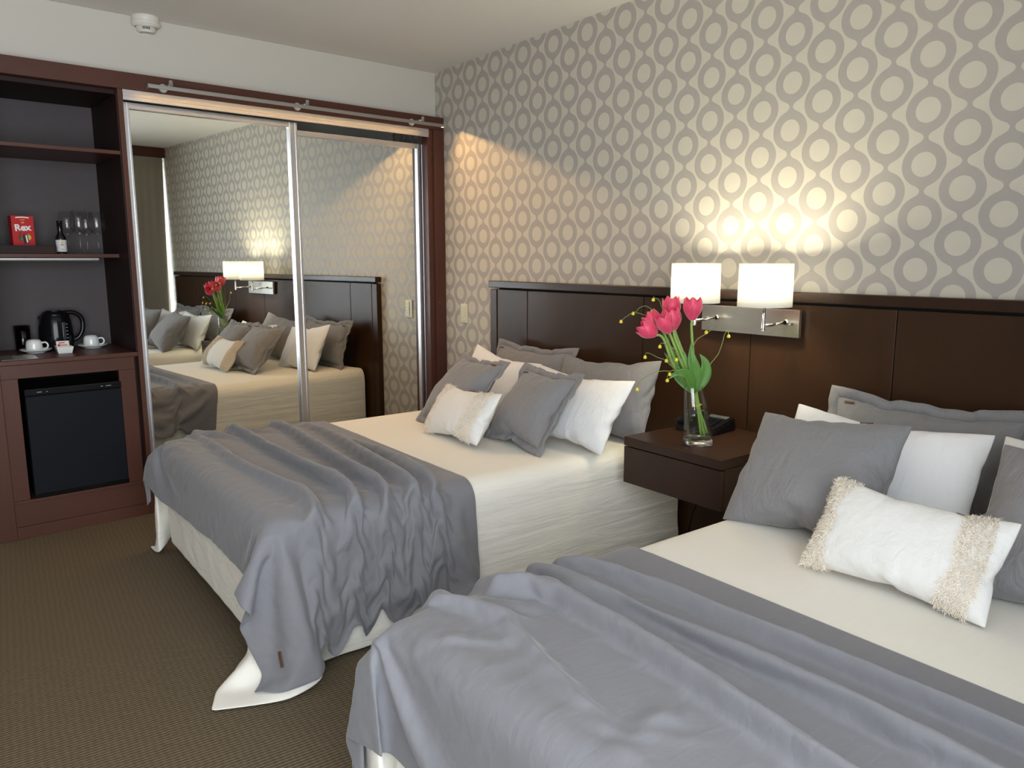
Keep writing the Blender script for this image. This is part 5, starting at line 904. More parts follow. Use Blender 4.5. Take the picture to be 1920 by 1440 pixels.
-1,1,0,0,2,2,2,2,2,1,2,1,0,-1,-1,-2,-4,0,-1,0,1,0,-1,1,0,0,0,1,0,2,3,-2,-1,0,1,3,-1,4,-1,-1,-1,4,-1,1,-2,3,-3,5,1,2,0,-1,0,0,-1,0,-3,-4,-5,-4,
-6,-4,-4,-2,0,1,1,2,2,5,4,3,1,-1,0,2,-2,-1,2,-2,1,0,0,1,1,1,3,3,3,2,1,1,-1,-1,-1,0,-2,-2,-2,0,-2,-4,-3,1,1,0,0,1,0,-1,0,1,0,-1,9,-2,2,2,0,-1,
-2,-1,3,-2,3,0,0,-2,1,-1,0,1,4,1,-1,-1,-2,-3,-4,-5,-5,-4,-4,-2,-2,-1,1,1,2,2,1,5,2,4,3,-1,-1,1,-1,0,0,-2,2,0,-1,2,2,1,4,3,3,2,0,-1,-1,-2,-1,-4,-3,-2,
-3,-4,-3,-2,0,0,2,-1,1,4,-1,0,0,-1,1,-1,0,-1,2,1,8,0,1,0,1,-1,0,0,1,0,0,0,0,0,-4,-2,1,-1,-2,-1,-3,-6,-5,-3,-2,-1,0,1,2,1,2,2,3,4,1,2,4,-2,1,-1,
-1,-1,1,-1,-1,1,1,2,2,2,3,3,2,3,0,-1,-3,-2,-4,-4,-4,-4,-4,-3,-1,-2,-1,0,3,2,1,2,-2,5,0,-1,0,-1,0,1,0,0,0,1,-3,2,8,2,-1,0,-3,0,0,-1,-1,-1,-2,-2,-1,-2,
1,-2,-2,-1,-1,-3,-5,-2,2,1,3,2,3,2,1,2,2,3,-1,1,-2,0,-1,1,-1,0,-1,1,2,2,4,3,2,1,1,2,1,-1,-2,-4,-4,-6,-4,-4,-3,-2,-2,-1,0,3,2,2,3,6,-4,2,2,1,-2,-3,
1,-3,1,-1,2,-1,-1,1,1,0,0,-3,-5,1,0,-2,1,-1,0,0,-1,-1,-1,0,-2,1,0,2,0,-1,-1,-4,4,8,2,2,-4,1,0,0,1,0,1,0,1,-5,3,0,-2,1,3,3,4,3,2,1,0,1,1,-1,
-1,-3,-6,-5,-6,-5,-3,-1,-1,-1,0,3,3,4,3,1,1,1,1,-3,8,-7,0,0,1,0,-3,1,-1,1,-1,0,2,-2,0,0,0,1,-10,-1,-1,1,1,3,-1,0,-2,0,-1,-1,2,-1,1,0,-1,-1,0,7,9,-1,
-1,-3,7,0,-1,-2,-2,-1,-1,-2,0,4,2,4,5,2,2,0,0,1,-1,-1,-1,-4,-6,-5,-5,-5,-3,-2,1,-1,0,2,4,4,4,1,1,0,0,0,0,0,-1,0,0,7,-6,-1,2,-1,-1,1,0,0,-1,0,1,1,
-2,0,1,0,-10,0,1,-2,1,0,2,0,-2,0,1,0,1,0,0,0,1,3,1,2,-3,-2,8,0,-3,0,2,3,3,3,2,2,2,1,1,-1,-1,0,-1,-1,-3,-4,-6,-5,-6,-4,-2,0,0,0,2,1,1,5,5,2,
0,0,0,0,0,0,0,0,0,0,0,0,-3,5,3,-5,0,1,-1,1,0,0,-1,0,1,0,0,-1,0,0,-9,0,0,2,0,-2,-1,0,5,1,1,0,1,3,2,3,4,0,3,-8,-1,4,-1,9,3,1,0,-1,0,-1,
0,-1,-1,0,-2,-2,-4,-4,-6,-5,-4,-5,-1,-1,1,2,1,1,2,3,3,4,2,0,-1,0,0,0,0,0,0,0,0,0,0,0,0,0,-1,-4,9,0,-2,-1,1,-1,1,-1,0,1,-1,0,0,0,0,1,-1,0,0,1,
-2,-1,1,3,1,2,1,5,0,1,-1,0,-1,1,-3,7,3,2,-2,-4,-2,-1,0,0,-1,-1,-3,-2,-2,-4,-4,-4,-3,-3,-1,-1,1,3,2,3,1,2,4,2,1,1,0,-1,0,0,0,0,0,0,0,0,0,0,0,0,
0,0,0,0,0,-2,-3,10,-2,-1,2,-1,1,1,-1,-1,0,1,0,0,-1,0,11,-2,0,-2,-1,3,-1,1,0,1,0,-1,2,-2,1,-1,1,-1,2,3,-3,-5,-6,-6,-5,0,-1,0,-1,-1,-1,-1,-1,-1,0,-1,2,2,
3,3,3,2,2,1,2,0,-1,0,0,0,0,0,2,-2,0,0,0,0,0,0,0,0,0,0,0,0,0,0,0,0,-4,-2,11,4,-3,0,0,0,1,0,-2,1,0,0,0,0,7,2,-1,-2,3,-1,2,-2,0,0,2,0,
-2,1,1,0,-3,-2,-2,-6,-7,-5,-2,-1,1,-1,0,0,-1,0,1,2,2,4,2,2,2,3,0,1,0,0,0,1,0,-1,0,0,0,0,0,0,-2,4,-2,0,0,0,0,0,0,0,0,0,0,0,0,0,1,1,0,-3,
-4,4,9,-1,-2,2,0,0,-1,0,1,0,0,-1,12,-4,0,4,0,0,-1,1,-2,-2,-1,-2,-1,-4,-4,-3,0,-2,-3,-4,0,-1,3,4,3,1,1,3,-1,0,1,0,0,-1,1,4,2,-5,1,0,0,0,0,-1,0,1,
0,0,0,0,0,1,0,-3,2,0,0,0,0,0,0,0,1,1,2,1,2,1,0,1,1,2,0,-2,-3,-1,0,0,1,0,-1,-1,1,1,0,0,8,3,-3,-4,1,1,-2,-2,-1,-4,-4,-2,-1,1,-1,1,0,-2,-2,1,
5,8,2,1,-3,3,-4,-2,1,1,0,0,0,1,-1,-2,-2,5,-1,0,0,0,0,0,0,0,0,0,0,0,0,0,0,1,1,0,3,2,2,2,2,2,0,1,-1,0,-1,0,0,0,0,-3,-4,-4,-1,0,0,-1,1,0,
1,-2,0,0,1,0,-9,1,2,-1,0,-2,0,-2,0,1,1,0,-1,0,1,-1,0,4,0,4,3,0,-3,0,5,-2,4,-3,1,-1,1,0,1,0,-1,-1,0,-1,2,0,0,0,0,1,0,0,1,1,1,1,1,0,2,2,
2,2,-1,0,-1,-1,-1,-1,-1,-2,-1,-2,-2,-1,-2,-3,-2,-1,-2,-3,1,4,0,-1,0,1,0,0,-3,1,2,0,-11,-1,1,1,0,-1,1,0,0,0,0,0,1,-1,0,0,2,1,6,-1,3,-4,2,0,0,3,3,7,
2,-1,-1,-1,-1,-1,3,1,1,1,0,0,1,1,0,0,1,0,0,0,0,-1,-1,0,-2,-1,-1,-2,-3,-3,-2,-3,-2,-3,-2,-2,-1,-1,0,-2,0,-1,-1,5,0,5,-2,2,1,0,-2,0,0,2,1,-2,-1,2,-11,0,
0,1,0,2,-1,1,-1,0,-1,2,1,3,2,4,1,0,1,4,-6,3,3,4,4,1,1,0,-1,1,-1,1,0,0,-1,0,-1,-2,-1,0,-1,-1,0,-2,-1,0,-2,-1,-2,0,-2,-2,-1,-3,-3,-2,-2,-1,-1,-1,-1,0,
0,2,0,2,0,2,0,3,2,-3,7,-5,3,-3,0,0,1,-1,0,0,1,0,-1,0,-9,1,-2,3,-2,0,2,1,2,4,3,2,2,0,2,-1,1,2,-2,0,3,3,3,1,-1,-4,-5,-7,-1,0,0,-1,-2,-1,-2,-1,
-2,-1,-1,0,-1,-1,0,0,-1,0,0,0,0,-1,1,0,-1,0,-2,-1,2,2,2,2,2,1,2,1,1,2,4,2,1,-4,-2,1,-6,6,-6,0,1,0,-2,2,-1,-1,1,1,0,-2,5,-1,1,1,0,1,-1,1,2,0,
1,-1,0,1,-1,1,0,0,3,1,2,0,-5,-8,-8,-5,-5,-1,0,0,0,1,1,0,1,0,1,1,0,-2,0,-1,-1,0,0,-1,0,0,1,1,1,1,2,2,2,4,1,0,0,1,0,1,0,-1,0,-2,-3,0,6,7,
0,-2,-5,-4,3,0,-1,0,1,0,0,0,0,0,0,-1,11,-1,0,-1,1,-2,2,0,0,-1,1,1,0,-1,-1,0,-1,0,0,-4,-6,-7,-6,-2,0,1,2,0,0,-1,0,-1,0,1,0,1,1,1,1,2,1,2,1,1,
1,1,2,0,0,0,0,0,0,1,1,-1,-1,0,0,0,0,0,0,0,0,0,0,-2,-6,1,9,4,2,-3,-2,1,0,0,-1,0,1,0,-2,1,0,0,11,-2,2,-2,0,2,-2,0,1,0,-2,-1,-1,0,-1,-4,-4,-3,
-5,-1,-4,-2,2,0,1,2,3,4,2,1,1,1,1,0,1,0,0,0,0,0,0,0,0,0,0,0,-1,0,0,0,0,0,0,-1,0,0,1,0,0,0,0,0,0,0,0,0,0,0,0,-5,-4,2,12,4,-4,-1,1,1,
1,-2,1,0,0,-1,1,0,5,3,-2,2,0,-1,0,-3,-2,-1,-2,-2,-2,-3,-2,1,0,-1,0,-4,1,4,3,4,3,0,2,0,-2,0,-1,0,0,0,0,0,0,0,0,0,0,0,0,0,0,0,0,0,0,0,0,0,
0,0,0,0,0,0,0,0,0,0,0,0,0,0,0,0,0,0,-3,-5,3,9,5,-3,-1,2,0,-1,1,0,0,-1,1,1,-3,-3,2,1,-1,2,-1,-3,-2,-1,0,-1,0,0,1,0,0,0,-4,6,6,2,1,1,-3,1,
-2,-1,0,1,1,0,0,0,0,0,0,0,0,0,0,0,0,0,0,0,0,0,0,1,0,-1,0,0,0,0,0,0,0,0,0,0,-1,0,0,0,0,0,0,0,0,-1,2,1,6,0,-1,-2,2,2,-1,0,1,0,-2,1,
-11,0,1,-1,2,-1,0,2,0,-1,-1,1,0,1,-2,0,1,1,4,2,3,-1,-2,0,2,0,-1,0,1,0,0,0,0,0,0,0,0,0,0,0,0,0,0,0,0,0,0,0,1,-2,0,1,0,0,0,-1,0,1,1,1,
1,1,2,3,1,0,0,1,0,0,-1,-1,-14,5,-1,2,1,-1,1,0,0,0,0,1,-1,1,-9,0,-1,0,0,0,1,1,-1,1,0,0,0,0,3,0,0,2,2,1,-1,1,1,-2,0,0,1,0,0,0,0,0,0,0,
0,0,0,0,0,0,0,0,0,0,0,0,0,0,-1,1,0,0,2,2,1,4,3,0,1,0,0,0,0,-3,-1,-2,-1,-3,-2,-3,0,5,7,-21,1,7,-2,3,-2,-2,-1,3,-1,1,4,-2,-9,1,0,0,-1,1,1,1,
0,0,1,1,2,2,1,3,1,1,3,-5,-3,0,3,5,4,3,-2,-1,-1,-2,-1,-1,-1,-1,0,-1,-1,0,0,0,0,0,1,0,0,1,0,1,1,1,2,3,0,0,0,-2,-3,-1,-3,-3,-3,-3,-2,-3,-3,1,-1,1,
1,2,1,-4,-1,16,-4,-7,4,-4,-1,2,0,-2,2,-2,1,4,-4,1,0,-1,1,-1,0,0,3,3,1,2,0,2,1,1,1,-1,-1,5,1,2,1,0,-1,-2,1,0,0,1,0,0,0,1,-1,0,1,-1,0,0,0,0,
-1,0,0,-1,0,0,-1,-1,-2,-3,-4,-4,-3,-4,-2,-3,-1,0,1,1,0,2,3,2,2,1,1,3,-1,0,-1,-9,4,0,-1,1,-1,-1,3,-1,1,4,-4,-3,8,-1,-1,1,-2,0,1,1,0,1,1,-1,2,-1,0,-1,
2,1,-1,1,0,-2,-4,-4,-6,-3,1,1,1,1,0,1,1,0,1,1,0,1,-1,-1,-1,-1,-1,0,-1,-1,-1,-2,0,-1,-2,-2,0,0,1,2,1,2,2,3,1,1,1,1,0,0,0,-1,0,-1,3,1,-4,0,-1,-1,
-1,0,2,2,-3,1,2,-2,3,0,9,0,1,-1,-1,0,0,0,2,-1,2,-1,-1,1,0,0,-1,-1,0,-6,-5,-6,-5,-4,0,0,0,0,0,0,1,0,0,0,0,0,0,0,1,0,1,1,0,0,1,0,1,1,0,0,
2,1,2,3,1,1,1,1,0,-1,0,0,0,0,0,-1,1,2,-2,-1,0,1,-3,3,0,1,-1,0,2,-2,0,3,-4,-1,2,0,8,1,1,-1,1,0,-1,2,-1,-1,0,1,-3,-3,-2,-3,-3,-1,-3,-6,-3,1,4,6,
0,2,1,0,-1,0,0,0,0,0,0,0,0,0,0,1,0,0,1,0,0,1,0,0,0,1,0,1,0,-1,0,0,0,0,0,1,0,-1,0,0,0,0,-1,-1,4,-1,-3,-3,8,-3,-1,1,1,2,-2,0,3,-4,0,0,
-3,1,9,1,-3,3,0,0,1,-2,-3,-5,-3,-3,0,-2,-2,0,0,-1,0,0,5,4,3,-4,2,0,2,-3,1,0,0,0,0,0,0,0,0,0,0,0,0,0,0,0,0,0,1,0,0,0,0,0,-1,0,0,0,0,0,
0,-1,-2,3,0,0,0,0,-1,0,-2,-2,2,0,2,2,-4,0,3,0,-1,4,-3,1,0,0,0,0,-3,-3,3,-1,1,0,-3,-2,-1,2,-2,-1,0,0,1,0,0,0,0,8,1,1,-3,3,2,0,-6,3,0,0,0,0,
0,0,1,0,0,0,0,0,0,-1,0,0,0,0,-1,0,-1,0,-1,0,1,0,0,-1,0,0,-1,0,2,-3,-1,0,-1,0,0,0,0,5,-3,3,1,-5,-1,7,-2,3,5,-4,3,0,0,0,-1,0,-12,4,-1,0,1,-1,
-2,0,0,0,1,1,0,1,-1,0,1,0,1,3,4,-1,0,-1,-1,0,3,0,0,0,0,0,0,0,-1,-1,0,0,-1,0,0,1,-1,0,0,0,-1,0,0,0,0,0,0,-1,-1,1,-1,-1,1,-1,0,0,1,-1,1,-1,
1,-1,-1,-1,5,-1,-6,10,5,-3,-1,-4,6,3,-2,0,1,0,0,-1,-7,-1,0,0,-1,-1,3,0,1,1,-1,1,0,0,1,1,-1,1,1,-1,0,1,0,1,0,-1,0,0,-1,0,-1,0,0,-1,0,0,0,0,0,0,
0,-1,1,-1,0,-1,0,0,0,0,0,-1,0,0,0,0,0,0,-1,1,-1,1,-1,0,0,0,0,1,0,0,-1,-1,1,-1,5,2,2,2,-3,-2,-1,1,0,1,0,0,-8,2,0,-1,0,2,0,1,0,1,1,0,1,1,
0,0,0,-1,-2,-3,2,-2,1,-2,-1,1,-1,0,0,0,0,0,0,0,0,1,-1,0,0,0,-1,1,-1,0,0,0,0,0,0,-1,1,0,-1,0,1,-1,0,0,0,0,0,0,0,0,0,1,0,0,1,0,-2,0,2,-1,
0,5,2,4,-6,1,1,-2,-1,1,1,-1,-4,-1,1,1,0,0,0,0,1,-1,1,0,-1,-1,1,-1,0,-1,0,2,-4,0,-3,0,1,0,-1,0,1,-1,1,-1,0,0,0,-1,1,-1,1,-1,0,0,0,0,0,0,0,0,
0,1,-1,0,0,1,-1,0,0,1,0,0,0,0,0,0,0,0,0,0,0,-1,1,1,-1,2,0,0,6,-4,3,-1,3,1,-1,-1,-1,0,-3,0,0,0,-1,0,0,0,0,0,-1,0,0,0,-1,0,-1,0,1,0,-2,-3,
0,0,0,-1,1,-1,0,0,0,0,0,1,-1,1,-1,1,-1,0,1,-1,1,0,-1,1,0,0,0,-1,1,0,0,0,0,0,1,-1,1,-1,1,-1,1,0,0,0,0,0,0,1,-1,0,1,0,-1,1,3,2,2,0,-1,0,
0,-1,0,0,-3,1,-1,-1,0,-1,0,0,-1,0,0,0,0,0,0,0,2,-1,-1,-3,-3,-1,1,0,-1,0,1,0,0,0,0,0,0,-1,1,0,0,0,0,1,-1,1,-1,1,0,-1,1,-1,1,0,0,0,0,0,0,1,
-1,1,-1,1,-1,1,-1,1,0,0,0,0,0,0,0,1,1,-1,0,-1,3,6,-6,6,-2,1,0,-1,-1,1,-2,-1,-2,-1,1,-1,0,0,0,0,0,0,0,1,0,1,-3,1,-3,-2,-2,0,1,0,0,0,-1,1,-1,1,
0,0,0,0,0,0,0,0,0,0,0,0,1,-1,1,0,0,0,0,0,0,0,1,-1,0,0,0,0,0,0,1,-1,1,0,0,0,0,0,0,0,1,0,0,0,-1,1,0,3,3,-2,3,-2,1,0,0,-1,-3,-1,-2,0,
-1,1,0,0,0,0,0,1,1,-1,1,-3,0,-1,-1,-4,1,0,-1,1,0,0,0,0,0,0,-1,1,0,0,0,0,0,0,1,-1,1,-1,0,1,-1,1,-1,1,-1,1,0,0,0,0,1,-1,1,-1,1,-1,0,1,0,-1,
0,0,1,0,0,0,1,0,-1,0,1,0,0,2,4,-3,0,2,0,1,0,0,-2,-4,0,0,0,0,0,0,1,0,1,-1,0,0,-3,-1,1,-2,-1,-1,0,0,0,-1,0,1,0,-1,1,0,0,0,0,0,0,0,0,0,
0,0,0,1,-1,0,1,-1,1,0,0,0,0,0,0,0,0,0,0,1,-1,1,0,-1,0,1,0,0,-1,1,1,0,0,0,0,-1,1,1,0,-1,2,4,-2,-1,1,1,1,0,0,-2,-3,-1,0,0,1,0,0,0,0,0,
-1,-2,-1,1,-1,-1,-2,0,0,0,-1,0,1,-1,1,0,0,-1,1,0,0,0,0,0,1,-1,0,1,0,-1,1,0,-1,1,0,-1,1,0,-1,1,0,0,0,1,-1,0,1,0,-1,1,0,0,0,0,1,0,0,0,-1,0,
0,1,-1,1,0,1,0,1,1,1,-1,0,1,2,1,-5,-1,-1,1,0,0,0,0,0,0,0,-3,-1,1,0,-2,-1,0,-1,-1,0,0,1,-1,1,0,0,0,0,0,0,0,0,0,0,0,1,-1,0,0,1,-1,0,1,0,
-1,1,0,0,0,0,0,1,-1,0,1,0,-1,0,1,0,0,0,1,0,0,0,0,0,0,0,0,0,0,1,0,0,0,1,1,0,1,0,0,-1,-3,1,-1,-2,-1,1,-1,1,-1,1,-1,-2,-1,0,1,-1,-2,-1,1,-1,
0,1,0,-2,1,0,-1,1,-1,1,0,0,0,0,0,0,0,0,1,-1,0,0,1,0,0,-1,1,0,0,0,0,0,0,0,1,-1,0,0,1,0,0,0,1,0,0,0,0,0,0,1,0,-1,0,0,1,0,-1,0,1,0,
2,1,0,-1,0,1])
SHAPES['throw_b'] = ((57, 86, 3), 0.002, [
-626,2,2,1,2,1,1,1,1,1,0,1,1,0,0,0,0,0,0,0,0,0,0,0,0,0,0,0,0,0,0,0,0,0,0,0,0,0,0,0,0,0,0,0,0,0,0,0,0,0,0,0,0,0,0,0,0,0,0,0,
0,0,0,0,0,0,-1,0,0,0,0,-1,0,-1,-1,0,-1,0,-1,-1,0,-1,0,-1,-1,0,-12,0,0,1,-1,0,0,0,0,0,1,0,-1,0,0,0,0,1,-1,0,0,0,0,0,0,0,0,0,0,0,0,0,0,0,
0,0,0,0,0,0,0,0,0,0,0,0,0,0,0,0,0,0,0,0,0,0,0,0,0,1,0,0,0,0,0,0,0,0,0,0,0,0,0,0,1,-1,0,0,0,0,0,0,0,0,0,0,-12,0,0,0,0,1,-1,0,
0,0,1,-1,0,0,0,0,0,0,1,-1,0,0,0,0,0,0,0,0,0,0,0,0,0,0,0,0,0,0,0,0,1,0,0,0,0,0,0,0,0,0,0,0,0,0,0,0,0,0,0,-1,1,0,0,0,0,0,0,0,
0,0,0,0,0,0,0,0,0,0,0,1,-1,0,0,0,1,-1,-10,0,-1,0,0,-1,1,-1,0,1,-1,0,1,0,-1,0,0,0,0,1,-1,0,0,0,0,0,0,0,1,0,0,0,0,0,0,0,0,0,0,0,-1,0,
0,0,0,1,0,0,0,0,0,0,0,0,0,0,0,0,0,0,0,0,0,0,0,0,0,0,0,0,0,0,0,0,0,0,0,0,0,0,0,0,0,0,0,0,-7,2,-4,1,0,1,-3,2,-2,0,0,1,-2,0,0,0,
-1,0,0,0,1,0,0,0,0,0,0,0,-1,0,0,0,0,0,0,0,0,0,0,0,1,0,0,0,0,-1,0,0,0,0,0,1,0,0,0,0,0,0,0,0,0,0,0,0,0,0,0,1,-1,0,0,1,-1,1,-1,0,
1,-1,0,0,0,1,-1,0,0,0,-2,-7,5,-3,0,-1,3,-3,1,-2,1,-1,2,-1,0,0,-3,-1,0,0,0,0,0,0,0,0,0,0,0,0,0,0,0,1,0,0,0,0,0,0,-1,0,0,0,1,0,0,0,0,0,
0,-1,0,0,1,0,0,0,0,0,0,0,0,0,0,0,0,0,0,0,0,0,0,0,0,1,-1,0,1,-1,0,0,0,0,0,0,-9,6,-5,2,1,-4,1,0,1,0,-1,1,0,0,2,0,2,-8,-1,0,0,0,0,0,
0,0,0,0,0,0,0,1,0,-1,0,0,0,0,0,0,1,0,0,0,-1,0,1,0,0,0,0,0,0,0,-1,1,0,0,0,0,0,0,0,0,0,0,0,0,1,-1,0,0,0,0,1,-1,0,1,-1,0,0,0,0,1,
-1,0,-3,-7,4,-2,0,5,-6,3,-3,1,0,2,-3,2,-1,1,2,7,0,-2,-1,-1,0,-1,0,-1,0,0,0,0,0,-2,0,-1,0,-1,0,0,-1,0,-1,0,0,0,-1,0,-1,1,0,0,0,0,0,0,0,-1,0,1,
0,0,0,0,0,0,0,0,1,-1,0,1,-1,0,1,-1,0,0,1,-1,0,1,0,-1,0,0,0,1,-11,3,-2,2,-2,0,4,-2,2,-3,0,-1,1,0,1,-2,-1,1,0,1,1,1,-1,1,0,1,-1,0,0,0,0,1,
0,1,0,2,0,0,1,0,0,0,0,0,0,-2,-1,-2,0,0,-1,0,0,0,0,0,0,-2,0,0,-1,0,0,0,0,0,0,0,0,0,0,0,0,1,-1,0,0,0,1,-1,0,0,0,0,0,0,-9,2,0,-1,0,-1,
0,1,0,1,0,-1,1,-1,0,2,3,0,1,1,-1,0,1,-1,0,0,0,0,0,0,0,-1,0,0,0,-2,0,0,0,0,-1,0,0,-1,0,2,0,1,0,0,0,0,0,0,0,0,0,1,-1,-2,0,-1,0,-1,-2,-1,
-1,1,0,0,1,0,0,0,0,1,-1,1,-1,1,0,0,0,-1,0,0,-8,0,1,-1,0,0,0,1,0,0,1,-2,0,3,-2,2,2,0,0,0,1,-1,0,1,0,-1,1,0,0,0,-1,1,0,-1,0,1,0,-1,0,0,
1,-1,0,0,-1,0,0,0,-1,0,1,-1,0,0,0,-1,0,-1,0,1,-1,1,0,1,0,0,0,-1,-1,-1,-1,0,0,0,1,-1,1,-1,1,-1,1,0,0,0,0,-1,-10,0,1,-1,1,0,1,-1,0,1,0,1,1,-2,
1,-2,-3,0,0,0,-1,1,0,0,-1,1,0,0,-1,0,1,0,0,0,0,0,0,1,-1,0,0,1,0,1,2,0,0,0,1,0,0,1,0,0,0,1,0,0,1,0,1,-1,-1,-3,1,-1,0,0,0,0,-1,1,0,0,
0,0,-1,1,-1,1,-1,1,0,0,0,0,-12,1,0,1,-1,-1,1,-1,1,1,-1,1,-1,0,0,0,-1,0,0,0,1,-1,0,0,1,0,-1,0,1,0,-1,0,0,1,0,-1,0,0,1,0,0,0,0,-1,0,0,1,0,
0,0,0,0,0,0,0,0,0,1,0,1,0,1,1,3,0,0,-1,-4,-2,1,0,0,0,0,0,1,0,-1,0,0,0,0,0,0,0,0,-12,0,0,0,0,1,-1,1,0,0,0,-1,1,-1,1,-1,0,0,0,0,0,1,
-1,0,0,0,1,-1,0,0,1,0,-1,0,0,1,0,0,0,0,0,0,0,1,0,0,0,0,0,0,0,-1,0,0,0,0,0,0,0,0,0,0,0,1,-1,1,1,4,2,-6,4,-3,0,0,-1,0,1,0,1,-2,0,0,
0,0,0,-1,-11,0,0,1,-1,-1,2,0,-1,-1,0,1,-1,0,0,0,0,0,0,0,0,0,1,-1,0,0,0,1,-1,0,0,0,1,0,-1,0,0,0,0,0,0,0,0,0,1,0,0,0,0,-1,0,1,0,0,0,0,
0,0,0,1,0,0,1,-1,0,-1,0,0,0,5,-3,2,-1,-1,1,-1,0,1,-1,2,-2,-1,1,0,0,1,-10,0,1,1,0,1,-3,0,-1,2,-1,0,-1,1,-1,0,-1,0,0,0,0,0,0,1,-1,0,0,0,0,0,
0,0,0,1,1,1,0,0,1,0,0,0,0,1,0,-1,-1,-1,0,1,-1,0,-1,0,0,0,0,0,0,-1,1,0,-1,1,0,0,1,0,1,1,1,-2,1,1,-1,1,-1,0,0,0,2,-1,-1,0,0,0,-7,0,3,-4,
4,-1,-1,-2,2,-2,1,-1,1,-2,0,-2,4,-5,0,0,0,-1,0,0,2,0,1,1,3,1,1,1,1,-1,1,0,0,0,-1,-1,0,-1,0,-2,-2,1,0,1,0,0,1,0,0,0,0,0,0,-1,0,0,-2,0,1,0,
1,1,0,0,0,-1,0,1,-2,0,0,0,1,-1,0,0,0,1,0,0,-1,0,-4,3,-7,5,-3,0,-2,3,-1,0,-1,1,-3,2,3,2,-2,-3,1,1,1,2,1,1,0,1,-1,0,-1,-1,-1,-1,-1,-1,-1,-1,0,-1,
0,1,-1,1,0,1,0,0,1,-1,0,-1,0,0,1,-1,0,0,0,2,0,0,1,0,-1,0,0,-1,0,0,-1,0,-1,1,1,-1,0,0,0,0,0,0,0,0,0,-1,2,-1,-2,-6,5,-5,1,-1,4,-3,0,-1,1,-1,
5,-1,-2,1,-2,8,-1,-1,-1,-1,-1,-2,-1,-1,0,-1,0,0,1,0,1,3,2,2,1,2,0,0,2,-1,0,0,0,0,-1,1,0,0,0,-1,-1,0,-1,-1,-1,-2,-2,-2,-1,-1,0,-1,0,0,-1,0,0,1,1,2,
-2,1,-2,0,0,2,-2,2,-1,2,-2,3,-3,-1,-7,0,-3,1,0,-1,0,1,0,1,0,-1,0,0,-1,-1,1,0,0,0,1,0,1,2,1,1,3,2,1,0,0,0,-1,-2,-2,-2,-2,-1,0,-1,-1,1,-1,-1,1,-1,
1,0,-1,1,-1,1,0,1,0,0,0,1,1,1,0,-1,-2,0,2,2,2,1,1,-5,2,-6,5,-5,4,0,-1,-2,3,-4,5,-5,6,-4,4,3,-8,0,1,0,-1,1,-1,1,0,-1,-1,1,1,-2,0,0,0,4,5,1,
1,0,0,-1,-1,-1,-3,-3,-2,0,-2,0,0,-1,0,0,1,-1,0,1,0,-1,1,0,0,0,0,0,0,0,0,0,0,0,0,0,1,-1,0,1,0,1,2,-1,-2,-1,0,0,0,6,-4,3,-4,5,0,-3,1,1,-2,2,
-3,6,-5,2,-1,-1,-7,0,0,0,-1,2,-2,0,1,2,0,-2,-2,2,0,-1,3,2,-4,-1,-2,0,-1,-1,0,0,0,0,0,0,1,-1,0,1,0,-1,0,1,0,-1,0,1,-1,1,0,0,0,-1,1,0,1,-1,1,0,
0,1,0,0,1,-1,0,0,0,1,0,-1,-1,0,-1,-1,2,1,1,1,-3,3,-1,0,2,-2,0,0,2,1,-3,5,-9,1,-1,1,0,0,1,-2,0,0,0,2,-1,0,1,1,0,-6,-1,1,0,0,0,1,-1,0,0,1,
-1,0,0,1,0,-1,0,1,0,-1,0,1,0,-1,1,0,-1,1,0,0,0,0,-1,1,-1,0,1,0,0,1,0,1,1,1,-1,-1,2,-2,-1,-1,1,0,-1,0,1,-1,1,0,0,0,0,2,-2,0,0,0,4,-4,-10,-1,
0,1,-1,0,1,0,-1,0,0,0,1,0,-1,1,-2,0,0,0,0,0,0,0,1,-1,0,0,1,0,-1,0,0,1,-1,0,0,1,0,-1,0,1,0,-1,1,-1,0,0,0,0,2,0,3,2,0,1,0,0,-1,-1,-1,-2,
-1,-1,2,3,-4,1,-2,0,1,0,-1,0,1,-1,1,-1,0,0,2,-1,0,0,-1,1,-12,1,-1,0,1,-1,0,1,0,-1,0,0,0,0,1,-1,0,0,0,0,0,0,0,0,0,1,-1,0,0,0,1,-1,0,0,1,0,
0,-1,0,1,0,-1,0,1,0,2,1,3,2,1,0,1,-1,-2,-1,-1,-1,-2,0,0,0,3,1,-3,-2,4,3,-7,0,-1,1,1,0,0,0,0,0,0,0,0,0,-1,1,0,0,-1,-11,1,-1,0,0,-1,0,1,0,-1,
0,0,0,1,-1,0,0,0,1,-1,0,0,0,0,0,0,1,-1,0,0,0,1,0,-1,0,0,0,1,0,0,1,2,2,3,2,0,0,-2,-1,-2,-1,-1,-1,-1,2,0,1,4,2,1,0,-2,-1,3,-2,-6,0,6,0,-2,
-3,-2,1,0,0,0,0,0,0,0,0,0,0,0,-1,1,-11,1,1,-2,0,0,1,-2,0,1,0,1,-1,-1,0,0,0,0,0,1,0,0,-1,0,0,0,0,1,0,-1,0,0,1,1,1,1,1,2,2,3,0,0,-2,-3,
-2,-1,-1,0,0,2,1,2,2,2,-1,0,-1,-3,-3,-1,-1,-1,0,0,3,2,-2,-2,1,0,0,1,0,-1,1,0,0,0,0,0,0,0,0,0,0,-1,-7,-3,1,1,-1,1,-2,2,2,-2,0,-2,0,1,-1,0,-1,0,
0,-1,0,0,0,0,0,0,1,0,1,3,1,1,1,2,1,0,0,-2,-2,-3,-1,-1,1,2,2,1,2,2,0,0,-1,-2,-4,-2,-1,-1,0,-1,1,-1,1,0,0,1,-1,2,2,-2,0,0,0,0,-1,1,-1,1,-1,1,
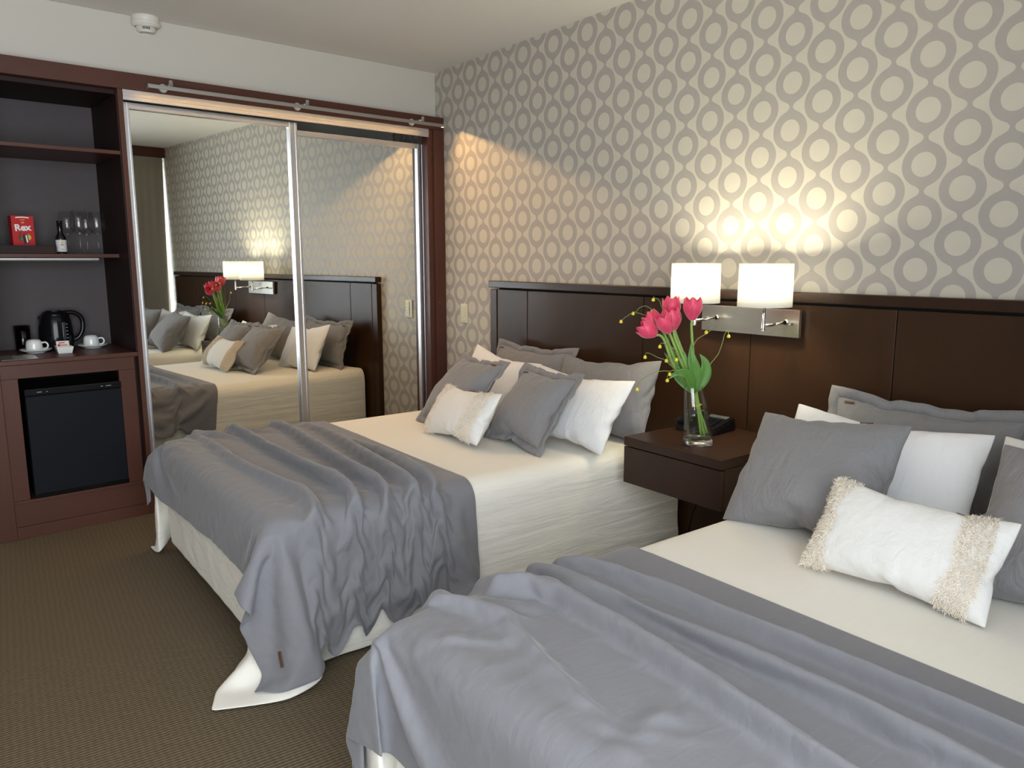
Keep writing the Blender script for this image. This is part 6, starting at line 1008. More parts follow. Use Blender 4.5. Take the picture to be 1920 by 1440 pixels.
-1,0,0,1,0,0,-1,1,-5,0,-2,-1,4,-2,0,-1,-1,4,-2,-1,-1,0,0,0,1,-4,-1,0,0,1,2,2,1,2,0,2,1,-1,-1,0,-2,-2,-2,0,0,1,2,2,2,2,1,-1,-1,-1,-2,-3,-1,-2,-1,-1,
1,0,0,0,-1,1,0,0,0,0,1,-1,0,1,1,0,2,0,0,-1,0,0,0,0,0,-1,1,-1,1,1,-1,0,2,-2,-7,1,-1,3,-4,0,3,-1,0,-2,2,-1,2,-3,1,0,4,1,0,0,0,0,0,-1,0,-2,
-1,-2,-1,0,1,0,2,3,2,1,1,0,-1,-1,-2,-2,-2,-2,-1,-1,-1,1,-1,0,0,1,0,0,0,0,0,0,0,0,0,0,0,1,0,0,0,1,-1,2,0,0,0,0,0,-1,1,1,-1,1,0,-1,1,0,1,1,
-6,0,1,-3,3,0,-4,1,0,0,-1,2,-1,1,0,3,-5,3,0,0,0,-2,0,-1,0,1,2,3,2,1,1,1,-1,-3,-2,-1,-2,-1,-1,-2,0,0,-1,1,-1,1,0,-1,1,0,0,-1,0,0,0,0,1,0,0,0,
0,1,0,-1,0,0,1,2,-1,-1,0,0,1,0,0,1,-1,1,0,0,0,0,-1,0,0,2,-8,-1,1,-1,0,1,0,-1,0,-1,1,0,-1,1,0,-1,0,0,-1,1,2,3,2,3,1,1,-1,-2,-3,-2,-1,-3,-1,0,
0,-1,0,0,0,1,0,-1,1,0,0,-1,1,0,-1,1,0,0,0,0,0,0,0,0,0,0,0,1,1,0,0,-2,0,0,0,1,1,0,0,-1,0,0,1,-1,1,0,0,0,-1,1,0,-1,-2,-3,-2,0,0,1,0,-1,
-1,0,0,0,1,-1,0,-2,1,0,7,1,0,-1,-2,-3,-1,-2,-1,-1,1,0,-1,1,0,0,0,0,0,0,0,-1,0,1,0,-1,1,0,-1,1,0,-1,1,0,0,0,0,0,0,0,0,1,1,0,-1,2,-1,0,-2,1,
-1,1,1,0,0,1,-1,1,0,0,0,0,-1,0,1,-1,0,0,-3,-2,-1,0,-2,1,1,0,-1,0,-1,1,-1,0,0,-1,0,5,-5,-1,-1,0,-1,0,0,0,0,1,-1,0,0,0,0,0,0,0,0,0,0,1,0,-1,
0,1,-1,1,0,-1,1,0,-1,1,0,0,0,0,1,1,1,0,-1,0,0,-1,1,1,0,-3,1,2,-1,0,1,0,1,-1,0,0,0,0,0,1,0,0,0,0,-3,0,-2,-3,0,0,1,-1,0,-1,1,-1,1,-1,0,0,
1,-4,0,0,0,0,0,1,-1,0,1,-1,0,0,0,1,0,0,0,0,0,0,0,-1,0,1,0,0,0,0,0,0,-1,1,0,-1,1,1,0,2,0,1,-1,0,0,-1,2,1,0,-3,1,-1,0,-1,2,1,-1,0,0,0,
1,-1,0,1,-1,1,0,2,-2,-1,-6,-1,0,-1,-1,-2,1,2,0,-1,0,-1,-1,1,-1,0,-1,1,0,0,0,-1,1,-1,1,0,-1,1,0,0,0,-1,0,0,0,0,0,0,0,1,0,0,-1,0,1,-1,1,0,0,0,
1,1,0,0,2,-1,0,0,0,-1,0,-1,0,-1,1,4,0,2,-5,0,0,0,0,-1,1,0,0,1,0,-1,2,-1,1,-1,0,0,-11,2,-3,5,-1,2,-5,3,-1,2,-3,1,-2,1,-1,0,0,-1,0,0,0,0,0,0,
0,0,1,-1,0,0,0,0,0,0,0,0,0,0,1,-1,0,0,1,0,-1,1,0,1,0,0,1,1,0,0,-1,-1,0,-1,0,1,-2,1,-1,2,-1,1,1,3,4,-8,3,-1,-1,3,-4,3,0,-1,0,1,0,-1,1,-1,
2,-4,-11,0,12,-4,0,-6,6,-8,3,-1,2,-3,2,-2,-1,0,-1,0,0,0,0,1,-1,1,-1,0,0,0,0,0,1,0,0,0,0,0,0,0,-1,1,0,0,0,0,1,0,0,0,1,0,-1,-1,0,0,0,0,0,0,
0,1,1,-1,0,-1,1,-1,0,0,2,8,-8,2,1,-2,6,-7,4,-1,0,0,-1,1,-1,2,-4,6,-4,-3,1,6,-6,6,-10,6,-6,4,-4,2,-2,1,-1,-1,0,-1,0,0,0,0,0,0,0,1,-1,0,1,0,-1,0,
0,0,0,0,0,1,0,0,0,0,1,0,0,-1,0,0,0,0,0,0,0,0,-1,1,0,0,0,0,1,0,-1,0,0,0,1,-1,0,1,4,-2,0,2,-2,5,-4,3,-3,-1,3,-1,0,-2,3,-3,-8,13,-10,-8,7,-3,
7,-7,6,-5,1,-3,2,-3,0,0,0,2,-2,0,0,-1,1,-1,1,0,0,0,-1,0,1,0,0,1,0,0,0,-1,0,0,0,0,0,0,0,0,0,0,0,0,0,0,0,0,0,0,0,0,0,0,0,2,-1,-1,0,0,
0,0,1,-1,1,0,1,0,2,0,-2,-1,3,2,-1,-1,-1,2,-2,3,4,-12,0,2,-2,-1,0,3,-4,0,0,1,-1,0,1,-1,0,2,-2,1,-2,1,-1,2,-1,0,0,0,0,0,-1,0,1,-1,0,0,0,0,0,0,
0,0,0,0,0,0,0,0,0,0,0,0,0,0,1,-1,0,0,1,-1,1,-1,2,0,-2,0,0,0,0,0,1,0,1,0,-1,-1,1,0,1,0,-2,0,1,-1,4,-2,-5,1,1,0,-1,1,-3,1,-1,0,0,2,-3,2,
-2,0,1,-5,4,-1,0,0,1,-2,0,-1,0,1,-1,0,0,0,-1,1,0,0,0,0,0,0,0,0,0,0,0,1,-1,0,0,0,0,0,0,0,0,1,0,0,0,0,0,0,1,0,0,0,-1,0,-1,-1,1,-3,3,2,
-2,0,-1,1,0,-1,1,1,-1,-1,0,1,-2,0,-1,0,0,0,-1,-1,1,-1,0,-1,4,-2,1,-2,-1,-2,0,0,2,-1,-1,1,0,1,-1,-1,1,0,0,1,0,-1,0,0,0,0,0,0,0,0,-1,1,-1,0,1,0,
0,0,0,0,0,0,0,0,0,0,-1,1,0,1,-2,2,-1,0,1,-1,-2,0,-2,2,-3,3,1,1,1,-2,-3,0,0,1,1,-1,-1,0,-3,-1,1,-1,1,-2,2,-1,-1,0,0,0,-2,6,-1,-2,-5,6,-1,0,0,0,
1,-1,0,-1,1,0,0,1,0,-1,0,0,0,0,0,0,0,0,0,0,0,-1,1,0,0,0,0,0,0,0,0,0,0,0,0,-1,2,-1,1,0,-1,-1,3,-3,-3,0,4,-5,0,-2,1,0,-1,1,1,2,3,0,-1,-4,
-1,3,0,0,-7,2,-1,0,0,0,-1,0,0,-1,1,1,2,0,-1,-1,5,-4,3,0,2,0,0,-1,1,0,0,0,-1,0,0,0,0,0,0,0,0,0,0,0,0,0,0,0,0,0,0,0,0,0,0,0,0,-1,0,0,
0,2,-2,1,-2,0,4,0,-3,0,2,0,-9,0,2,12,-2,-10,2,-3,-2,0,0,0,2,4,1,-1,0,-1,-10,0,0,1,-1,-1,0,2,1,4,2,4,-1,-10,1,1,1,8,-4,0,0,2,-1,1,-1,0,0,0,1,-1,
0,0,0,0,0,0,0,0,0,0,0,0,0,0,0,0,1,0,0,0,0,0,0,0,0,0,0,-1,1,-1,1,1,-1,-1,1,1,-3,-7,5,11,-12,-4,0,0,-2,1,4,3,-2,-2,-2,-1,0,0,1,3,-10,-1,1,0,
1,2,2,2,2,1,0,-6,-5,4,-2,4,2,-1,5,-2,-2,0,2,1,0,0,0,0,0,0,0,0,0,0,-1,0,0,0,1,0,0,0,0,0,0,0,-1,1,0,0,0,0,0,1,-1,0,0,0,0,1,0,-1,0,0,
-1,-4,-4,5,11,-8,-2,-3,-2,4,-2,1,0,-3,3,2,0,-2,-1,-1,-1,-2,-11,1,0,3,1,0,2,0,2,-4,-5,-1,5,-2,1,3,1,0,2,4,-2,-1,-1,1,0,0,0,0,0,0,0,0,0,0,1,0,0,0,
-1,0,0,0,0,0,0,0,1,-1,1,0,0,0,0,0,1,0,-1,0,0,1,0,0,-2,-1,-3,-3,5,10,-4,-5,1,-2,1,-1,3,0,-4,-1,-1,0,1,1,1,1,-1,0,-10,1,2,-1,1,1,2,-1,-4,-2,0,5,
-2,3,-2,2,2,-1,0,2,3,-1,-1,-1,1,0,0,0,0,0,0,0,0,0,0,0,0,0,0,1,0,0,0,0,0,0,-1,0,0,0,1,0,0,0,0,0,1,0,0,-1,-1,-1,-1,-3,-2,6,7,0,-5,-2,2,0,
-1,0,-1,0,1,0,-1,-1,0,0,-1,0,1,0,-8,2,2,0,2,1,-3,-3,-3,0,6,-2,-1,2,1,1,0,0,0,-1,2,2,0,-1,0,0,0,0,0,0,0,0,0,0,0,0,0,1,0,-1,0,0,0,0,0,0,
0,0,0,1,-1,1,0,0,0,0,0,0,-1,0,-1,-1,-3,0,5,6,1,-5,-2,-1,1,0,0,0,-1,1,0,1,0,-1,-1,0,0,0,-1,0,-6,6,-5,3,0,-3,-4,-2,1,6,0,-5,8,-5,1,2,1,0,-2,1,
0,1,1,0,-1,1,0,0,0,0,0,0,0,0,0,0,1,-1,0,1,0,0,0,0,0,0,-1,0,0,0,0,0,0,0,0,0,0,0,0,-2,-1,-2,1,4,6,0,-3,-2,-2,-1,3,0,0,-1,0,-1,1,-1,2,2,
-1,-1,-1,-1,0,0,-2,0,3,-3,-5,-2,-1,1,5,1,-6,6,1,-4,3,0,0,0,1,-1,0,0,1,1,0,0,0,0,0,0,0,0,0,1,0,0,-1,1,0,-1,0,1,0,0,0,0,0,0,-1,-1,1,0,0,0,
0,0,-1,-1,0,-1,-1,1,4,5,0,-1,-3,-1,-2,0,2,0,0,0,0,-1,0,0,-1,0,3,1,0,-1,-1,-1,-1,-4,-1,-3,-2,1,1,5,1,-3,1,4,-3,-1,1,1,1,0,-1,1,-1,0,1,0,1,0,0,0,
0,1,0,0,0,-1,0,0,1,-1,0,1,0,-1,0,0,1,-1,1,-1,0,0,-1,0,0,1,-1,0,0,-1,-1,0,2,4,3,0,-1,-4,0,-1,-1,1,0,0,0,0,0,0,0,1,-1,0,-1,2,1,1,0,-1,-12,2,
3,-2,0,1,4,3,-2,-4,5,3,-7,2,1,0,0,1,0,-1,1,-1,0,1,0,0,1,0,1,-1,0,1,0,0,0,0,-1,1,0,0,0,0,0,0,-1,1,0,1,-1,-1,0,-1,0,0,0,-1,0,0,0,2,4,1,
1,-1,-3,-1,-1,0,-1,2,0,0,0,0,0,-1,-1,1,1,-1,-1,0,1,2,2,-1,-9,-1,0,1,2,3,5,-2,-6,3,5,-4,-2,0,2,-1,1,1,0,0,-1,0,0,0,1,0,0,1,0,0,1,-1,0,0,0,1,
0,-1,1,-1,1,0,0,0,0,0,0,0,0,1,-1,-1,0,-2,1,0,0,2,2,2,0,1,-1,-3,-2,0,0,0,-2,2,0,0,1,0,-1,1,-1,0,0,0,0,-1,1,-1,1,5,-10,0,0,1,4,6,-3,-5,1,6,
0,-3,-3,3,1,-1,0,1,0,-1,-1,0,-1,0,1,1,1,0,0,1,0,0,0,1,0,-1,1,0,0,0,0,0,0,0,0,0,0,0,1,0,0,1,-1,1,-1,1,1,0,1,0,0,-1,-3,-1,0,0,0,0,-1,2,
0,0,0,-1,1,-1,0,-1,1,0,0,0,-1,0,0,-1,-12,0,2,5,4,-1,-3,-3,6,2,-2,-3,0,1,1,0,0,1,0,-2,0,0,-1,0,0,0,1,1,0,1,0,1,0,0,0,1,0,0,0,0,0,0,0,0,
1,0,0,0,0,0,1,0,1,0,1,0,0,0,0,-1,-2,-2,-1,1,0,0,0,-1,0,2,-1,0,1,0,0,0,0,-1,-1,1,0,-1,0,1,-1,0,-359,2,1,1,0,1,0,0,1,1,0,1,0,1,1,5,9,11,
13,12,13,13,13,12,13,13,13,12,13,13,12,13,13,13,12,13,13,12,13,13,13,12,13,13,12,13,13,13,12,13,13,13,12,13,13,13,12,13,13,13,12,13,13,13,12,13,13,13,12,12,8,4,1,0,0,1,0,0,
1,0,1,0,0,1,0,0,1,1,1,-1,-3,-2,0,1,0,1,-1,-2,2,1,1,0,0,0,0,0,0,0,0,0,0,0,0,0,0,0,0,0,0,0,0,0,0,0,0,0,0,0,0,0,0,0,0,0,0,0,0,0,
0,0,0,0,0,0,0,0,0,0,0,0,0,0,0,0,0,0,0,0,0,0,1,-1,0,0,0,0,0,0,1,-1,1,0,0,1,-1,1,2,-2,-3,0,2,-4,0,3,1,0,0,0,0,0,0,0,0,0,0,0,0,0,
-1,1,0,0,0,0,0,0,0,0,0,0,0,0,0,0,0,0,0,0,0,0,0,0,0,0,0,0,0,0,0,0,0,0,0,0,0,-1,1,0,0,0,0,-1,0,1,0,1,-1,0,0,0,0,0,0,0,0,1,-1,1,
-5,1,2,-1,3,5,-2,-5,-1,1,1,-1,-1,1,3,-1,0,0,0,0,0,0,0,0,0,0,0,0,0,0,0,0,0,0,0,0,0,0,0,0,0,0,0,0,1,-1,0,0,0,0,0,0,0,0,0,0,0,0,0,-1,
1,0,0,0,0,0,0,-1,1,0,0,0,1,-1,0,0,0,0,0,0,-1,1,0,0,1,-1,-6,-2,4,2,-3,0,8,0,-4,3,3,-1,-6,4,-2,0,-1,1,0,0,0,0,-1,1,0,0,0,0,0,0,0,0,0,-1,
1,0,0,0,0,0,0,0,0,0,0,0,0,0,0,0,0,0,0,0,0,-1,1,0,0,0,0,0,0,0,0,0,0,0,0,0,0,0,1,1,0,0,0,-1,-1,0,1,-1,0,0,0,1,-5,4,-5,2,4,-4,-2,10,
-2,0,-4,5,3,-11,2,3,0,0,-1,1,0,0,0,0,0,0,0,0,0,-1,1,0,0,0,0,0,0,0,0,0,0,0,0,0,0,0,0,0,0,0,0,0,0,0,0,0,0,0,0,0,0,0,0,0,0,0,0,0,
0,0,0,0,0,2,0,0,0,0,-1,0,-1,1,0,0,0,0,-1,-3,3,-1,-3,8,2,-11,6,-1,4,-9,3,7,-7,1,3,-2,1,0,0,-1,1,0,0,-1,1,0,0,0,0,0,0,0,0,0,-1,1,0,0,-1,1,
0,0,-1,1,0,0,0,0,0,-1,1,0,0,0,0,0,0,0,0,0,0,0,0,0,-1,1,0,0,0,0,1,-1,2,0,0,1,0,-1,-1,-1,0,0,1,0,8,-9,0,1,2,-7,4,6,-6,2,-3,8,-7,-2,5,-5,
1,3,0,-1,0,0,0,0,-1,1,0,0,-1,1,0,0,-1,1,0,-1,1,0,-1,0,1,0,-1,0,1,0,0,-1,1,0,0,0,0,0,-1,1,0,0,-1,1,0,0,0,0,0,0,0,0,-1,1,0,0,-3,3,1,1,
0,0,1,0,-1,-1,-1,1,0,0,-1,7,-4,1,-1,-4,-4,5,9,-6,2,-9,9,-4,-4,3,0,0,0,1,-1,1,0,0,0,0,0,0,0,0,0,0,0,0,0,0,0,0,1,-1,0,0,1,-1,0,0,-1,1,0,0,
-1,1,0,0,0,0,0,-1,1,0,-1,0,0,1,0,0,0,0,0,0,1,-1,0,-4,2,3,1,0,0,0,1,-1,-1,-1,0,1,-1,3,2,-2,-3,0,1,1,-1,2,-5,1,-3,3,3,0,0,-1,0,0,1,-1,0,0,
1,-1,0,0,1,-1,0,0,0,0,0,1,-1,0,0,1,-1,0,0,0,0,0,1,-1,0,0,0,0,0,0,0,0,0,1,-1,0,0,0,0,0,-1,0,1,-1,1,0,1,-1,0,-1,-3,1,4,1,0,1,0,1,-1,-3,
0,0,-3,2,1,0,-1,0,1,0,-1,-2,-1,3,0,4,-1,-1,0,0,-1,0,0,0,0,0,0,0,0,0,0,0,0,0,1,-1,0,0,0,0,0,0,1,-1,0,1,-1,0,0,0,0,0,1,-1,0,0,0,0,0,0,
0,0,1,-1,0,0,0,0,0,0,0,0,0,2,0,1,-3,-4,0,4,1,1,0,1,0,0,-3,0,-3,1,2,-1,0,0,1,0,-1,-2,4,4,0,-4,4,-2,-2,-1,0,0,0,0,0,0,-1,1,0,0,-1,1,0,0,
-1,1,0,0,0,0,0,-1,0,1,0,-1,1,0,0,0,0,0,0,0,0,0,1,-1,0,0,1,-1,0,1,0,-1,1,-1,0,1,-1,0,1,-1,1,1,2,-2,-6,0,3,0,3,0,0,1,-2,-1,-3,3,-1,-1,3,-1,
2,-2,-1,4,2,-2,-1,-1,-3,3,-2,1,0,0,0,0,0,0,0,0,0,0,0,0,0,-1,1,0,0,-1,1,0,0,0,0,0,-1,1,0,0,-1,1,0,0,0,0,0,0,-1,1,0,-1,0,1,0,0,-1,1,0,1,
-1,-1,0,1,0,1,-3,2,-2,5,-1,-3,1,-2,2,-1,2,0,0,0,1,0,-1,-3,1,4,-1,-4,5,2,-6,-2,0,3,3,-2,0,0,0,0,-1,1,0,0,0,0,0,-1,1,0,0,0,0,0,0,0,0,0,0,0,
0,0,0,0,0,0,1,-1,0,0,0,0,0,0,1,-1,0,0,0,-1,0,0,1,-1,0,-1,1,1,1,-3,-2,0,5,-4,5,-4,7,-5,-5,8,-5,4,-2,-1,4,-5,1,1,-2,5,-5,2,-2,3,-7,1,4,3,-3,2,
-4,1,0,0,0,0,0,0,0,-1,1,0,0,0,0,0,0,0,0,0,0,0,0,0,0,1,-1,0,1,-1,0,0,-1,1,0,-1,0,1,0,-1,0,1,0,0,0,1,-1,0,0,1,-1,0,-1,0,0,0,1,1,-2,2,
-4,4,-5,8,-3,-5,8,-4,0,2,-5,6,4,0,-1,1,4,-1,-4,-4,1,-1,0,0,3,-4,3,-2,1,0,0,0,0,0,0,1,-1,0,0,1,-1,0,0,1,0,-1,0,1,-1,0,0,0,0,0,0,0,0,-1,1,0,
-1,1,0,0,-1,1,0,0,-1,1,0,0,0,0,0,-1,1,0,1,-1,0,0,1,-2,3,-5,4,-2,1,-2,4,0,-3,4,-2,-1,2,-3,10,-12,2,-1,1,5,-5,-6,5,0,1,-6,4,3,-1,3,0,-4,1,0,1,-1,
0,0,1,-1,0,0,0,0,0,0,-1,1,0,-1,1,0,0,-1,1,0,-1,1,0,1,-1,0,1,-1,0,0,0,0,0,0,0,0,0,-1,1,0,-1,1,0,0,0,1,-1,3,-1,-2,-4,6,-5,3,2,-3,2,-4,3,0,
3,-3,3,-2,2,3,-8,4,-4,-4,9,2,-9,5,-1,7,-9,-1,0,2,1,1,0,0,-1,1,0,0,-1,1,0,-1,1,0,-1,0,1,0,-1,1,0,0,-1,1,0,-1,1,0,0,-1,1,0,0,1,-1,0,1,-1,0,0,
0,0,0,0,0,0,1,-1,0,1,-1,0,1,-1,2,2,-1,-5,3,-5,3,1,-1,-1,0,3,1,-1,-3,4,8,-9,11,-9,2,-6,-5,8,6,-9,7,-5,11,-2,-6,-7,1,4,0,-1,1,0,-1,0,1,0,-1,1,0,0,
0,0,0,-1,1,0,-1,0,1,0,-1,1,0,0,0,0,0,0,0,0,1,-1,0,1,0,-1,1,0,-1,1,-1,0,0,0,0,0,0,0,0,0,0,-3,3,3,-5,2,2,2,-5,6,-9,-1,7,5,-4,-4,-4,10,-8,4,
-3,5,-5,3,1,4,-10,6,-6,3,-1,1,0,0,0,0,0,0,0,0,0,-1,1,-1,0,0,1,0,-1,1,0,0,1,-1,0,0,0,0,0,0,-1,1,0,0,-1,0,0,1,-1,0,0,1,0,-1,1,0,1,-1,-1,1,
0,-1,1,0,0,-2,-2,3,-3,5,7,-1,-12,3,8,-6,7,-9,-6,6,9,0,-1,-2,-1,1,3,-2,1,1,2,-2,3,-7,4,-3,5,0,0,-2,-1,1,-1,0,1,0,-1,1,0,1,0,-1,0,0,1,0,-1,0,0,0,
0,0,1,-1,0,0,0,0,0,-1,1,0,-1,0,1,-1,0,0,0,1,-1,0,0,1,1,-1,0,1,0,-1,0,1,-1,1,3,-7,-2,6,6,-10,1,9,-7,9,-3,-10,-2,11,-2,0,-1,0,4,-3,2,-2,-2,-2,0,5,
-4,5,1,1,-1,-2,1,0,1,0,-1,0,1,0,-1,0,0,1,-1,0,0,0,0,0,0,0,0,0,-1,1,0,-1,1,0,-1,1,0,-1,1,0,0,0,0,0,0,0,0,0,0,0,-1,0,0,1,1,1,-1,0,0,-1,
2,5,-4,-7,5,5,-8,-3,8,-8,8,7,-5,-9,-2,-1,2,-3,3,0,3,-2,-2,1,0,-5,3,1,1,2,-2,2,0,-1,0,0,1,-1,0,0,1,-1,0,0,0,0,0,-1,1,0,0,0,0,0,0,0,0,0,0,0,
0,0,0,1,-1,0,0,1,0,0,-1,0,1,0,-1,0,0,0,0,-1,1,1,-1,0,-1,1,-1,0,3,-2,-2,4,1,-7,0,1,1,4,4,-2,-2,-2,3,-3,1,4,-4,0,-1,2,1,1,3,-2,-2,1,0,0,0,1,
-1,0,0,0,0,0,-1,1,0,0,0,0,0,0,0,0,-1,1,0,-1,1,0,0,0,0,0,1,0,0,-1,1,0,0,-1,0,0,0,0,-1,0,1,-1,1,1,0,-1,-2,1,2,-1,2,-2,-1,0,2,0,-3,1,2,-1,
-6,4,0,0,2,1,0,-2,-2,2,-1,5,-4,-4,3,2,-1,3,0,-1,1,-1,0,1,-1,0,0,0,0,0,0,0,0,0,0,-1,1,0,0,0,0,0,0,0,0,1,-1,0,0,1,0,-1,0,0,-1,1,0,-1,0,1,
-1,0,1,0,0,0,0,1,-1,-1,1,2,0,-3,-1,2,1,0,-2,-2,2,3,-3,-2,3,3,-4,0,-3,1,2,1,5,2,-4,2,-8,3,0,-1,-4,3,2,2,-5,0,3,0,1,-1,1,-1,0,0,0,0,0,0,0,0,
0,0,0,0,0,0,0,0,1,-1,0,0,1,-1,0,0,-1,1,0,-1,1,0,0,0,0,0,1,-1,0,0,0,0,0,0,1,0,0,1,-1,2,0,0,0,-2,-3,2,-4,4,1,-4,2,3,-1,-2,1,-4,3,0,4,2,
1,-2,-2,-4,6,-6,2,-3,2,-4,3,2,0,-1,0,1,-2,1,0,0,-1,1,0,0,0,0,0,1,0,-1,0,1,-1,0,0,0,0,-1,0,1,-1,0,1,0,0,0,0,0,-1,1,0,-1,0,1,0,0,1,-1,0,0,
-1,1,-2,1,2,-1,0,0,0,3,-2,-3,3,-4,4,-2,-1,0,6,-5,2,-2,-1,1,-1,1,0,4,1,-7,1,5,3,-1,-7,4,0,1,-4,1,-1,-1,1,0,0,0,1,0,0,-1,1,0,-1,0,-1,1,0,-1,1,-1,
0,1,0,0,0,0,0,0,-1,0,0,1,-1,0,1,0,0,1,0,-1,0,0,0,0,0,0,0,-1,1,-2,1,1,-1,0,-1,2,2,-2,1,-1,0,3,-4,0,0,4,0,0,-5,2,-6,2,5,-6,4,7,-4,1,-2,0,
7,-3,-3,-4,2,0,1,0,0,-1,1,0,-1,0,-1,1,-1,0,0,0,1,-1,0,1,0,0,0,0,-1,1,-1,0,0,0,1,0,0,0,1,0,-1,0,0,0,-1,1,0,0,-1,1,0,-1,1,0,0,-2,-1,1,0,0,
0,-2,6,0,-3,5,-5,3,0,-1,-1,4,-4,4,0,-1,4,-12,1,6,-4,0,7,2,-3,-2,-2,7,-2,-6,2,0,0,0,1,1,-1,0,0,0,1,-1,1,0,0,0,0,0,0,-1,0,0,0,0,0,0,1,0,1,0,
0,-1,0,0,0,0,0,0,0,-1,1,0,-1,0,1,0,-1,1,0,1,-1,1,-2,-2,2,0,0,1,-3,3,1,-3,6,-6,4,0,0,1,-1,-5,4,3,-5,13,-4,-5,8,0,-3,-4,3,1,-2,-6,8,0,-9,1,2,2,
-1,0,1,-1,1,0,-1,1,0,-1,0,0,-1,1,0,1,0,0,0,0,1,0,0,0,0,-1,0,1,-1,0,0,-1,1,0,-1,1,0,-1,1,0,0,0,1,-1,0,-1,1,0,1,-1,0,-1,0,-1,2,0,0,2,-6,6,
-5,1,7,-4,0,0,1,7,1,-1,1,0,0,2,-4,4,-1,-1,0,2,-7,9,-1,-5,1,0,0,0,0,0,-1,0,0,0,0,0,1,0,1,0,0,0,-1,1,0,0,0,-1,0,0,0,0,0,-1,1,0,-1,1,0,-1,
1,0,0,1,0,0,0,0,-1,0,0,0,0,-1,0,0,0,1,0,1,0,-1,0,1,0,-1,-1,1,1,2,-3,2,1,-3,-10,4,4,0,0,-4,10,-2,-1,-1,1,-4,4,-4,5,0,-1,0,-1,-1,0,0,1,0,1,0,
0,1,-1,0,0,0,0,-1,1,0,0,-1,0,1,-1,0,0,0,0,0,0,-1,1,0,0,0,0,0,0,0,0,0,0,0,0,0,0,0,0,0,-1,1,-1,1,-1,-2,3,0,-2,1,2,-2,1,-1,-2,4,-3,1,0,-1,
-11,2,5,2,0,-1,-2,6,0,1,-1,1,-5,4,0,0,0,-2,1,1,0,1,0,-1,0,0,0,-1,1,0,0,-1,0,1,-1,0,0,1,-1,0,1,-1,0,0,0,0,-1,1,0,0,0,1,0,0,0,0,0,-1,0,-1,
1,1,-1,1,-1,1,0,-2,1,0,0,-4,2,3,-1,-2,2,0,0,0,-2,0,1,1,-1,0,-12,0,2,7,0,-1,-3,0,5,3,1,0,0,-5,3,2,-2,1,0,0,0,0,-1,1,0,0,-1,1,-1,0,0,1,-1,0,
1,-1,0,0,0,0,0,1,-1,0,0,0,1,0,0,0,0,0,0,0,-1,0,-1,1,-1,1,0,0,1,0,1,-2,1,0,0,-1,1,0,-6,4,2,-3,1,0,0,4,-5,1,1,2,-2,-1,-9,1,0,2,0,5,-3,-4,
0,2,1,4,1,0,-1,2,0,0,0,0,0,-1,1,0,-1,0,1,-1,1,-1,0,0,1,-1,0,1,-1,0,1,0,-1,0,1,0,-1,1,0,0,0,0,-1,0,0,-1,1,0,1,-1,1,0,0,-1,0,0,0,1,0,1,
-3,2,1,1,-5,1,2,-1,3,-3,4,-6,6,-6,5,-1,2,-7,1,-4,0,-2,1,-1,6,-1,-6,0,2,-2,5,-1,3,-1,0,1,0,0,-1,1,0,-1,1,0,-1,1,-1,1,0,-1,0,1,0,-1,1,0,-1,0,1,0,
-1,1,0,0,0,-1,0,0,0,0,0,1,0,0,0,1,0,0,-2,1,-1,0,0,0,0,1,2,-5,0,6,0,-6,4,2,-6,8,-7,6,-6,4,2,-4,-7,7,0,3,-6,1,-3,3,-3,6,0,-2,-2,4,-6,7,-2,1,
1,-1,1,-1,0,0,-1,1,0,-1,1,-1,1,0,-1,1,0,0,-1,1,0,0,0,0,-1,0,1,-1,0,0,0,0,0,0,1,0,0,0,1,0,-1,0,0,0,1,-2,1,-1,0,0,0,0,1,1,-2,-1,8,-7,-5,6,
-4,1,8,-9,9,-3,1,0,-4,-5,4,-3,1,-6,2,-4,4,-4,6,-2,2,-4,8,-5,3,-2,1,0,0,0,0,-1,1,0,-1,1,-1,1,0,-1,1,0,0,-1,1,0,-1,0,1,-1,0,0,0,0,1,0,0,1,0,0,
0,0,0,0,-1,0,0,0,0,-1,1,1,-1,0,0,0,0,-1,0,1,0,0,-2,6,-6,-2,8,-9,4,4,-3,6,-6,-2,6,-8,0,-4,1,4,-5,1,-2,3,-5,3,1,6,-5,5,-3,1,-1,1,-1,0,0,1,0,-1,
1,-1,1,0,-1,1,0,-1,0,1,-1,0,1,-1,0,1,0,0,0,0,0,0,0,0,0,0,0,0,0,0,-1,0,1,-1,0,1,-1,1,0,0,-1,1,0,1,-1,0,-1,0,0,-4,12,-2,-7,6,-8,12,-2,-10,4,2,
-5,7,-7,3,2,2,4,-2,-7,2,5,0,0,-6,7,-4,0,1,2,-2,0,0,1,-1,0,1,-1,1,-1,0,1,-1,0,1,-1,0,1,0,-1,1,0,0,0,0,0,0,0,0,0,0,0,0,0,-1,0,0,0,0,0,0,
0,0,0,0,1,0,0,0,-1,0,1,0,0,-1,-3,7,0,-6,4,-1,6,-4,-5,0,-2,2,7,-6,-4,1,1,-2,-3,0,3,2,-1,-1,0,5,-5,5,-4,3,-1,1,0,1,-1,1,-1,0,1,-1,1,0,-1,1,0,0,
0,0,0,0,0,0,0,-1,1,0,0,0,0,0,0,0,0,-1,0,1,-1,0,1,-1,0,1,-1,0,1,-1,0,0,1,-1,1,0,-1,1,-1,0,3,3,-9,2,2,1,1,-2,1,2,-3,-3,1,5,-4,0,-2,0,1,-2,
4,-3,2,1,-1,0,4,-1,4,-4,1,0,1,-1,1,-1,1,0,-1,1,0,-1,1,0,0,-1,1,0,0,-1,1,0,-1,1,0,0,-1,1,0,0,-1,0,0,0,0,0,1,-1,0,1,-1,0,1,-1,0,1,-1,1,-1,1,
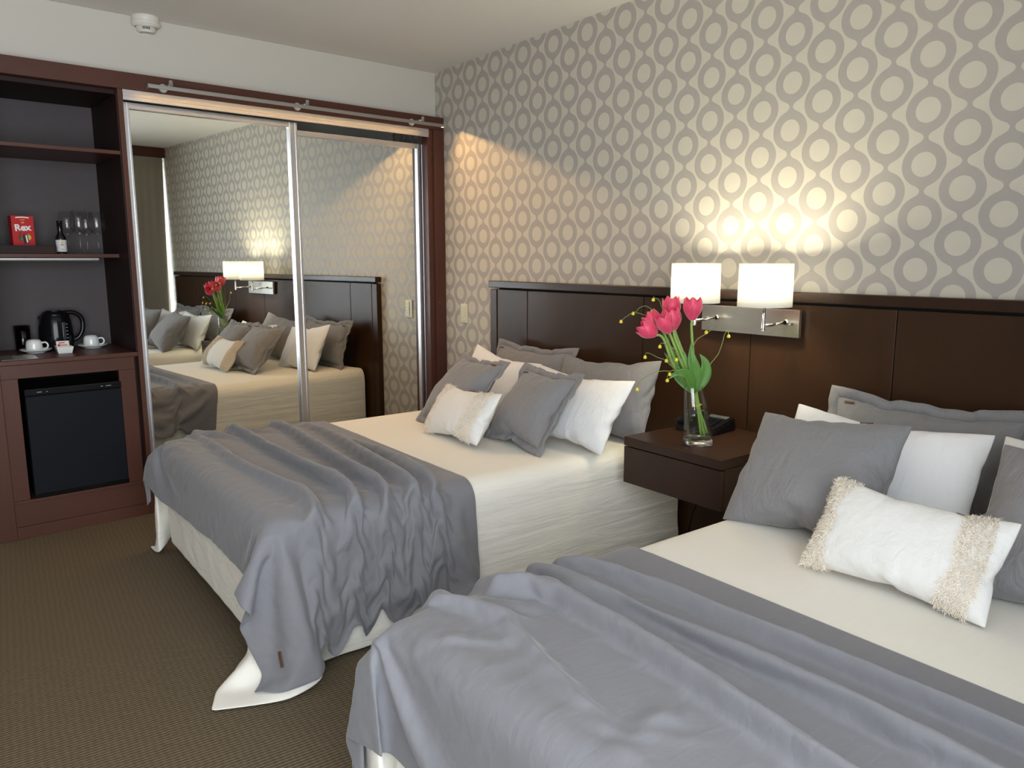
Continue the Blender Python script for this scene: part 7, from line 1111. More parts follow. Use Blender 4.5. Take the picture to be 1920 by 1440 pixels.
-1,0,0,1,-5,-10,10,1,6,4,0,-2,-5,-3,3,3,3,-3,-3,3,-3,-4,2,-2,-1,3,5,-1,-1,0,-1,1,0,3,2,-2,-1,0,0,1,-1,1,0,-1,1,0,-1,1,0,0,-1,1,0,-1,0,1,-1,0,1,0,
-1,0,1,-1,0,0,1,-1,0,1,-1,0,0,0,0,0,1,-1,0,1,-1,0,0,0,1,-1,0,0,1,-3,3,-3,-5,6,2,3,2,3,0,-1,0,-3,-1,4,1,-1,-1,-3,-4,1,1,4,-4,0,0,2,4,1,1,0,
0,0,-1,0,0,-1,1,-1,0,1,-1,0,1,-1,0,0,1,-1,0,1,-1,0,1,-1,0,0,1,-1,0,1,-1,0,0,1,-1,0,1,-1,0,1,-1,0,0,0,0,0,1,-1,1,0,-1,1,0,0,-5,1,6,12,-1,-8,
-12,1,2,1,2,3,3,4,0,0,0,0,-1,0,-3,-1,2,0,2,2,3,3,1,0,-3,-6,-3,6,-1,0,-1,1,-1,1,-1,0,1,-1,0,1,-1,0,0,1,-1,0,1,-1,0,1,0,-1,0,1,-1,0,1,-1,0,0,
1,-1,0,1,-1,0,1,-1,0,1,0,-1,0,1,-1,0,1,-1,0,-3,3,-4,-2,4,3,-5,3,-1,-6,-2,1,2,1,2,4,3,2,2,-1,2,1,0,2,2,2,1,0,0,-2,0,-10,-2,0,4,2,-1,0,0,1,-1,
1,-1,0,1,-1,0,1,0,-1,0,1,-1,0,1,-1,0,0,1,-1,0,1,-1,0,1,-1,0,0,1,-1,0,1,-1,0,1,-1,0,0,1,-1,0,1,-1,0,0,-2,1,-3,4,-6,2,0,11,2,-10,-3,-2,-2,-2,0,1,
1,1,2,2,1,1,2,3,1,0,0,0,1,-2,-5,-4,8,-1,-5,1,0,0,0,-1,0,0,0,1,-1,0,1,-1,0,0,1,-1,0,1,-1,0,1,-1,0,0,1,-1,0,1,-1,0,1,-1,0,0,1,-1,0,1,-1,0,
1,0,-1,0,1,-1,0,1,-2,-1,1,-1,3,-1,-4,1,1,-1,8,-1,4,-2,-4,-5,-4,-3,0,0,0,1,3,3,2,-1,1,0,0,0,-2,-5,2,2,1,-10,6,-1,0,0,0,-1,0,1,-1,0,1,-1,0,1,-1,0,
0,1,-1,0,1,-1,0,1,-1,0,0,1,-1,0,1,-1,0,1,-1,0,0,1,-1,0,1,-1,0,0,1,-1,0,1,-1,-1,0,1,-1,1,2,-3,-2,-1,1,0,2,-3,-1,6,4,2,-1,-5,-6,-3,-2,0,7,1,0,1,
0,0,0,-3,-5,1,5,0,-11,1,4,0,0,0,-1,1,-1,0,1,-1,0,1,-1,0,1,0,-1,0,1,-1,0,1,-1,0,1,0,-1,0,1,-1,0,1,-1,0,1,-1,0,0,1,-1,0,1,-1,0,0,1,-1,0,-1,0,
1,-1,1,1,0,-2,-2,0,0,0,0,8,-10,-5,3,0,4,5,4,-1,-3,-6,9,1,-1,0,0,0,-4,-3,-1,7,0,-7,-5,2,3,-1,0,0,1,0,0,-1,0,1,-1,0,1,-1,0,0,1,-1,0,1,-1,0,1,-1,
0,0,1,-1,0,1,-1,0,1,-1,0,1,0,-1,0,1,-1,0,1,-1,0,0,0,-1,1,0,0,0,1,1,-1,-3,0,-1,0,0,0,8,1,-9,-7,4,0,-3,1,3,4,3,9,0,1,0,-3,-3,-2,0,7,0,-4,-10,
0,4,3,-1,-1,1,0,-1,0,1,-1,0,1,-1,0,1,-1,0,0,1,-1,0,1,-1,0,1,-1,0,0,1,-1,0,1,-1,0,1,-1,0,0,1,-1,0,1,-1,0,1,-1,0,0,0,1,0,-1,1,0,0,-1,-2,-1,1,
-1,-1,1,3,8,-1,-7,-7,-1,5,0,-4,-3,2,8,1,-2,-3,-4,1,2,6,0,-2,-10,-2,1,5,0,0,-1,0,0,1,0,-1,1,-1,0,1,-1,0,1,-1,0,0,1,-1,0,1,-1,0,1,0,-1,0,1,-1,0,1,
-1,0,1,-1,0,0,1,-1,0,1,-1,0,0,0,0,1,-1,0,1,0,1,-1,-1,-2,-1,0,1,0,-1,0,7,5,-2,-6,-5,-4,0,5,0,-2,0,4,3,-5,2,1,4,0,0,-9,-5,1,1,4,0,0,0,-1,0,0,
0,1,-1,1,-1,0,1,-1,0,1,0,-1,0,1,-1,0,1,-1,0,0,1,-1,0,1,-1,0,1,-1,0,1,-1,0,0,1,-1,0,0,0,1,-1,1,-1,0,0,1,0,0,1,-2,-3,1,0,-1,0,0,0,3,6,2,-2,
-5,-3,-4,-2,4,1,2,-1,2,2,2,2,0,0,-6,-8,0,0,3,3,-1,1,0,-1,0,0,1,-1,1,-1,1,-1,0,1,-1,0,0,1,-1,0,1,-1,0,1,-1,0,0,1,-1,0,1,-1,0,1,-1,0,1,0,-1,0,
1,-1,1,0,-1,1,-1,1,0,0,0,1,-1,0,-1,-2,-1,0,1,-1,0,0,1,6,4,0,-2,-4,-1,-4,-4,0,1,1,0,4,2,1,0,-3,-9,-1,0,-1,4,2,0,0,0,-1,0,1,-1,1,-1,1,-1,1,-1,0,
1,-1,0,0,1,-1,0,1,-1,0,1,-1,0,0,1,-1,0,1,-1,0,1,0,-1,0,1,-1,0,1,-1,0,1,-1,1,-1,1,1,-1,0,0,0,-3,-1,0,1,0,0,0,0,-1,4,5,2,0,-3,-3,2,0,-3,1,0,
2,5,1,0,-1,-8,-5,0,0,1,4,1,0,0,-1,1,0,-1,1,-1,1,0,0,0,0,0,-1,1,0,-1,0,1,-1,0,1,-1,0,1,0,-1,0,1,-1,0,1,-1,0,0,1,-1,0,1,0,-1,1,0,0,0,0,1,
-1,0,0,0,1,-1,-3,-1,1,-1,0,0,0,0,0,1,6,4,-1,-1,-2,-1,1,2,55,13,12,13,12,13,13,12,13,13,12,13,13,13,12,11,9,6,2,0,0,0,0,0,0,0,0,0,0,0,0,0,0,0,0,0,
0,0,0,0,0,0,0,0,0,0,0,0,0,0,0,0,0,0,0,0,0,0,0,0,0,0,0,0,0,0,0,0,-2,-6,-10,-11,-13,-13,-13,-12,-13,-13,-13,-12,-13,-13,-12,-13,-13,-12,2,-1,1,-1,1,-1,0,0,0,0,
0,0,-1,0,1,-1,1,-1,0,0,0,0,0,0,0,0,0,0,0,0,0,0,0,0,0,0,0,0,0,0,0,0,0,0,0,0,0,0,0,0,0,0,0,0,0,0,0,0,0,0,0,0,0,0,0,0,0,0,0,0,
0,0,0,1,0,-1,0,1,0,-1,1,0,-1,1,0,-1,2,0,0,0,-1,1,-1,0,0,-1,1,-1,0,0,0,0,0,0,0,0,0,0,0,0,0,0,0,0,0,0,0,0,0,0,0,0,0,0,0,0,0,0,0,0,
0,0,0,0,0,0,0,0,0,0,0,0,0,0,0,0,0,0,0,0,0,0,0,0,0,0,0,0,1,-1,0,1,0,-1,0,1,-1,0,1,-1,0,1,4,0,-1,0,0,-1,0,0,-1,0,0,0,1,-1,-1,1,-1,0,
0,0,0,0,0,0,0,0,0,0,0,0,0,0,0,0,0,0,0,0,0,0,0,0,0,0,0,0,0,0,0,0,0,0,0,0,0,0,0,0,0,0,0,0,0,0,0,0,0,0,0,0,1,0,-1,0,1,-1,0,1,
0,-1,1,0,-1,1,0,-1,8,0,-2,0,0,0,-1,0,0,0,-1,0,-1,0,0,-2,-1,1,-1,0,0,0,0,0,0,0,0,0,0,0,0,0,0,0,0,0,0,0,0,0,0,0,0,0,0,0,0,0,0,0,0,0,
0,0,0,0,0,0,0,0,0,0,0,0,0,0,0,0,0,0,0,0,0,1,-1,0,1,-1,0,1,-1,0,1,-1,0,1,10,-3,2,-1,0,0,1,-1,0,0,0,-1,1,0,-1,-1,-6,-1,3,-2,0,0,0,0,0,0,
0,0,0,0,0,0,0,0,0,0,0,0,0,0,0,0,0,0,0,0,0,0,0,0,0,0,0,0,0,0,0,0,0,0,0,0,0,0,0,0,0,0,0,0,0,0,1,-1,1,0,-1,1,0,-1,1,0,-1,1,0,-1,
8,3,-3,1,-1,-1,0,1,0,0,0,1,-1,0,1,2,0,-6,-4,1,-1,-1,0,0,0,0,0,0,0,0,0,0,0,0,0,0,0,0,0,0,0,0,0,0,0,0,0,0,0,0,0,0,0,0,0,0,0,0,0,0,
0,0,0,0,0,0,0,1,-1,0,0,0,0,0,0,0,1,-1,0,1,-1,0,1,-1,1,0,7,-1,3,-1,1,1,-2,0,0,0,0,0,0,0,1,2,3,2,0,1,0,1,-1,0,-1,0,0,-1,0,0,0,0,-1,-1,
0,-1,-1,0,-1,-1,-1,-2,-1,-2,-1,-1,0,0,0,0,0,-1,0,0,0,0,0,1,-1,0,0,0,0,0,0,0,0,0,0,0,0,0,0,1,-1,1,-1,0,1,-1,1,0,-1,1,-1,1,-2,2,0,1,0,-1,3,-1,
-1,0,1,-1,1,0,0,0,-2,2,2,1,1,0,1,0,2,0,0,1,0,0,0,0,1,1,0,0,1,0,1,0,1,1,0,2,-1,-1,-1,-2,-1,0,-1,0,0,-1,-1,-1,-1,-2,-1,-2,-1,0,-1,0,0,0,0,1,
-1,1,0,0,0,-1,1,0,1,0,-1,1,-1,0,1,-1,1,-1,-9,-1,0,0,1,1,-2,0,0,1,-1,1,0,0,0,-3,-1,-3,-1,0,0,0,0,1,-1,0,1,0,0,0,1,0,0,1,0,2,0,1,0,2,2,2,
4,2,3,3,1,2,1,-1,1,1,0,1,1,1,0,1,0,-1,-2,-3,-3,-2,-2,-1,-1,-2,1,0,5,-1,0,0,-1,1,0,0,1,-1,0,1,-1,1,-1,1,-8,-1,0,1,-1,0,0,0,0,0,0,0,0,-1,0,-1,
0,5,-1,-1,0,0,0,-1,0,1,-1,0,0,0,-1,0,0,0,0,-1,0,-1,0,0,-2,-1,-2,-1,0,1,2,1,0,2,1,0,1,0,1,1,2,1,4,5,4,3,4,0,0,-1,-3,-4,0,0,-2,2,-1,0,1,-2,
1,1,-1,1,0,0,0,-1,1,0,-5,-2,-1,0,0,0,-1,0,1,-1,0,1,-1,1,-1,3,5,1,1,2,0,0,0,0,-1,-1,0,-1,0,0,0,0,0,-1,0,0,0,0,0,-1,0,0,-1,-1,-1,-2,-1,-1,0,-1,
-1,0,-1,0,-1,-1,-1,0,-1,0,2,3,3,5,3,3,5,2,-3,-1,1,-1,1,0,0,0,-1,0,1,0,0,0,0,1,-1,0,-1,-2,0,-1,1,0,-1,1,-1,0,1,-1,1,1,0,-1,2,0,2,-3,0,0,0,0,
1,0,0,1,0,0,0,0,0,0,0,0,0,0,0,0,0,0,0,0,0,0,-1,0,0,0,0,0,0,0,0,0,2,-3,-1,-2,-3,-3,-2,-2,0,0,2,6,7,3,-3,1,-1,1,-1,1,0,0,0,0,1,-1,0,0,
1,-1,2,-3,1,0,0,0,0,0,0,1,-1,0,0,-1,0,1,0,0,0,0,0,0,0,0,0,0,0,0,0,0,0,0,0,0,0,0,0,0,0,0,0,0,0,0,0,0,0,0,0,0,0,0,0,0,0,0,-2,5,
-3,0,0,0,1,1,-4,-2,-3,-5,0,4,0,1,1,0,1,-1,0,0,-1,2,-1,1,0,0,0,1,4,-1,0,-2,-1,1,3,-1,0,-3,1,0,0,0,0,0,0,0,-1,0,0,0,0,0,0,0,0,0,0,0,0,0,
0,0,0,0,0,0,0,0,0,1,0,0,1,0,0,0,-1,-1,0,0,0,0,0,0,0,-3,5,-2,0,0,-2,-2,6,-1,0,0,1,-9,3,-2,1,-1,0,1,0,0,0,-2,2,0,1,0,-1,0,4,1,1,0,0,-1,
-2,2,0,1,-1,0,-1,0,0,1,-4,-1,0,0,0,0,0,0,0,-1,0,0,0,1,1,1,1,0,1,1,1,0,1,1,1,0,1,2,1,-1,-2,-2,-1,0,-2,-1,-1,-1,0,-1,0,-1,-2,2,0,0,-1,0,-2,3,
-1,0,0,2,0,1,-1,1,0,0,-1,0,1,0,0,-1,1,0,1,-1,3,7,-2,0,0,0,1,-2,0,1,0,0,0,-1,-1,-2,0,-4,-2,1,0,1,1,2,1,2,1,1,2,1,1,1,1,2,2,0,1,0,0,-1,
-1,-1,0,-3,-2,1,1,1,1,0,1,-1,0,-1,-1,-1,-1,-1,-1,-1,-1,-1,1,0,1,0,0,0,-3,4,-1,-1,0,0,0,0,2,-1,0,0,0,1,-1,0,0,0,10,-1,0,1,-2,0,1,0,1,-1,0,0,-1,2,
0,0,3,-4,2,0,1,1,1,0,1,2,1,1,0,-1,-1,-2,-2,-2,-3,-2,-4,-1,-3,-1,-1,-1,-2,0,-1,-1,1,1,2,1,1,2,2,2,2,3,2,3,2,0,0,1,-1,-1,-2,-1,0,-1,-2,-1,1,-1,-1,1,
-1,0,0,1,0,0,0,1,0,0,-1,1,7,0,-1,1,2,-1,0,1,-1,1,-1,0,-1,0,2,2,1,5,1,1,-1,-1,-1,-1,-2,-4,-3,-4,-4,-3,-2,-2,-2,-2,-2,-1,1,0,0,0,0,-1,0,-1,0,1,0,0,
0,0,0,1,0,1,0,0,1,0,2,3,4,2,1,1,-1,-2,0,1,1,0,-2,1,2,-2,1,-1,1,0,0,0,-1,-1,2,-1,3,0,-5,2,2,1,-1,2,-1,-1,0,0,1,-1,3,-2,0,1,-2,2,-1,-2,-2,-3,
-3,-3,-2,-1,-1,1,0,0,-1,0,0,0,2,2,1,1,2,1,1,2,0,2,1,1,-1,0,-1,0,0,0,-1,-1,-1,-1,-2,-1,-3,0,-1,1,4,1,-4,-2,-1,0,1,4,1,3,-3,4,0,0,-2,1,0,0,1,-1,
-2,2,-1,-1,-9,0,1,-1,0,-1,1,-1,1,0,1,1,-2,2,-1,-1,-1,-5,-3,0,1,1,0,0,0,1,1,1,2,2,3,2,1,3,0,0,0,0,0,0,0,0,2,1,1,-1,0,0,0,1,-1,-2,-1,0,0,0,
0,0,0,-2,-1,-3,-2,4,0,2,2,1,-1,-7,3,-4,3,-4,0,3,0,-2,2,0,-1,2,0,-1,-2,4,-9,0,-1,0,1,-1,1,1,-1,1,-1,1,1,-2,0,0,-4,1,1,1,1,1,2,3,2,1,1,0,0,0,
-1,0,1,-1,0,0,0,0,0,0,0,0,-1,-1,-1,0,1,0,0,1,-1,1,1,0,0,0,1,1,1,2,2,2,2,1,-4,-8,2,-1,0,-1,-5,1,-1,1,-1,-3,2,1,-3,1,1,0,0,0,1,-3,-8,0,0,0,
0,-1,0,0,1,0,0,0,0,1,0,-3,3,7,1,0,0,0,0,-1,0,0,0,0,0,0,0,0,0,0,0,0,0,0,0,0,0,0,0,0,0,0,0,0,0,-2,2,-1,1,0,2,1,1,2,1,2,1,1,0,-5,
6,-8,-6,6,-6,1,-1,0,0,0,0,1,-2,1,0,-1,0,-1,1,1,0,-1,-5,0,1,0,-1,1,-1,1,0,-1,1,-1,0,0,0,1,4,-1,1,0,0,0,1,-1,0,0,0,0,0,0,0,0,0,0,0,0,0,0,
0,0,1,-1,0,0,0,-1,0,1,1,2,2,3,1,3,1,1,1,0,1,-2,-3,-2,-5,-4,4,10,-11,-8,7,-2,2,0,0,0,1,-1,0,0,0,1,-2,0,0,1,-1,1,-1,0,0,1,-1,1,-1,1,0,0,-1,0,
0,0,1,0,1,-1,0,1,0,0,-2,1,0,0,0,0,0,0,0,0,0,0,0,0,0,0,0,0,-1,0,1,1,3,4,3,1,2,1,1,1,1,-1,-2,-2,-4,-4,-5,-4,-4,-4,-1,3,6,15,3,-12,-4,3,4,1,
0,-1,1,0,0,-1,1,-1,1,-1,0,-1,2,-1,1,0,-1,0,2,-1,-1,0,1,-1,0,0,1,0,-1,1,-1,1,0,1,-2,-1,1,0,0,0,0,0,0,0,0,0,0,0,0,0,0,1,1,2,3,5,2,2,0,0,
0,1,-1,-2,-4,-4,-5,-5,-4,-3,-2,-2,-1,-1,1,0,1,0,0,8,17,4,-3,-1,-3,0,-1,2,-2,2,-1,0,0,0,0,1,-1,-1,1,0,3,1,0,-1,-1,0,3,-3,0,1,0,0,-1,0,-1,0,0,-1,2,-5,
3,0,0,0,0,0,0,0,0,0,1,0,1,2,3,3,3,2,2,1,-1,-1,0,-1,-3,-3,-5,-5,-6,-4,-3,-2,-1,0,1,0,1,2,2,4,2,3,2,3,-11,-7,8,13,2,0,0,-2,1,-1,1,-2,2,-1,1,-1,
0,1,1,0,-2,1,8,-1,-1,0,0,1,-1,1,-1,0,1,-1,0,-1,1,-2,-3,1,-4,2,-1,1,0,0,1,1,1,1,3,3,2,3,2,2,-1,-1,-1,-1,-2,-3,-3,-4,-5,-6,-4,-4,-1,-1,1,1,2,0,2,3,
2,4,2,1,1,-1,0,0,3,-4,2,-9,-5,12,1,0,0,0,1,-1,1,0,0,0,-1,1,0,0,0,0,0,0,9,-1,0,0,1,0,-1,1,-1,0,-1,0,-1,2,-2,1,-3,-5,5,-2,1,2,1,3,2,3,2,3,
0,-1,-1,-2,-2,-4,-3,-3,-4,-4,-3,-4,-2,-3,-2,1,2,3,1,1,3,2,3,3,1,0,0,-1,0,0,0,0,0,0,-4,5,4,-4,-8,-2,-2,2,0,3,-1,0,0,1,-2,2,0,0,0,-1,0,1,0,0,8,-1,
2,-1,0,0,2,-1,0,0,0,-1,1,-2,1,-1,6,1,-3,4,1,1,2,0,-1,-2,-3,-4,-4,-4,-4,-3,-3,-3,-2,-2,-1,-2,0,3,1,3,3,2,2,2,2,2,0,0,-1,0,0,0,0,0,0,0,0,0,1,0,
-1,-4,2,7,-5,-9,3,0,1,-2,0,1,-1,0,1,-2,1,0,0,1,-1,-1,0,2,7,1,-1,2,-2,0,-1,1,0,0,0,3,-2,1,0,3,-2,2,1,1,-1,-2,-4,-5,-5,-5,-2,-3,-2,-1,-1,-1,-1,1,2,3,
3,3,2,1,2,1,1,2,-1,-1,0,0,0,0,0,0,0,0,0,0,0,0,0,0,1,6,-2,-3,-6,3,6,-7,1,-2,-2,0,0,-1,0,1,-1,1,-1,-1,3,-1,-1,0,1,4,-6,1,0,0,0,-1,0,1,1,0,
0,-1,3,-1,2,-1,-2,0,1,-4,-3,-4,-2,-1,0,0,-1,1,1,3,3,3,3,2,1,0,0,1,0,0,0,0,0,1,0,1,-2,0,0,0,0,0,0,0,0,0,0,0,0,2,1,3,4,-2,-1,-10,4,1,1,0,
1,-2,0,0,0,0,0,0,0,0,0,0,0,1,0,-3,-6,-3,0,-1,1,0,0,-1,0,1,0,1,-1,1,-1,1,-1,-2,-6,0,0,1,1,2,2,4,3,2,2,0,0,0,0,0,0,0,0,0,0,0,1,-1,1,1,
2,-6,2,0,0,0,0,0,0,0,0,0,0,1,3,1,4,-3,0,4,-2,0,-9,5,-5,6,1,0,1,0,-1,0,1,0,0,0,-2,2,0,-1,1,-2,-3,-3,-4,0,0,1,0,0,0,0,0,0,1,-1,1,-1,0,-4,
3,3,2,2,2,1,1,-1,0,0,1,-1,0,0,0,0,0,0,0,0,0,0,-1,3,-3,-1,3,-1,0,0,0,0,0,0,0,0,0,2,5,4,0,-1,-7,-11,1,4,8,5,-1,-8,5,2,0,-2,0,2,0,-1,1,0,
-1,1,-1,1,0,1,-1,0,0,-3,-2,-3,0,0,1,-1,0,-1,1,0,-1,2,-1,1,0,8,1,-2,0,0,0,0,1,-1,1,0,-2,1,0,0,0,0,0,0,0,0,0,0,0,-1,3,-2,-1,1,1,-1,0,0,0,1,
2,3,3,1,-3,-7,-5,-4,-3,4,-3,-2,1,7,10,5,-2,-3,2,0,-1,1,1,0,0,0,0,0,0,0,1,0,-1,0,3,-2,-1,-3,0,0,0,1,0,-1,0,-2,1,0,0,0,5,-1,-1,2,-1,0,1,-1,-1,2,
1,-2,0,0,0,0,0,0,0,1,-1,0,0,0,0,-1,0,3,-4,2,-1,1,1,2,4,2,-1,-3,-5,-6,-4,-1,2,5,0,1,0,0,-4,-6,-1,7,7,-1,-2,5,0,0,1,-1,1,0,1,0,1,-2,1,1,0,-1,
0,7,-4,4,-1,0,-2,1,0,1,-2,2,-2,-1,0,-1,-1,-1,2,-1,-1,0,-1,2,0,-1,-1,0,1,0,0,0,0,0,0,0,0,0,1,-1,0,0,0,0,-2,2,4,3,1,-2,-5,-6,-3,-1,1,2,3,2,0,1,
2,0,-2,1,-2,0,-5,-5,-2,5,-1,3,1,-2,2,1,-1,0,0,1,-1,1,0,0,0,2,3,-3,12,-3,1,-2,2,-3,1,-1,1,-3,2,-1,-1,0,-4,0,-2,2,0,0,-1,-1,0,2,-1,0,0,0,0,0,0,0,
0,0,0,0,2,-2,0,1,1,-4,5,3,-5,-6,-2,-1,0,3,2,1,1,1,0,0,0,-4,6,-3,1,1,-1,0,1,-2,0,-9,5,-3,1,-1,-2,2,-2,3,1,-1,2,-2,2,-3,1,-2,11,-2,-1,4,-3,2,-4,2,
-2,2,-3,2,-3,1,-1,1,-2,-4,1,-1,1,-1,0,0,1,-1,-2,2,0,0,0,0,0,0,0,0,0,1,0,-1,3,0,-1,1,-6,-3,1,3,1,0,1,0,0,1,-1,0,1,-1,0,0,-5,9,1,-8,5,-3,1,1,
-3,0,-7,3,-2,1,-1,-2,4,-3,1,1,-2,4,-3,2,-1,2,4,6,-3,-4,5,0,2,-3,1,-1,2,-3,1,-4,2,-1,2,-1,-2,-5,2,0,1,0,0,-3,2,0,0,1,0,0,0,-1,0,-1,1,-1,-3,6,-5,-1,
0,0,3,1,0,0,-1,1,0,0,0,-1,1,0,-1,1,0,0,0,-7,6,1,-2,2,-2,1,-1,0,0,-3,-1,0,4,0,-2,0,-3,5,-1,-4,1,-1,2,-2,0,0,0,1,-2,0,1,2,-2,-1,-2,3,-2,3,-2,-1,
-4,-4,4,4,-1,1,0,-1,-1,1,0,0,-1,0,-1,0,0,2,0,0,0,0,0,-2,2,0,-1,0,1,0,0,0,0,0,0,0,0,0,0,0,-2,2,0,0,0,1,-6,6,0,-1,1,-1,2,0,-1,-1,0,2,0,0,
-1,0,3,-4,1,0,-2,1,-3,1,-11,0,-1,1,1,0,0,-2,1,2,1,-3,3,-3,1,0,0,4,-4,0,2,-1,0,1,0,2,-1,0,1,-1,1,1,0,-1,0,0,0,0,0,0,0,0,0,0,0,0,0,0,0,0,
0,0,0,0,0,0,1,-1,-1,1,0,-1,1,-2,2,1,0,-1,2,3,-1,2,2,3,-4,0,0,0,0,-1,0,-1,0,-1,1,-1,-11,0,0,1,0,0,0,1,0,-2,1,1,-3,2,-1,-1,1,3,-1,1,-3,1,1,0,
0,-1,1,0,0,0,0,-1,0,0,1,0,0,0,0,0,0,0,1,0,0,0,0,0,0,-1,0,0,0,0,0,0,0,0,1,-1,0,1,-1,0,0,0,0,1,1,2,1,4,3,-3,3,-1,0,0,-2,-1,-1,1,1,0,
-1,0,-11,1,1,0,0,0,-3,1,0,1,0,0,0,-1,0,0,3,-3,1,-2,1,0,-1,0,1,0,0,0,0,0,0,0,0,1,-1,0,0,0,0,0,1,0,-1,0,0,0,0,0,0,1,0,0,0,0,0,0,0,0,
0,0,-1,0,1,0,-1,2,1,0,-2,5,4,-5,-4,9,0,2,1,0,0,-1,0,0,-1,0,0,0,-10,1,1,0,0,-2,3,0,-1,-1,-1,-1,0,0,1,0,-2,1,-1,1,-1,0,0,1,-1,0,0,0,0,0,0,1,
0,-1,0,0,0,1,0,0,-1,0,0,1,0,0,0,0,0,0,0,0,0,0,0,0,0,0,0,0,1,0,0,0,0,-1,0,0,6,0,4,3,3,-10,-1,1,2,1,0,2,1,0,0,0,0,0,-7,1,1,1,-1,1,
-2,-1,0,-1,-1,0,1,0,0,-1,-1,-2,0,0,1,0,0,-1,0,0,0,0,0,1,0,-1,0,0,0,1,0,-1,0,0,1,0,0,-1,0,0,0,0,0,0,0,0,1,0,0,0,0,0,0,0,0,0,0,0,0,0,
1,4,-3,1,1,-1,6,2,-2,0,-3,0,1,0,0,1,2,0,1,0,-5,-1,0,0,0,-1,-1,0,0,0,1,0,1,2,-3,-4,-1,0,1,-1,0,0,0,0,0,0,0,1,0,-1,0,0,0,1,0,-1,0,0,1,0,
-1,0,0,0,1,0,0,0,0,0,0,0,-1,0,0,0,0,1,0,0,0,0,0,0,0,1,2,-1,1,-3,2,2,0,4,2,-3,0,0,-1,0,0,0,0,1,1,0,-6,1,-1,0,-1,0,1,0,-1,0,1,2,-2,-1,
-2,-2,-1,1,-1,0,0,0,0,0,0,0,1,-1,0,0,0,1,0,-1,0,0,1,0,-1,0,1,0,0,0,-1,0,0,0,1,0,0,0,0,0,0,0,0,-1,0,1,0,0,0,0,2,1,-1,1,-2,0,0,4,-1,2,
1,3,0,-1,-1,-1,0,-1,0,0,0,0,-5,-2,1,-1,0,0,0,0,1,1,0,-2,1,-3,-1,-1,0,0,0,0,-1,0,0,0,0,1,-1,0,0,0,1,-1,0,0,1,0,-1,0,1,0,-1,0,0,1,0,0,0,0,
-1,0,0,1,0,0,0,0,0,0,0,-1,1,0,0,2,0,0,0,-1,-1,0,1,1,1,0,4,0,1,1,1,0,0,-1,-1,-1,-1,1,-6,0,-1,0,0,0,0,0,1,0,-2,2,-2,-2,-1,-1,0,0,0,0,1,-1,
0,1,0,-1,0,0,1,0,-1,0,0,1,-1,0,0,1,-1,0,0,1,0,-1,0,0,1,0,0,0,0,-1,0,1,0,0,0,0,0,0,0,0,2,0,-1,0,0,-1,0,1,-1,1,0,0,2,1,2,0,1,1,1,1,
0,-1,0,-1,-5,-2,0,0,0,0,1,1,0,-2,0,-1,-3,0,0,-1,0,0,1,0,-1,1,0,-1,0,0,0,1,-1,0,0,1,0,-1,0,1,0,-1,0,1,0,-1,0,1,0,0,-1,0,1,0,0,0,0,-1,0,1,
0,0,0,1,-1,2,0,-2,1,1,-1,-1,1,-1,1,-1,1,0,1,3,-1,1,1,0,0,1,0,2,0,0,-7,0,0,1,0,0,0,-1,-1,1,1,-4,-1,1,-2,1,-1,1,-1,0,0,0,0,0,0,0,1,-1,0,0,
1,-1,0,0,1,-1,0,1,0,-1,0,1,0,-1,0,1,0,0,-1,0,1,0,0,0,0,0,0,0,1,-1,2,-1,-1,2,0,-2,0,0,0,0,0,0,0,1,0,2,1,0,0,1,1,0,1,-1,1,1,-6,0,0,-1,
1,0,-1,0,0,0,-3,-1,1,-1,0,-1,1,-1,0,0,1,-1,0,0,0,1,-1,0,0,1,-1,0,0,1,-1,0,1,-1,0,1,0,-1,0,1,0,-1,0,1,0,0,-1,1,0,0,0,0,0,1,-1,1,-1,0,1,0,
0,-1,0,0,0,1,0,0,0,0,0,1,2,0,1,0,-1,1,1,1,-1,0,3,-5,-5,1,-1,0,0,0,-1,-1,-2,0,1,-1,-1,1,-1,0,0,1,-1,1,0,0,0,-1,0,0,1,-1,0,0,1,-1,0,1,-1,0,
1,-1,0,1,0,-1,1,0,0,-1,1,0,0,-1,1,0,0,0,0,0,1,-1,0,1,0,0,-1,0,0,0,0,1,-1,0,0,0,0,1,2,1,0,0,1,0,-1,1,2,0,-4,-1,-1,0,0,-1,-1,0,0,-2,-1,0,
0,0,0,-1,0,0,1,-1,1,-1,0,0,0,0,0,1,-1,0,0,1,-1,0,1,-1,1,0,-1,1,0,-1,0,1,-1,0,1,0,-1,1,0,0,-1,1,0,0,0,0,0,1,0,0,0,-1,0,1,-1,1,0,-1,1,0,
-1,1,0,-1,2,3,-1,0,1,-1,1,0,0,1,-4,-2,-1,0,0,-1,1,0,-2,-2,0,1,0,-2,0,1,0,-1,0,0,0,1,0,0,0,0,0,-1,0,0,1,-1,0,1,-1,1,-1,0,1,-1,0,1,0,-1,1,0,
-1,1,0,-1,1,0,0,0,0,0,0,0,0,1,0,0,-1,0,0,0,0,0,0,1,-1,0,1,-1,0,1,1,1,1,0,0,1,0,0,0,0,-1,0,-2,-3,-2,0,0,-1,-2,0,0,0,0,0,-1,0,0,1,-1,1,
0,0,0,0,0,0,0,0,0,0,-1,1,0,-1,1,-1,0,1,-1,0,1,-1,1,0,-1,1,0,-1,1,0,-1,1,0,0,1,-1,1,0,0,-1,0,0,0,1,-1,0,0,0,1,-1,1,0,-1,1,0,-1,0,2,2,0,
0,1,0,-1,1,1])
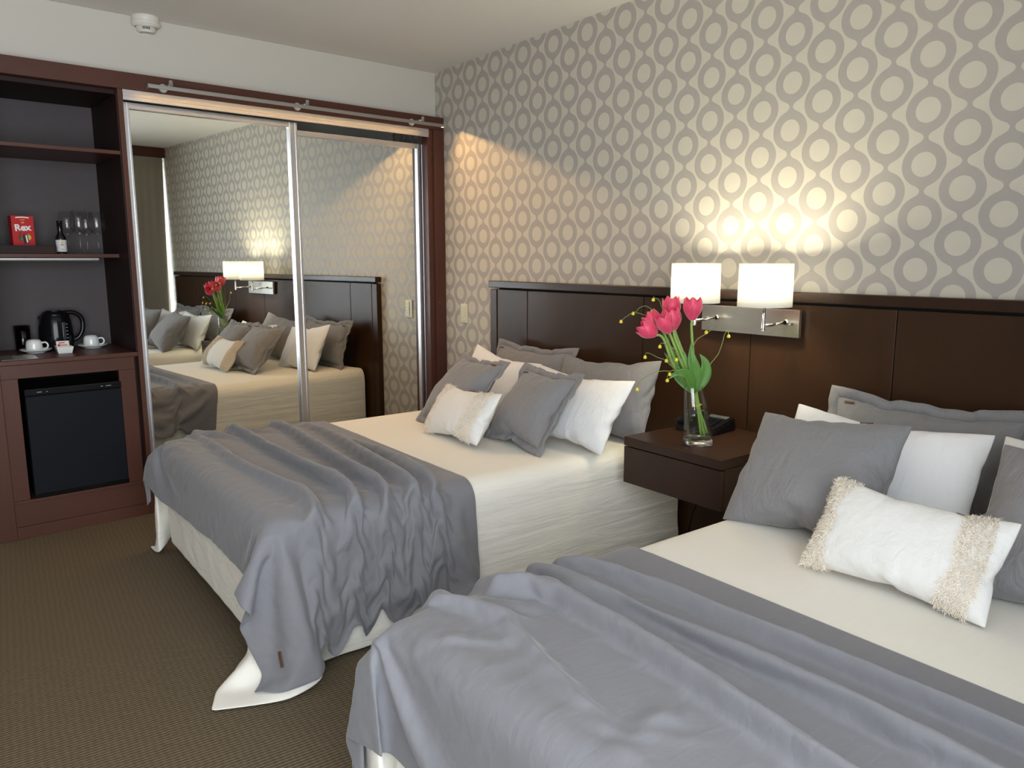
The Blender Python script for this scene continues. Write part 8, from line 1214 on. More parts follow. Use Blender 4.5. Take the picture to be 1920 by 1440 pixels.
SHAPES['pillow_back'] = ((2, 24, 18, 3), 0.001, [
-341,3,3,2,3,4,3,8,-4,2,7,-1,-7,-6,-5,-4,-5,-3,31,-8,-5,-2,-2,-2,2,-7,3,3,-13,-6,11,3,3,4,7,8,30,0,-3,-3,-3,-3,-2,-5,1,-6,-4,6,2,5,5,5,4,2,31,0,0,-2,-2,-2,
-7,2,1,-4,2,2,1,3,4,2,1,-2,31,1,-1,0,0,0,-1,-4,0,3,1,-1,1,1,0,0,0,0,31,0,1,0,0,0,0,0,-1,1,0,1,-1,0,0,0,-2,0,31,-1,1,1,1,0,0,0,0,0,0,-1,
0,0,0,-2,-3,1,29,1,2,0,0,1,0,0,1,-1,1,0,-2,-1,0,-1,-2,-3,27,4,0,1,1,0,1,0,-1,0,1,-1,0,-1,-2,0,1,-2,31,-1,1,1,0,1,0,0,0,1,0,0,-1,0,-2,-1,1,0,
32,-2,-2,2,3,0,0,0,1,0,-1,0,0,0,-1,-1,-1,1,31,-1,0,-1,1,3,0,1,-1,0,1,0,-1,-1,-1,0,1,0,26,4,1,-1,1,1,2,0,0,0,0,0,-1,-2,0,0,0,0,25,3,2,2,0,1,
0,0,0,1,0,-1,0,-1,-1,-1,-2,2,29,-2,2,3,0,1,0,1,0,-1,1,0,-2,0,0,-1,-1,-5,29,2,0,1,1,0,0,0,0,1,0,-1,0,-1,-1,0,0,0,31,-2,1,0,1,2,1,0,-1,0,1,0,
-1,-1,-1,-1,0,1,29,0,1,-1,1,2,0,0,1,0,0,0,0,-1,0,-1,-1,-1,24,3,1,2,1,0,1,1,-1,0,1,-1,0,1,-1,-2,-3,-3,30,0,0,1,1,0,-1,0,1,0,0,0,-1,0,1,-1,-1,-1,
30,0,1,1,-1,0,0,-1,0,0,0,1,0,0,0,0,0,-1,30,1,0,-2,0,-1,-1,-3,0,2,2,-1,0,1,0,2,1,-1,30,0,-5,-2,-4,-8,3,3,-3,2,2,3,1,0,1,4,2,1,31,-8,-3,-6,-8,-8,
1,7,4,-5,-1,5,3,3,2,1,4,8,-341,3,3,2,3,4,3,8,-4,2,7,-1,-7,-6,-5,-4,-5,-3,31,-8,-5,-1,-2,-4,-4,-9,13,-7,-11,7,12,-3,2,3,8,8,30,0,-3,-4,-3,-1,-2,-2,-4,2,-4,-4,
1,8,6,6,4,1,31,0,0,-2,-2,-2,0,-2,-1,0,-1,-1,0,5,4,2,0,-1,31,1,-1,0,0,0,-2,-1,-2,0,2,-1,2,3,0,0,-1,0,31,0,1,0,0,0,0,0,-1,1,0,1,0,-1,0,-2,-1,1,
31,0,0,1,0,0,1,-1,0,1,1,0,-1,0,-2,0,-1,-2,29,0,1,1,1,1,0,1,-1,0,1,-1,-1,0,0,-1,-1,-5,27,2,2,0,1,1,0,0,1,0,-1,0,0,-1,0,-1,-1,-1,31,1,0,0,1,0,
0,1,-1,0,1,0,-1,-1,0,-1,-2,2,32,-3,1,2,0,1,0,0,1,0,0,-1,-1,0,-3,1,1,0,31,-2,0,2,1,1,0,1,-1,0,1,0,-1,-2,1,-1,0,1,26,3,0,2,1,1,1,-1,1,0,0,-1,
0,0,-1,-1,1,-1,25,3,1,-3,4,2,1,1,-1,1,0,0,-1,0,-1,0,-1,-1,29,0,0,2,-1,3,0,0,0,0,1,0,-1,-1,0,0,-4,-3,29,0,2,1,1,-1,1,1,0,0,0,-1,0,0,-1,-2,-1,2,
31,0,0,1,0,1,0,0,0,0,0,1,-1,-2,-2,-2,2,2,29,1,2,0,1,0,0,0,0,0,0,0,-1,-1,-2,0,-1,1,24,5,1,1,1,1,0,0,0,0,0,-1,-1,0,0,-1,-1,-5,30,-1,2,1,-1,0,
0,-1,1,0,1,-1,1,-1,1,-1,-1,-1,30,0,0,0,1,-2,-3,1,1,1,1,0,-1,2,0,0,-1,0,30,1,0,-2,-6,-6,2,4,1,1,0,1,1,0,2,2,0,-1,30,0,-5,-4,-6,0,3,1,-2,-1,2,2,
-1,2,2,4,3,0,31,-9,-4,-3,0,-8,1,1,0,-2,0,5,4,1,0,1,4,8,-227,28,28,28,28,28,28,24,27,28,25,21,23,27,27,27,27,28,4,-8,-2,1,0,1,-1,3,-1,-3,0,5,5,0,0,1,0,-10,
4,-5,-4,-1,1,0,0,0,1,1,3,3,0,1,2,0,-5,-5,5,-3,-3,-3,-1,0,2,1,1,3,1,0,1,1,-1,-3,-3,-3,4,-2,-2,-2,-1,0,1,1,1,1,1,1,0,0,0,-3,-4,0,4,0,-2,-3,0,0,
-1,2,1,1,0,0,2,0,-3,-2,-3,-2,4,2,-4,-1,-2,0,1,0,2,0,1,2,0,-1,-2,-4,-7,0,7,-12,2,1,0,0,1,0,0,2,1,0,0,-3,-3,-2,4,-5,-3,7,0,-2,-1,-1,-1,0,0,-1,-1,0,
-1,2,0,-1,6,4,2,6,-2,-2,-4,-1,0,0,0,-1,1,-1,0,0,3,4,-3,2,3,1,3,0,-4,-2,-2,0,0,1,0,0,0,-1,-2,0,4,-3,4,-7,-4,3,5,-4,1,0,1,0,0,0,0,-3,-2,3,3,1,
11,-11,-5,-8,2,5,1,1,0,1,1,1,0,2,4,1,-6,-1,-4,8,-2,-3,-1,3,2,0,0,1,0,0,1,4,1,-6,-10,-1,-4,-4,5,7,0,0,0,0,0,-2,0,0,1,-1,-3,-2,4,-1,-7,7,3,0,1,0,
-2,0,-1,0,-1,0,-1,0,0,2,1,1,0,7,-1,-2,-1,-3,0,0,0,0,0,0,0,0,5,-1,-1,-3,3,-7,1,4,-1,0,-1,0,0,1,0,0,0,2,2,1,-4,-3,-12,3,5,1,2,2,2,-1,-1,-2,-2,-1,
0,0,-1,6,6,6,-6,0,0,4,3,1,-1,-1,-1,-1,0,-1,-1,0,1,0,7,3,-5,1,2,1,2,0,0,-1,-1,0,-1,0,-1,0,0,2,2,6,-6,2,3,3,0,0,-1,-1,-1,-1,0,-1,0,-1,1,4,3,2,
-5,4,5,2,-1,-3,-2,0,0,-2,0,-1,0,-1,0,1,6,2,-6,11,2,0,-1,-3,-4,0,0,1,-3,0,-1,0,-1,0,1,10,-227,28,28,28,28,28,28,24,27,28,25,21,23,27,27,27,27,28,4,-8,-1,1,0,0,
1,4,0,-2,3,6,1,-3,0,1,-1,-11,4,-4,-4,-1,1,1,0,0,1,2,0,2,3,2,1,-2,-5,-5,5,-3,-3,-3,0,0,0,2,0,1,1,0,2,2,-1,-2,-4,-2,4,-2,-2,-2,-1,0,1,-1,2,0,2,1,
0,1,-1,-3,-3,0,4,1,-3,-3,-1,0,0,1,1,1,0,0,1,0,-2,-4,-1,-1,4,-1,1,-1,-4,0,1,1,0,2,0,1,1,-1,-1,2,-3,-11,7,-3,-2,-3,-1,0,0,0,2,0,1,1,0,0,2,-2,-6,-3,
-3,0,-1,3,2,-1,-1,0,-1,-1,0,0,-1,0,-1,0,2,10,2,0,-1,-1,0,-2,0,0,0,1,-1,0,-2,-3,-1,0,5,7,3,4,0,-4,-4,0,0,0,0,0,1,-1,0,-1,-2,0,3,-1,4,2,2,-5,-3,-2,
-1,1,0,0,0,1,1,3,1,0,-1,-2,11,-12,-5,6,-2,-2,-1,0,1,1,1,0,1,0,1,0,0,-1,-4,0,-2,1,5,0,2,1,0,0,0,1,1,0,0,-1,-4,-7,-4,2,2,-4,1,6,1,-1,0,0,-1,0,
0,0,-2,-3,-5,8,-7,1,1,5,2,0,0,0,-1,-1,0,-1,0,-1,-4,-4,7,6,0,-6,-1,2,3,1,0,0,1,0,0,0,1,-1,-1,7,-1,-5,3,-7,-1,2,1,1,1,0,-1,0,0,1,0,4,7,-2,-2,-9,
-12,18,4,-5,0,-1,-1,-2,-1,-1,-1,-2,-1,0,3,6,3,6,-6,2,2,4,0,1,-2,0,-1,-1,-1,-1,-1,1,1,2,4,3,-5,-1,3,5,1,-1,0,-2,-1,-1,0,0,-1,0,1,2,3,4,-6,2,5,3,0,-2,
-2,-1,0,0,-1,-1,0,-1,1,3,4,2,-5,5,5,0,-2,-3,0,0,0,-1,-1,0,-1,-1,0,2,4,3,-6,10,1,0,0,-1,-4,1,-1,0,-2,-1,0,0,-1,-1,2,9,0,0,0,1,0,0,0,-1,1,1,-1,-3,
-1,1,0,1,1,0,0,12,5,1,1,1,-1,1,1,-2,0,2,0,-1,0,-2,-5,-13,0,4,5,4,2,1,1,0,0,1,0,0,0,-1,-3,-4,-6,-4,0,1,3,3,3,2,3,-1,-1,2,0,-1,-1,-2,-2,-4,-4,-1,
0,1,1,2,2,1,1,3,1,-3,0,0,-1,-1,-3,-2,-1,-1,0,0,2,1,0,1,1,1,0,0,0,-1,0,-1,-1,-2,-1,1,0,0,0,2,2,0,-1,0,0,1,0,1,0,-1,-3,-1,-1,0,0,1,0,0,1,1,
0,0,0,0,0,1,-1,-3,-1,-1,2,-1,0,1,0,0,0,1,1,0,-1,1,0,-1,-1,1,0,-1,0,-1,0,-1,0,1,1,1,1,-1,0,-1,1,-1,0,-1,1,1,-1,0,-1,0,-1,-1,3,1,1,0,0,0,-1,1,
-1,-1,-1,0,1,1,0,0,2,0,-3,2,0,1,-1,-1,1,-1,0,-1,-1,1,1,0,1,0,1,2,-1,-1,-2,0,-1,1,0,1,-1,1,2,0,-2,-1,0,1,-1,0,2,-3,0,0,1,-1,0,0,1,2,0,-1,-1,1,
0,0,0,-1,-1,0,0,0,1,0,-1,0,1,0,-1,1,0,-1,-1,0,0,0,-1,0,1,-1,-1,1,0,0,0,0,1,0,1,0,-1,-2,0,-1,1,1,0,0,-1,0,-1,0,2,-1,3,0,0,0,-2,1,-1,-1,0,0,
0,-1,0,-1,1,0,0,3,0,1,-1,1,3,-1,-2,1,-1,-2,-4,0,1,0,0,0,1,1,1,2,0,0,0,0,1,-2,-3,-3,1,0,0,0,-1,0,0,2,2,-1,3,0,1,-1,-1,-2,-3,-1,-1,-1,0,0,1,0,
0,1,2,3,0,2,0,0,-3,-4,-2,-1,-1,-2,0,1,1,0,0,1,2,4,3,1,1,-5,-7,-3,0,-2,-1,1,-1,1,0,1,1,0,0,4,7,3,0,-12,-3,-3,-2,1,-2,0,1,-1,-1,1,1,1,1,1,4,13,
0,0,0,1,0,0,0,-1,1,1,-1,-3,-1,1,0,1,1,0,0,-12,-4,-2,-1,-1,-1,1,0,-1,1,2,0,-2,1,1,5,13,0,-4,-6,-4,-1,-1,0,-1,0,0,-1,1,0,0,3,5,5,4,0,-1,-3,-4,-3,-1,
-1,0,0,-2,0,0,1,4,3,3,4,0,0,-1,-2,-1,-2,-1,-2,-2,-1,1,0,1,3,3,1,2,0,1,0,0,-1,-3,-1,-1,0,0,-1,0,1,2,1,-1,2,2,1,0,0,-1,1,-1,-3,-1,1,0,-1,1,1,-1,
0,2,1,-1,0,1,0,1,0,-1,-1,-1,-2,0,1,0,0,0,0,1,0,1,1,-1,0,-2,-1,1,1,-1,-1,1,0,0,0,0,0,1,0,0,0,1,0,0,0,-1,0,-1,0,0,0,0,-1,0,2,2,1,0,-1,0,
-1,2,0,-1,-2,0,0,-1,1,0,1,0,2,0,0,0,0,0,0,0,2,0,-1,-2,-1,1,0,0,0,1,-2,-1,1,1,0,1,1,-1,-1,2,-1,0,-1,1,0,0,0,0,1,0,-1,0,0,0,0,-1,-1,-1,1,0,
2,0,0,1,0,-1,0,-1,1,0,1,0,0,0,-1,-1,1,2,1,0,0,-1,-1,1,-2,1,0,1,0,-3,-1,0,0,1,2,1,0,0,-1,0,1,-2,-1,0,1,0,-2,1,-1,0,1,1,1,1,1,-1,0,1,-1,0,
-1,-1,-1,-2,1,1,-2,2,0,1,1,1,1,0,0,-1,1,0,0,-3,-2,0,1,0,3,0,0,-1,1,2,-1,0,1,1,0,0,-1,-1,-2,-1,-1,0,0,1,0,2,2,0,1,1,0,-1,1,0,0,-2,-2,-1,-1,-2,
1,-1,3,3,2,1,3,0,-2,0,-1,0,0,-1,-3,-3,-2,0,0,2,3,4,3,4,-1,-2,1,-1,0,0,-2,-1,-2,-4,-3,-1,1,4,6,3,3,-1,-2,2,0,1,-1,-1,1,-1,-2,-4,-5,-4,0,12,5,2,-1,1,
1,0,1,0,-1,0,-1,0,-1,-1,-5,-12])
SHAPES['pillow_white'] = ((2, 24, 18, 3), 0.001, [
-318,2,3,3,3,3,7,2,-5,-1,3,-6,-3,-2,-3,-2,-2,-3,29,-8,-6,-4,-1,0,-9,-5,7,3,-8,8,5,2,2,2,5,7,28,1,-3,-4,-5,-2,-1,-3,0,-2,5,3,1,2,2,4,2,1,29,0,0,-1,-2,-6,
-3,5,2,1,-1,0,0,1,3,1,0,-1,28,0,1,0,0,1,-2,0,0,0,0,0,1,0,0,0,0,-1,23,5,2,0,0,-1,2,-1,-1,0,1,-1,1,0,0,0,-1,0,30,-2,0,1,1,0,0,1,0,0,-1,0,
-1,1,0,-1,0,0,30,-2,0,1,1,1,0,0,-1,0,1,0,0,-1,0,0,-1,-1,28,0,0,1,1,0,1,0,0,0,-1,0,0,-1,0,0,0,-1,24,4,0,1,0,1,1,0,0,0,0,0,-1,-1,-1,-2,1,-1,
29,-1,1,1,0,1,0,1,-1,0,0,-1,0,-1,-1,1,-3,3,30,0,0,0,1,0,0,0,1,-1,0,0,-1,0,-2,-1,0,2,29,0,1,0,0,0,2,0,-1,0,0,0,0,-1,0,-3,-2,-7,30,0,0,-1,1,1,
0,1,-1,0,0,0,0,-1,-1,-1,-1,2,29,-2,0,0,2,1,1,0,0,0,0,0,-1,-1,0,0,-1,-6,23,3,-1,3,0,1,2,0,0,0,0,0,-1,-1,-1,-1,-2,3,30,-4,2,1,1,1,-1,1,0,-1,1,-1,
0,-1,-2,-1,2,1,15,8,5,2,0,0,1,0,-1,1,-1,0,0,0,0,-1,0,0,28,-1,1,1,0,1,-1,1,0,-1,1,0,0,0,-1,1,-1,-2,27,1,-1,1,1,0,1,-1,0,1,-1,0,0,0,1,0,-1,-1,
28,0,1,0,-1,-1,1,0,0,-1,2,0,0,0,1,-1,0,0,28,2,-1,-2,-1,-1,0,0,-1,0,-1,1,1,2,0,2,0,0,29,-1,-2,-3,-2,-2,0,0,-1,-1,3,0,0,0,1,4,3,0,28,-6,-4,-3,-1,1,
-4,-5,6,3,-3,-4,-3,8,4,1,4,7,-318,2,3,3,3,3,7,2,-5,-1,3,-6,-3,-2,-3,-2,-2,-3,29,-8,-5,-3,-2,-1,-3,5,3,-6,-6,9,0,0,2,3,4,8,28,1,-4,-4,-3,-3,-5,-1,4,1,0,-1,
4,4,2,3,3,0,29,0,0,-2,-2,-3,-5,-3,2,5,0,1,2,1,3,1,0,-1,28,1,0,0,-1,0,-1,-5,0,2,2,2,1,0,0,0,0,-1,23,5,2,0,0,-1,1,0,-1,0,1,-1,0,1,0,0,-1,0,
30,-3,1,2,0,1,-1,1,-1,0,0,1,0,-1,0,-1,0,0,30,-1,0,1,0,0,1,0,0,0,-1,0,0,0,0,-1,0,-1,28,0,1,0,1,0,1,0,0,0,0,-1,0,0,0,0,-3,1,24,3,0,0,2,1,
0,1,0,-1,1,-1,0,-1,-3,-1,3,-2,29,-1,0,1,1,0,2,-1,0,0,0,0,-1,-2,-2,0,0,3,30,-1,1,1,-1,1,0,1,-1,1,-1,0,-2,-1,0,-1,-1,3,29,1,0,0,0,1,0,1,-1,0,0,0,
0,-1,0,-2,-3,-7,30,0,0,0,0,0,1,0,1,-1,0,-1,0,0,-1,1,-1,0,29,-2,1,1,-1,2,1,1,-1,0,0,0,0,-2,-1,0,0,-6,23,4,0,0,3,0,1,0,0,-1,1,0,-1,0,0,-2,-2,2,
30,-4,1,1,1,1,1,0,-1,1,-1,0,0,0,-1,-2,0,2,15,6,2,4,3,0,0,0,0,0,1,-1,0,0,-1,0,-1,1,28,-1,1,1,1,0,0,0,0,0,0,0,0,-1,1,0,-1,-2,27,2,1,-1,0,0,
0,1,-1,0,0,1,0,0,0,-1,0,-1,28,1,0,0,-1,-1,1,0,0,0,-1,0,2,0,0,1,0,-1,28,1,0,-1,-2,0,-1,-1,-1,-2,0,-1,1,5,2,1,0,0,29,-2,-2,-2,-3,1,-1,0,-2,-1,0,-1,
0,1,5,3,3,0,28,-5,-4,-4,0,-2,-2,-5,8,4,1,-1,-5,4,-1,2,4,7,-211,26,25,26,26,25,22,19,24,26,25,24,26,25,26,26,26,26,5,-10,0,0,0,0,2,4,1,-1,1,2,0,1,0,0,-1,-9,
5,-4,-5,-2,0,1,2,2,1,2,1,0,1,0,0,-1,-5,-3,6,-3,-5,-2,0,0,1,2,1,1,0,1,0,1,1,-3,-3,-2,6,-4,-3,-2,0,1,0,1,1,0,1,1,1,0,-1,-2,-2,-5,7,-3,-3,-2,-2,0,
1,0,1,1,0,0,0,1,-2,-1,-2,2,-1,6,3,-1,-5,-1,0,1,-1,0,1,1,0,-2,-1,-1,-2,-1,3,3,0,-4,-1,-2,0,1,1,0,1,0,0,0,-1,-2,-1,-3,6,-10,-2,2,3,0,0,0,1,1,0,1,
1,-2,-2,0,0,-6,0,3,-1,0,-1,-1,0,0,0,0,0,0,-1,-4,-5,-1,2,10,-5,3,1,2,1,1,0,0,-1,0,0,0,-1,3,-3,-4,-4,5,1,-2,1,-1,1,1,0,-1,2,0,0,0,0,2,7,-1,0,-16,
3,-1,0,-4,-1,0,0,1,-1,0,0,-1,1,-1,1,4,0,9,0,1,-2,4,-1,-1,0,-1,1,0,0,1,1,-1,-3,-3,-3,1,3,5,-3,-5,2,-3,-1,0,-1,1,0,1,-3,-2,2,2,-1,5,6,0,-6,-8,-2,4,
1,0,1,-1,0,-1,3,2,-1,1,9,-1,0,-7,-1,6,-2,2,1,1,-1,0,0,-1,0,3,5,3,-1,-4,-12,3,11,2,2,-1,0,-1,-1,-1,0,0,-1,1,1,2,-1,-2,-8,2,4,5,1,0,-1,-1,0,0,-2,-1,
0,0,1,2,1,2,-7,1,1,4,2,1,0,0,-1,-2,0,0,0,0,0,-1,4,3,-6,1,3,2,3,0,-1,-1,-1,0,0,-1,-1,0,1,3,1,2,-6,3,2,3,1,-1,0,0,-1,0,-2,-1,0,0,0,2,3,2,
-6,4,4,2,-1,0,-1,-1,0,-1,-1,0,-1,-1,0,0,5,2,-6,9,2,-2,0,0,0,-1,-2,0,1,-1,-2,-3,0,1,0,9,-211,26,25,26,26,25,22,19,24,26,25,24,26,25,26,26,26,26,5,-9,0,0,0,1,
1,5,-1,-1,1,2,-1,1,0,1,-2,-8,5,-4,-5,-1,1,0,3,1,2,-1,1,0,2,0,1,-2,-3,-5,6,-5,-2,-3,-1,1,1,1,1,3,0,1,0,1,-1,-2,-2,-3,6,-3,-4,-3,0,0,0,2,2,0,1,1,
1,0,-1,-1,-2,-6,7,0,-6,-2,-2,0,0,1,0,2,0,1,0,0,-1,-2,-2,2,-1,3,3,-3,-1,0,0,0,1,0,0,0,0,-1,0,-2,-4,1,3,-4,-1,3,-1,-1,1,0,0,1,1,0,0,0,-2,-3,-1,-1,
6,-2,-2,0,-2,-1,-1,1,1,0,2,0,1,-1,-1,0,-5,-3,0,5,4,-5,-1,-2,0,-1,0,0,0,0,-2,-3,-6,-2,8,6,-5,3,-1,2,1,2,0,1,0,0,-1,0,-1,-4,0,-2,-5,8,1,-3,1,2,0,-1,
1,0,0,0,1,0,1,6,3,2,-5,-15,3,-3,-2,-1,1,0,-1,0,0,0,-1,0,0,1,3,4,5,1,0,3,-2,0,1,1,-2,0,0,0,1,0,1,-1,-2,0,4,-10,3,-3,2,1,-4,-3,1,0,1,0,0,1,
0,-3,1,0,-1,6,6,0,-3,-8,-3,2,1,1,-1,0,0,0,0,4,2,-5,-1,12,0,-1,-1,-2,-1,3,2,-1,0,0,-1,0,1,1,1,5,1,-3,-12,1,2,7,7,1,-1,-1,0,-1,-1,-1,0,0,1,2,1,-3,
-8,3,2,7,1,-2,0,0,-2,0,-1,0,-1,1,0,1,3,1,-7,1,4,2,2,1,-1,-1,0,-1,0,-2,0,0,1,1,2,3,-6,3,3,0,2,0,0,0,-1,-1,-1,0,-1,0,1,2,1,3,-6,3,3,2,1,0,
0,-2,0,-1,0,-1,-1,-1,0,2,3,3,-6,4,4,2,-1,-1,0,0,-1,-1,-1,0,-1,-1,-1,2,3,3,-6,8,2,-1,0,0,-1,-1,-2,1,0,-1,-1,-2,1,-1,1,8,0,0,0,1,0,1,2,0,-2,0,0,-1,
-1,0,0,0,0,0,0,12,5,1,1,-1,-1,1,3,-1,-1,0,0,-2,0,-1,-5,-11,0,3,5,4,3,1,-1,1,-1,1,0,-1,-1,0,-2,-4,-5,-3,0,1,4,2,2,3,2,-2,-1,0,0,0,0,-1,-3,-3,-3,-2,
0,1,1,2,1,0,2,1,1,-1,0,0,-2,0,-2,-2,-1,-1,0,1,0,1,2,1,-1,1,0,1,-1,0,1,-2,-2,-1,0,-1,-1,0,0,2,2,1,0,0,0,0,1,0,-1,-1,0,-2,-1,0,0,-1,0,1,1,2,
1,-1,1,-1,0,1,0,-1,-2,0,0,-1,0,1,0,0,-1,1,1,1,0,0,1,-1,0,-1,-1,0,-1,0,1,0,0,-1,1,0,1,0,0,0,0,1,-1,-3,-1,-1,3,1,0,1,0,0,0,0,-1,1,0,1,0,-1,
-1,1,0,-1,-2,1,0,0,1,0,-1,0,1,0,-1,0,0,0,-1,1,1,1,0,-1,0,0,-1,1,1,-1,0,0,1,0,-1,0,1,0,0,0,-1,0,0,0,0,-1,0,1,1,-1,-1,0,0,0,1,0,-1,-1,0,0,
0,-1,1,-1,-2,1,1,0,0,0,0,1,-1,-2,1,1,1,1,-1,0,0,2,1,-1,-3,0,0,-1,0,0,1,2,-1,1,2,-1,1,-1,-1,1,1,-2,-2,-1,0,1,0,-1,1,2,3,0,-2,0,0,1,-1,-2,-1,-1,
0,-1,1,-1,0,1,1,1,1,1,0,0,0,0,-1,-1,-2,0,-2,1,-1,1,0,0,0,1,2,1,1,0,0,-1,1,-2,-2,-3,1,-1,1,0,0,0,1,1,1,1,1,1,0,0,-3,-2,-2,-1,-1,1,0,0,0,1,
0,1,2,2,1,1,0,-2,-1,-4,-3,-1,1,-1,-1,0,1,0,1,2,2,3,2,1,0,-4,-5,-3,-1,-1,-1,0,0,0,0,0,1,0,1,4,6,3,0,-11,-5,-1,-1,0,-1,0,0,0,1,0,1,-1,2,0,4,12,
0,0,0,1,0,1,2,0,-2,0,0,-1,-1,0,0,0,0,0,0,-12,-4,-2,0,-1,-1,1,1,-2,0,1,0,0,1,2,4,12,0,-3,-6,-4,-2,-1,-1,0,1,0,0,0,1,2,1,3,6,3,0,-2,-2,-3,-3,-2,
-2,-1,0,1,1,1,1,1,4,3,1,1,0,0,-2,-3,-2,-1,-1,-3,0,2,0,1,2,2,0,2,2,1,0,-1,-1,-1,-1,-1,-1,1,-1,0,0,1,0,1,2,1,0,1,-1,0,1,-2,-1,-1,0,0,0,-1,1,0,
0,0,1,1,2,0,0,-1,-1,1,-1,0,-1,0,-1,1,-1,-1,1,2,1,1,0,0,0,1,0,0,-2,-2,-1,0,2,-1,-1,1,0,1,1,1,0,0,1,1,0,-1,0,-2,0,-1,0,-1,1,-1,2,1,2,0,-1,0,
0,-1,-1,0,0,1,0,0,-1,1,-1,1,1,1,0,0,0,-2,0,-1,1,0,0,0,0,0,0,0,0,0,-1,-1,0,0,1,2,0,0,0,0,0,0,-1,1,0,0,1,0,0,0,-2,-1,1,1,0,1,-1,0,1,1,
-1,-1,1,1,-1,0,1,-2,2,0,-3,-1,0,-1,2,1,0,-2,0,2,0,-1,1,0,-2,2,-1,-1,1,0,-1,2,0,-1,-1,0,3,0,1,0,0,-1,0,-2,-2,2,1,0,1,0,-1,-1,0,3,2,0,-1,1,0,-1,
-1,-1,0,-1,0,0,0,-1,-1,2,3,1,0,1,0,-1,0,0,0,-2,0,-2,0,0,0,0,1,3,1,0,1,-1,0,0,0,0,-1,0,-2,0,-2,0,0,1,1,0,2,2,1,0,0,-1,-1,1,-1,-1,-2,-1,0,-1,
0,1,2,2,1,3,0,-1,0,0,1,-1,-1,-1,-2,-1,-2,-1,0,1,3,3,3,0,0,2,0,1,0,0,-1,-3,-1,-5,-1,-2,0,4,5,3,2,0,0,0,1,1,-1,0,0,0,-4,-2,-6,-3,0,11,4,2,0,1,
1,0,-1,-1,1,-1,1,-2,2,-3,-4,-11])
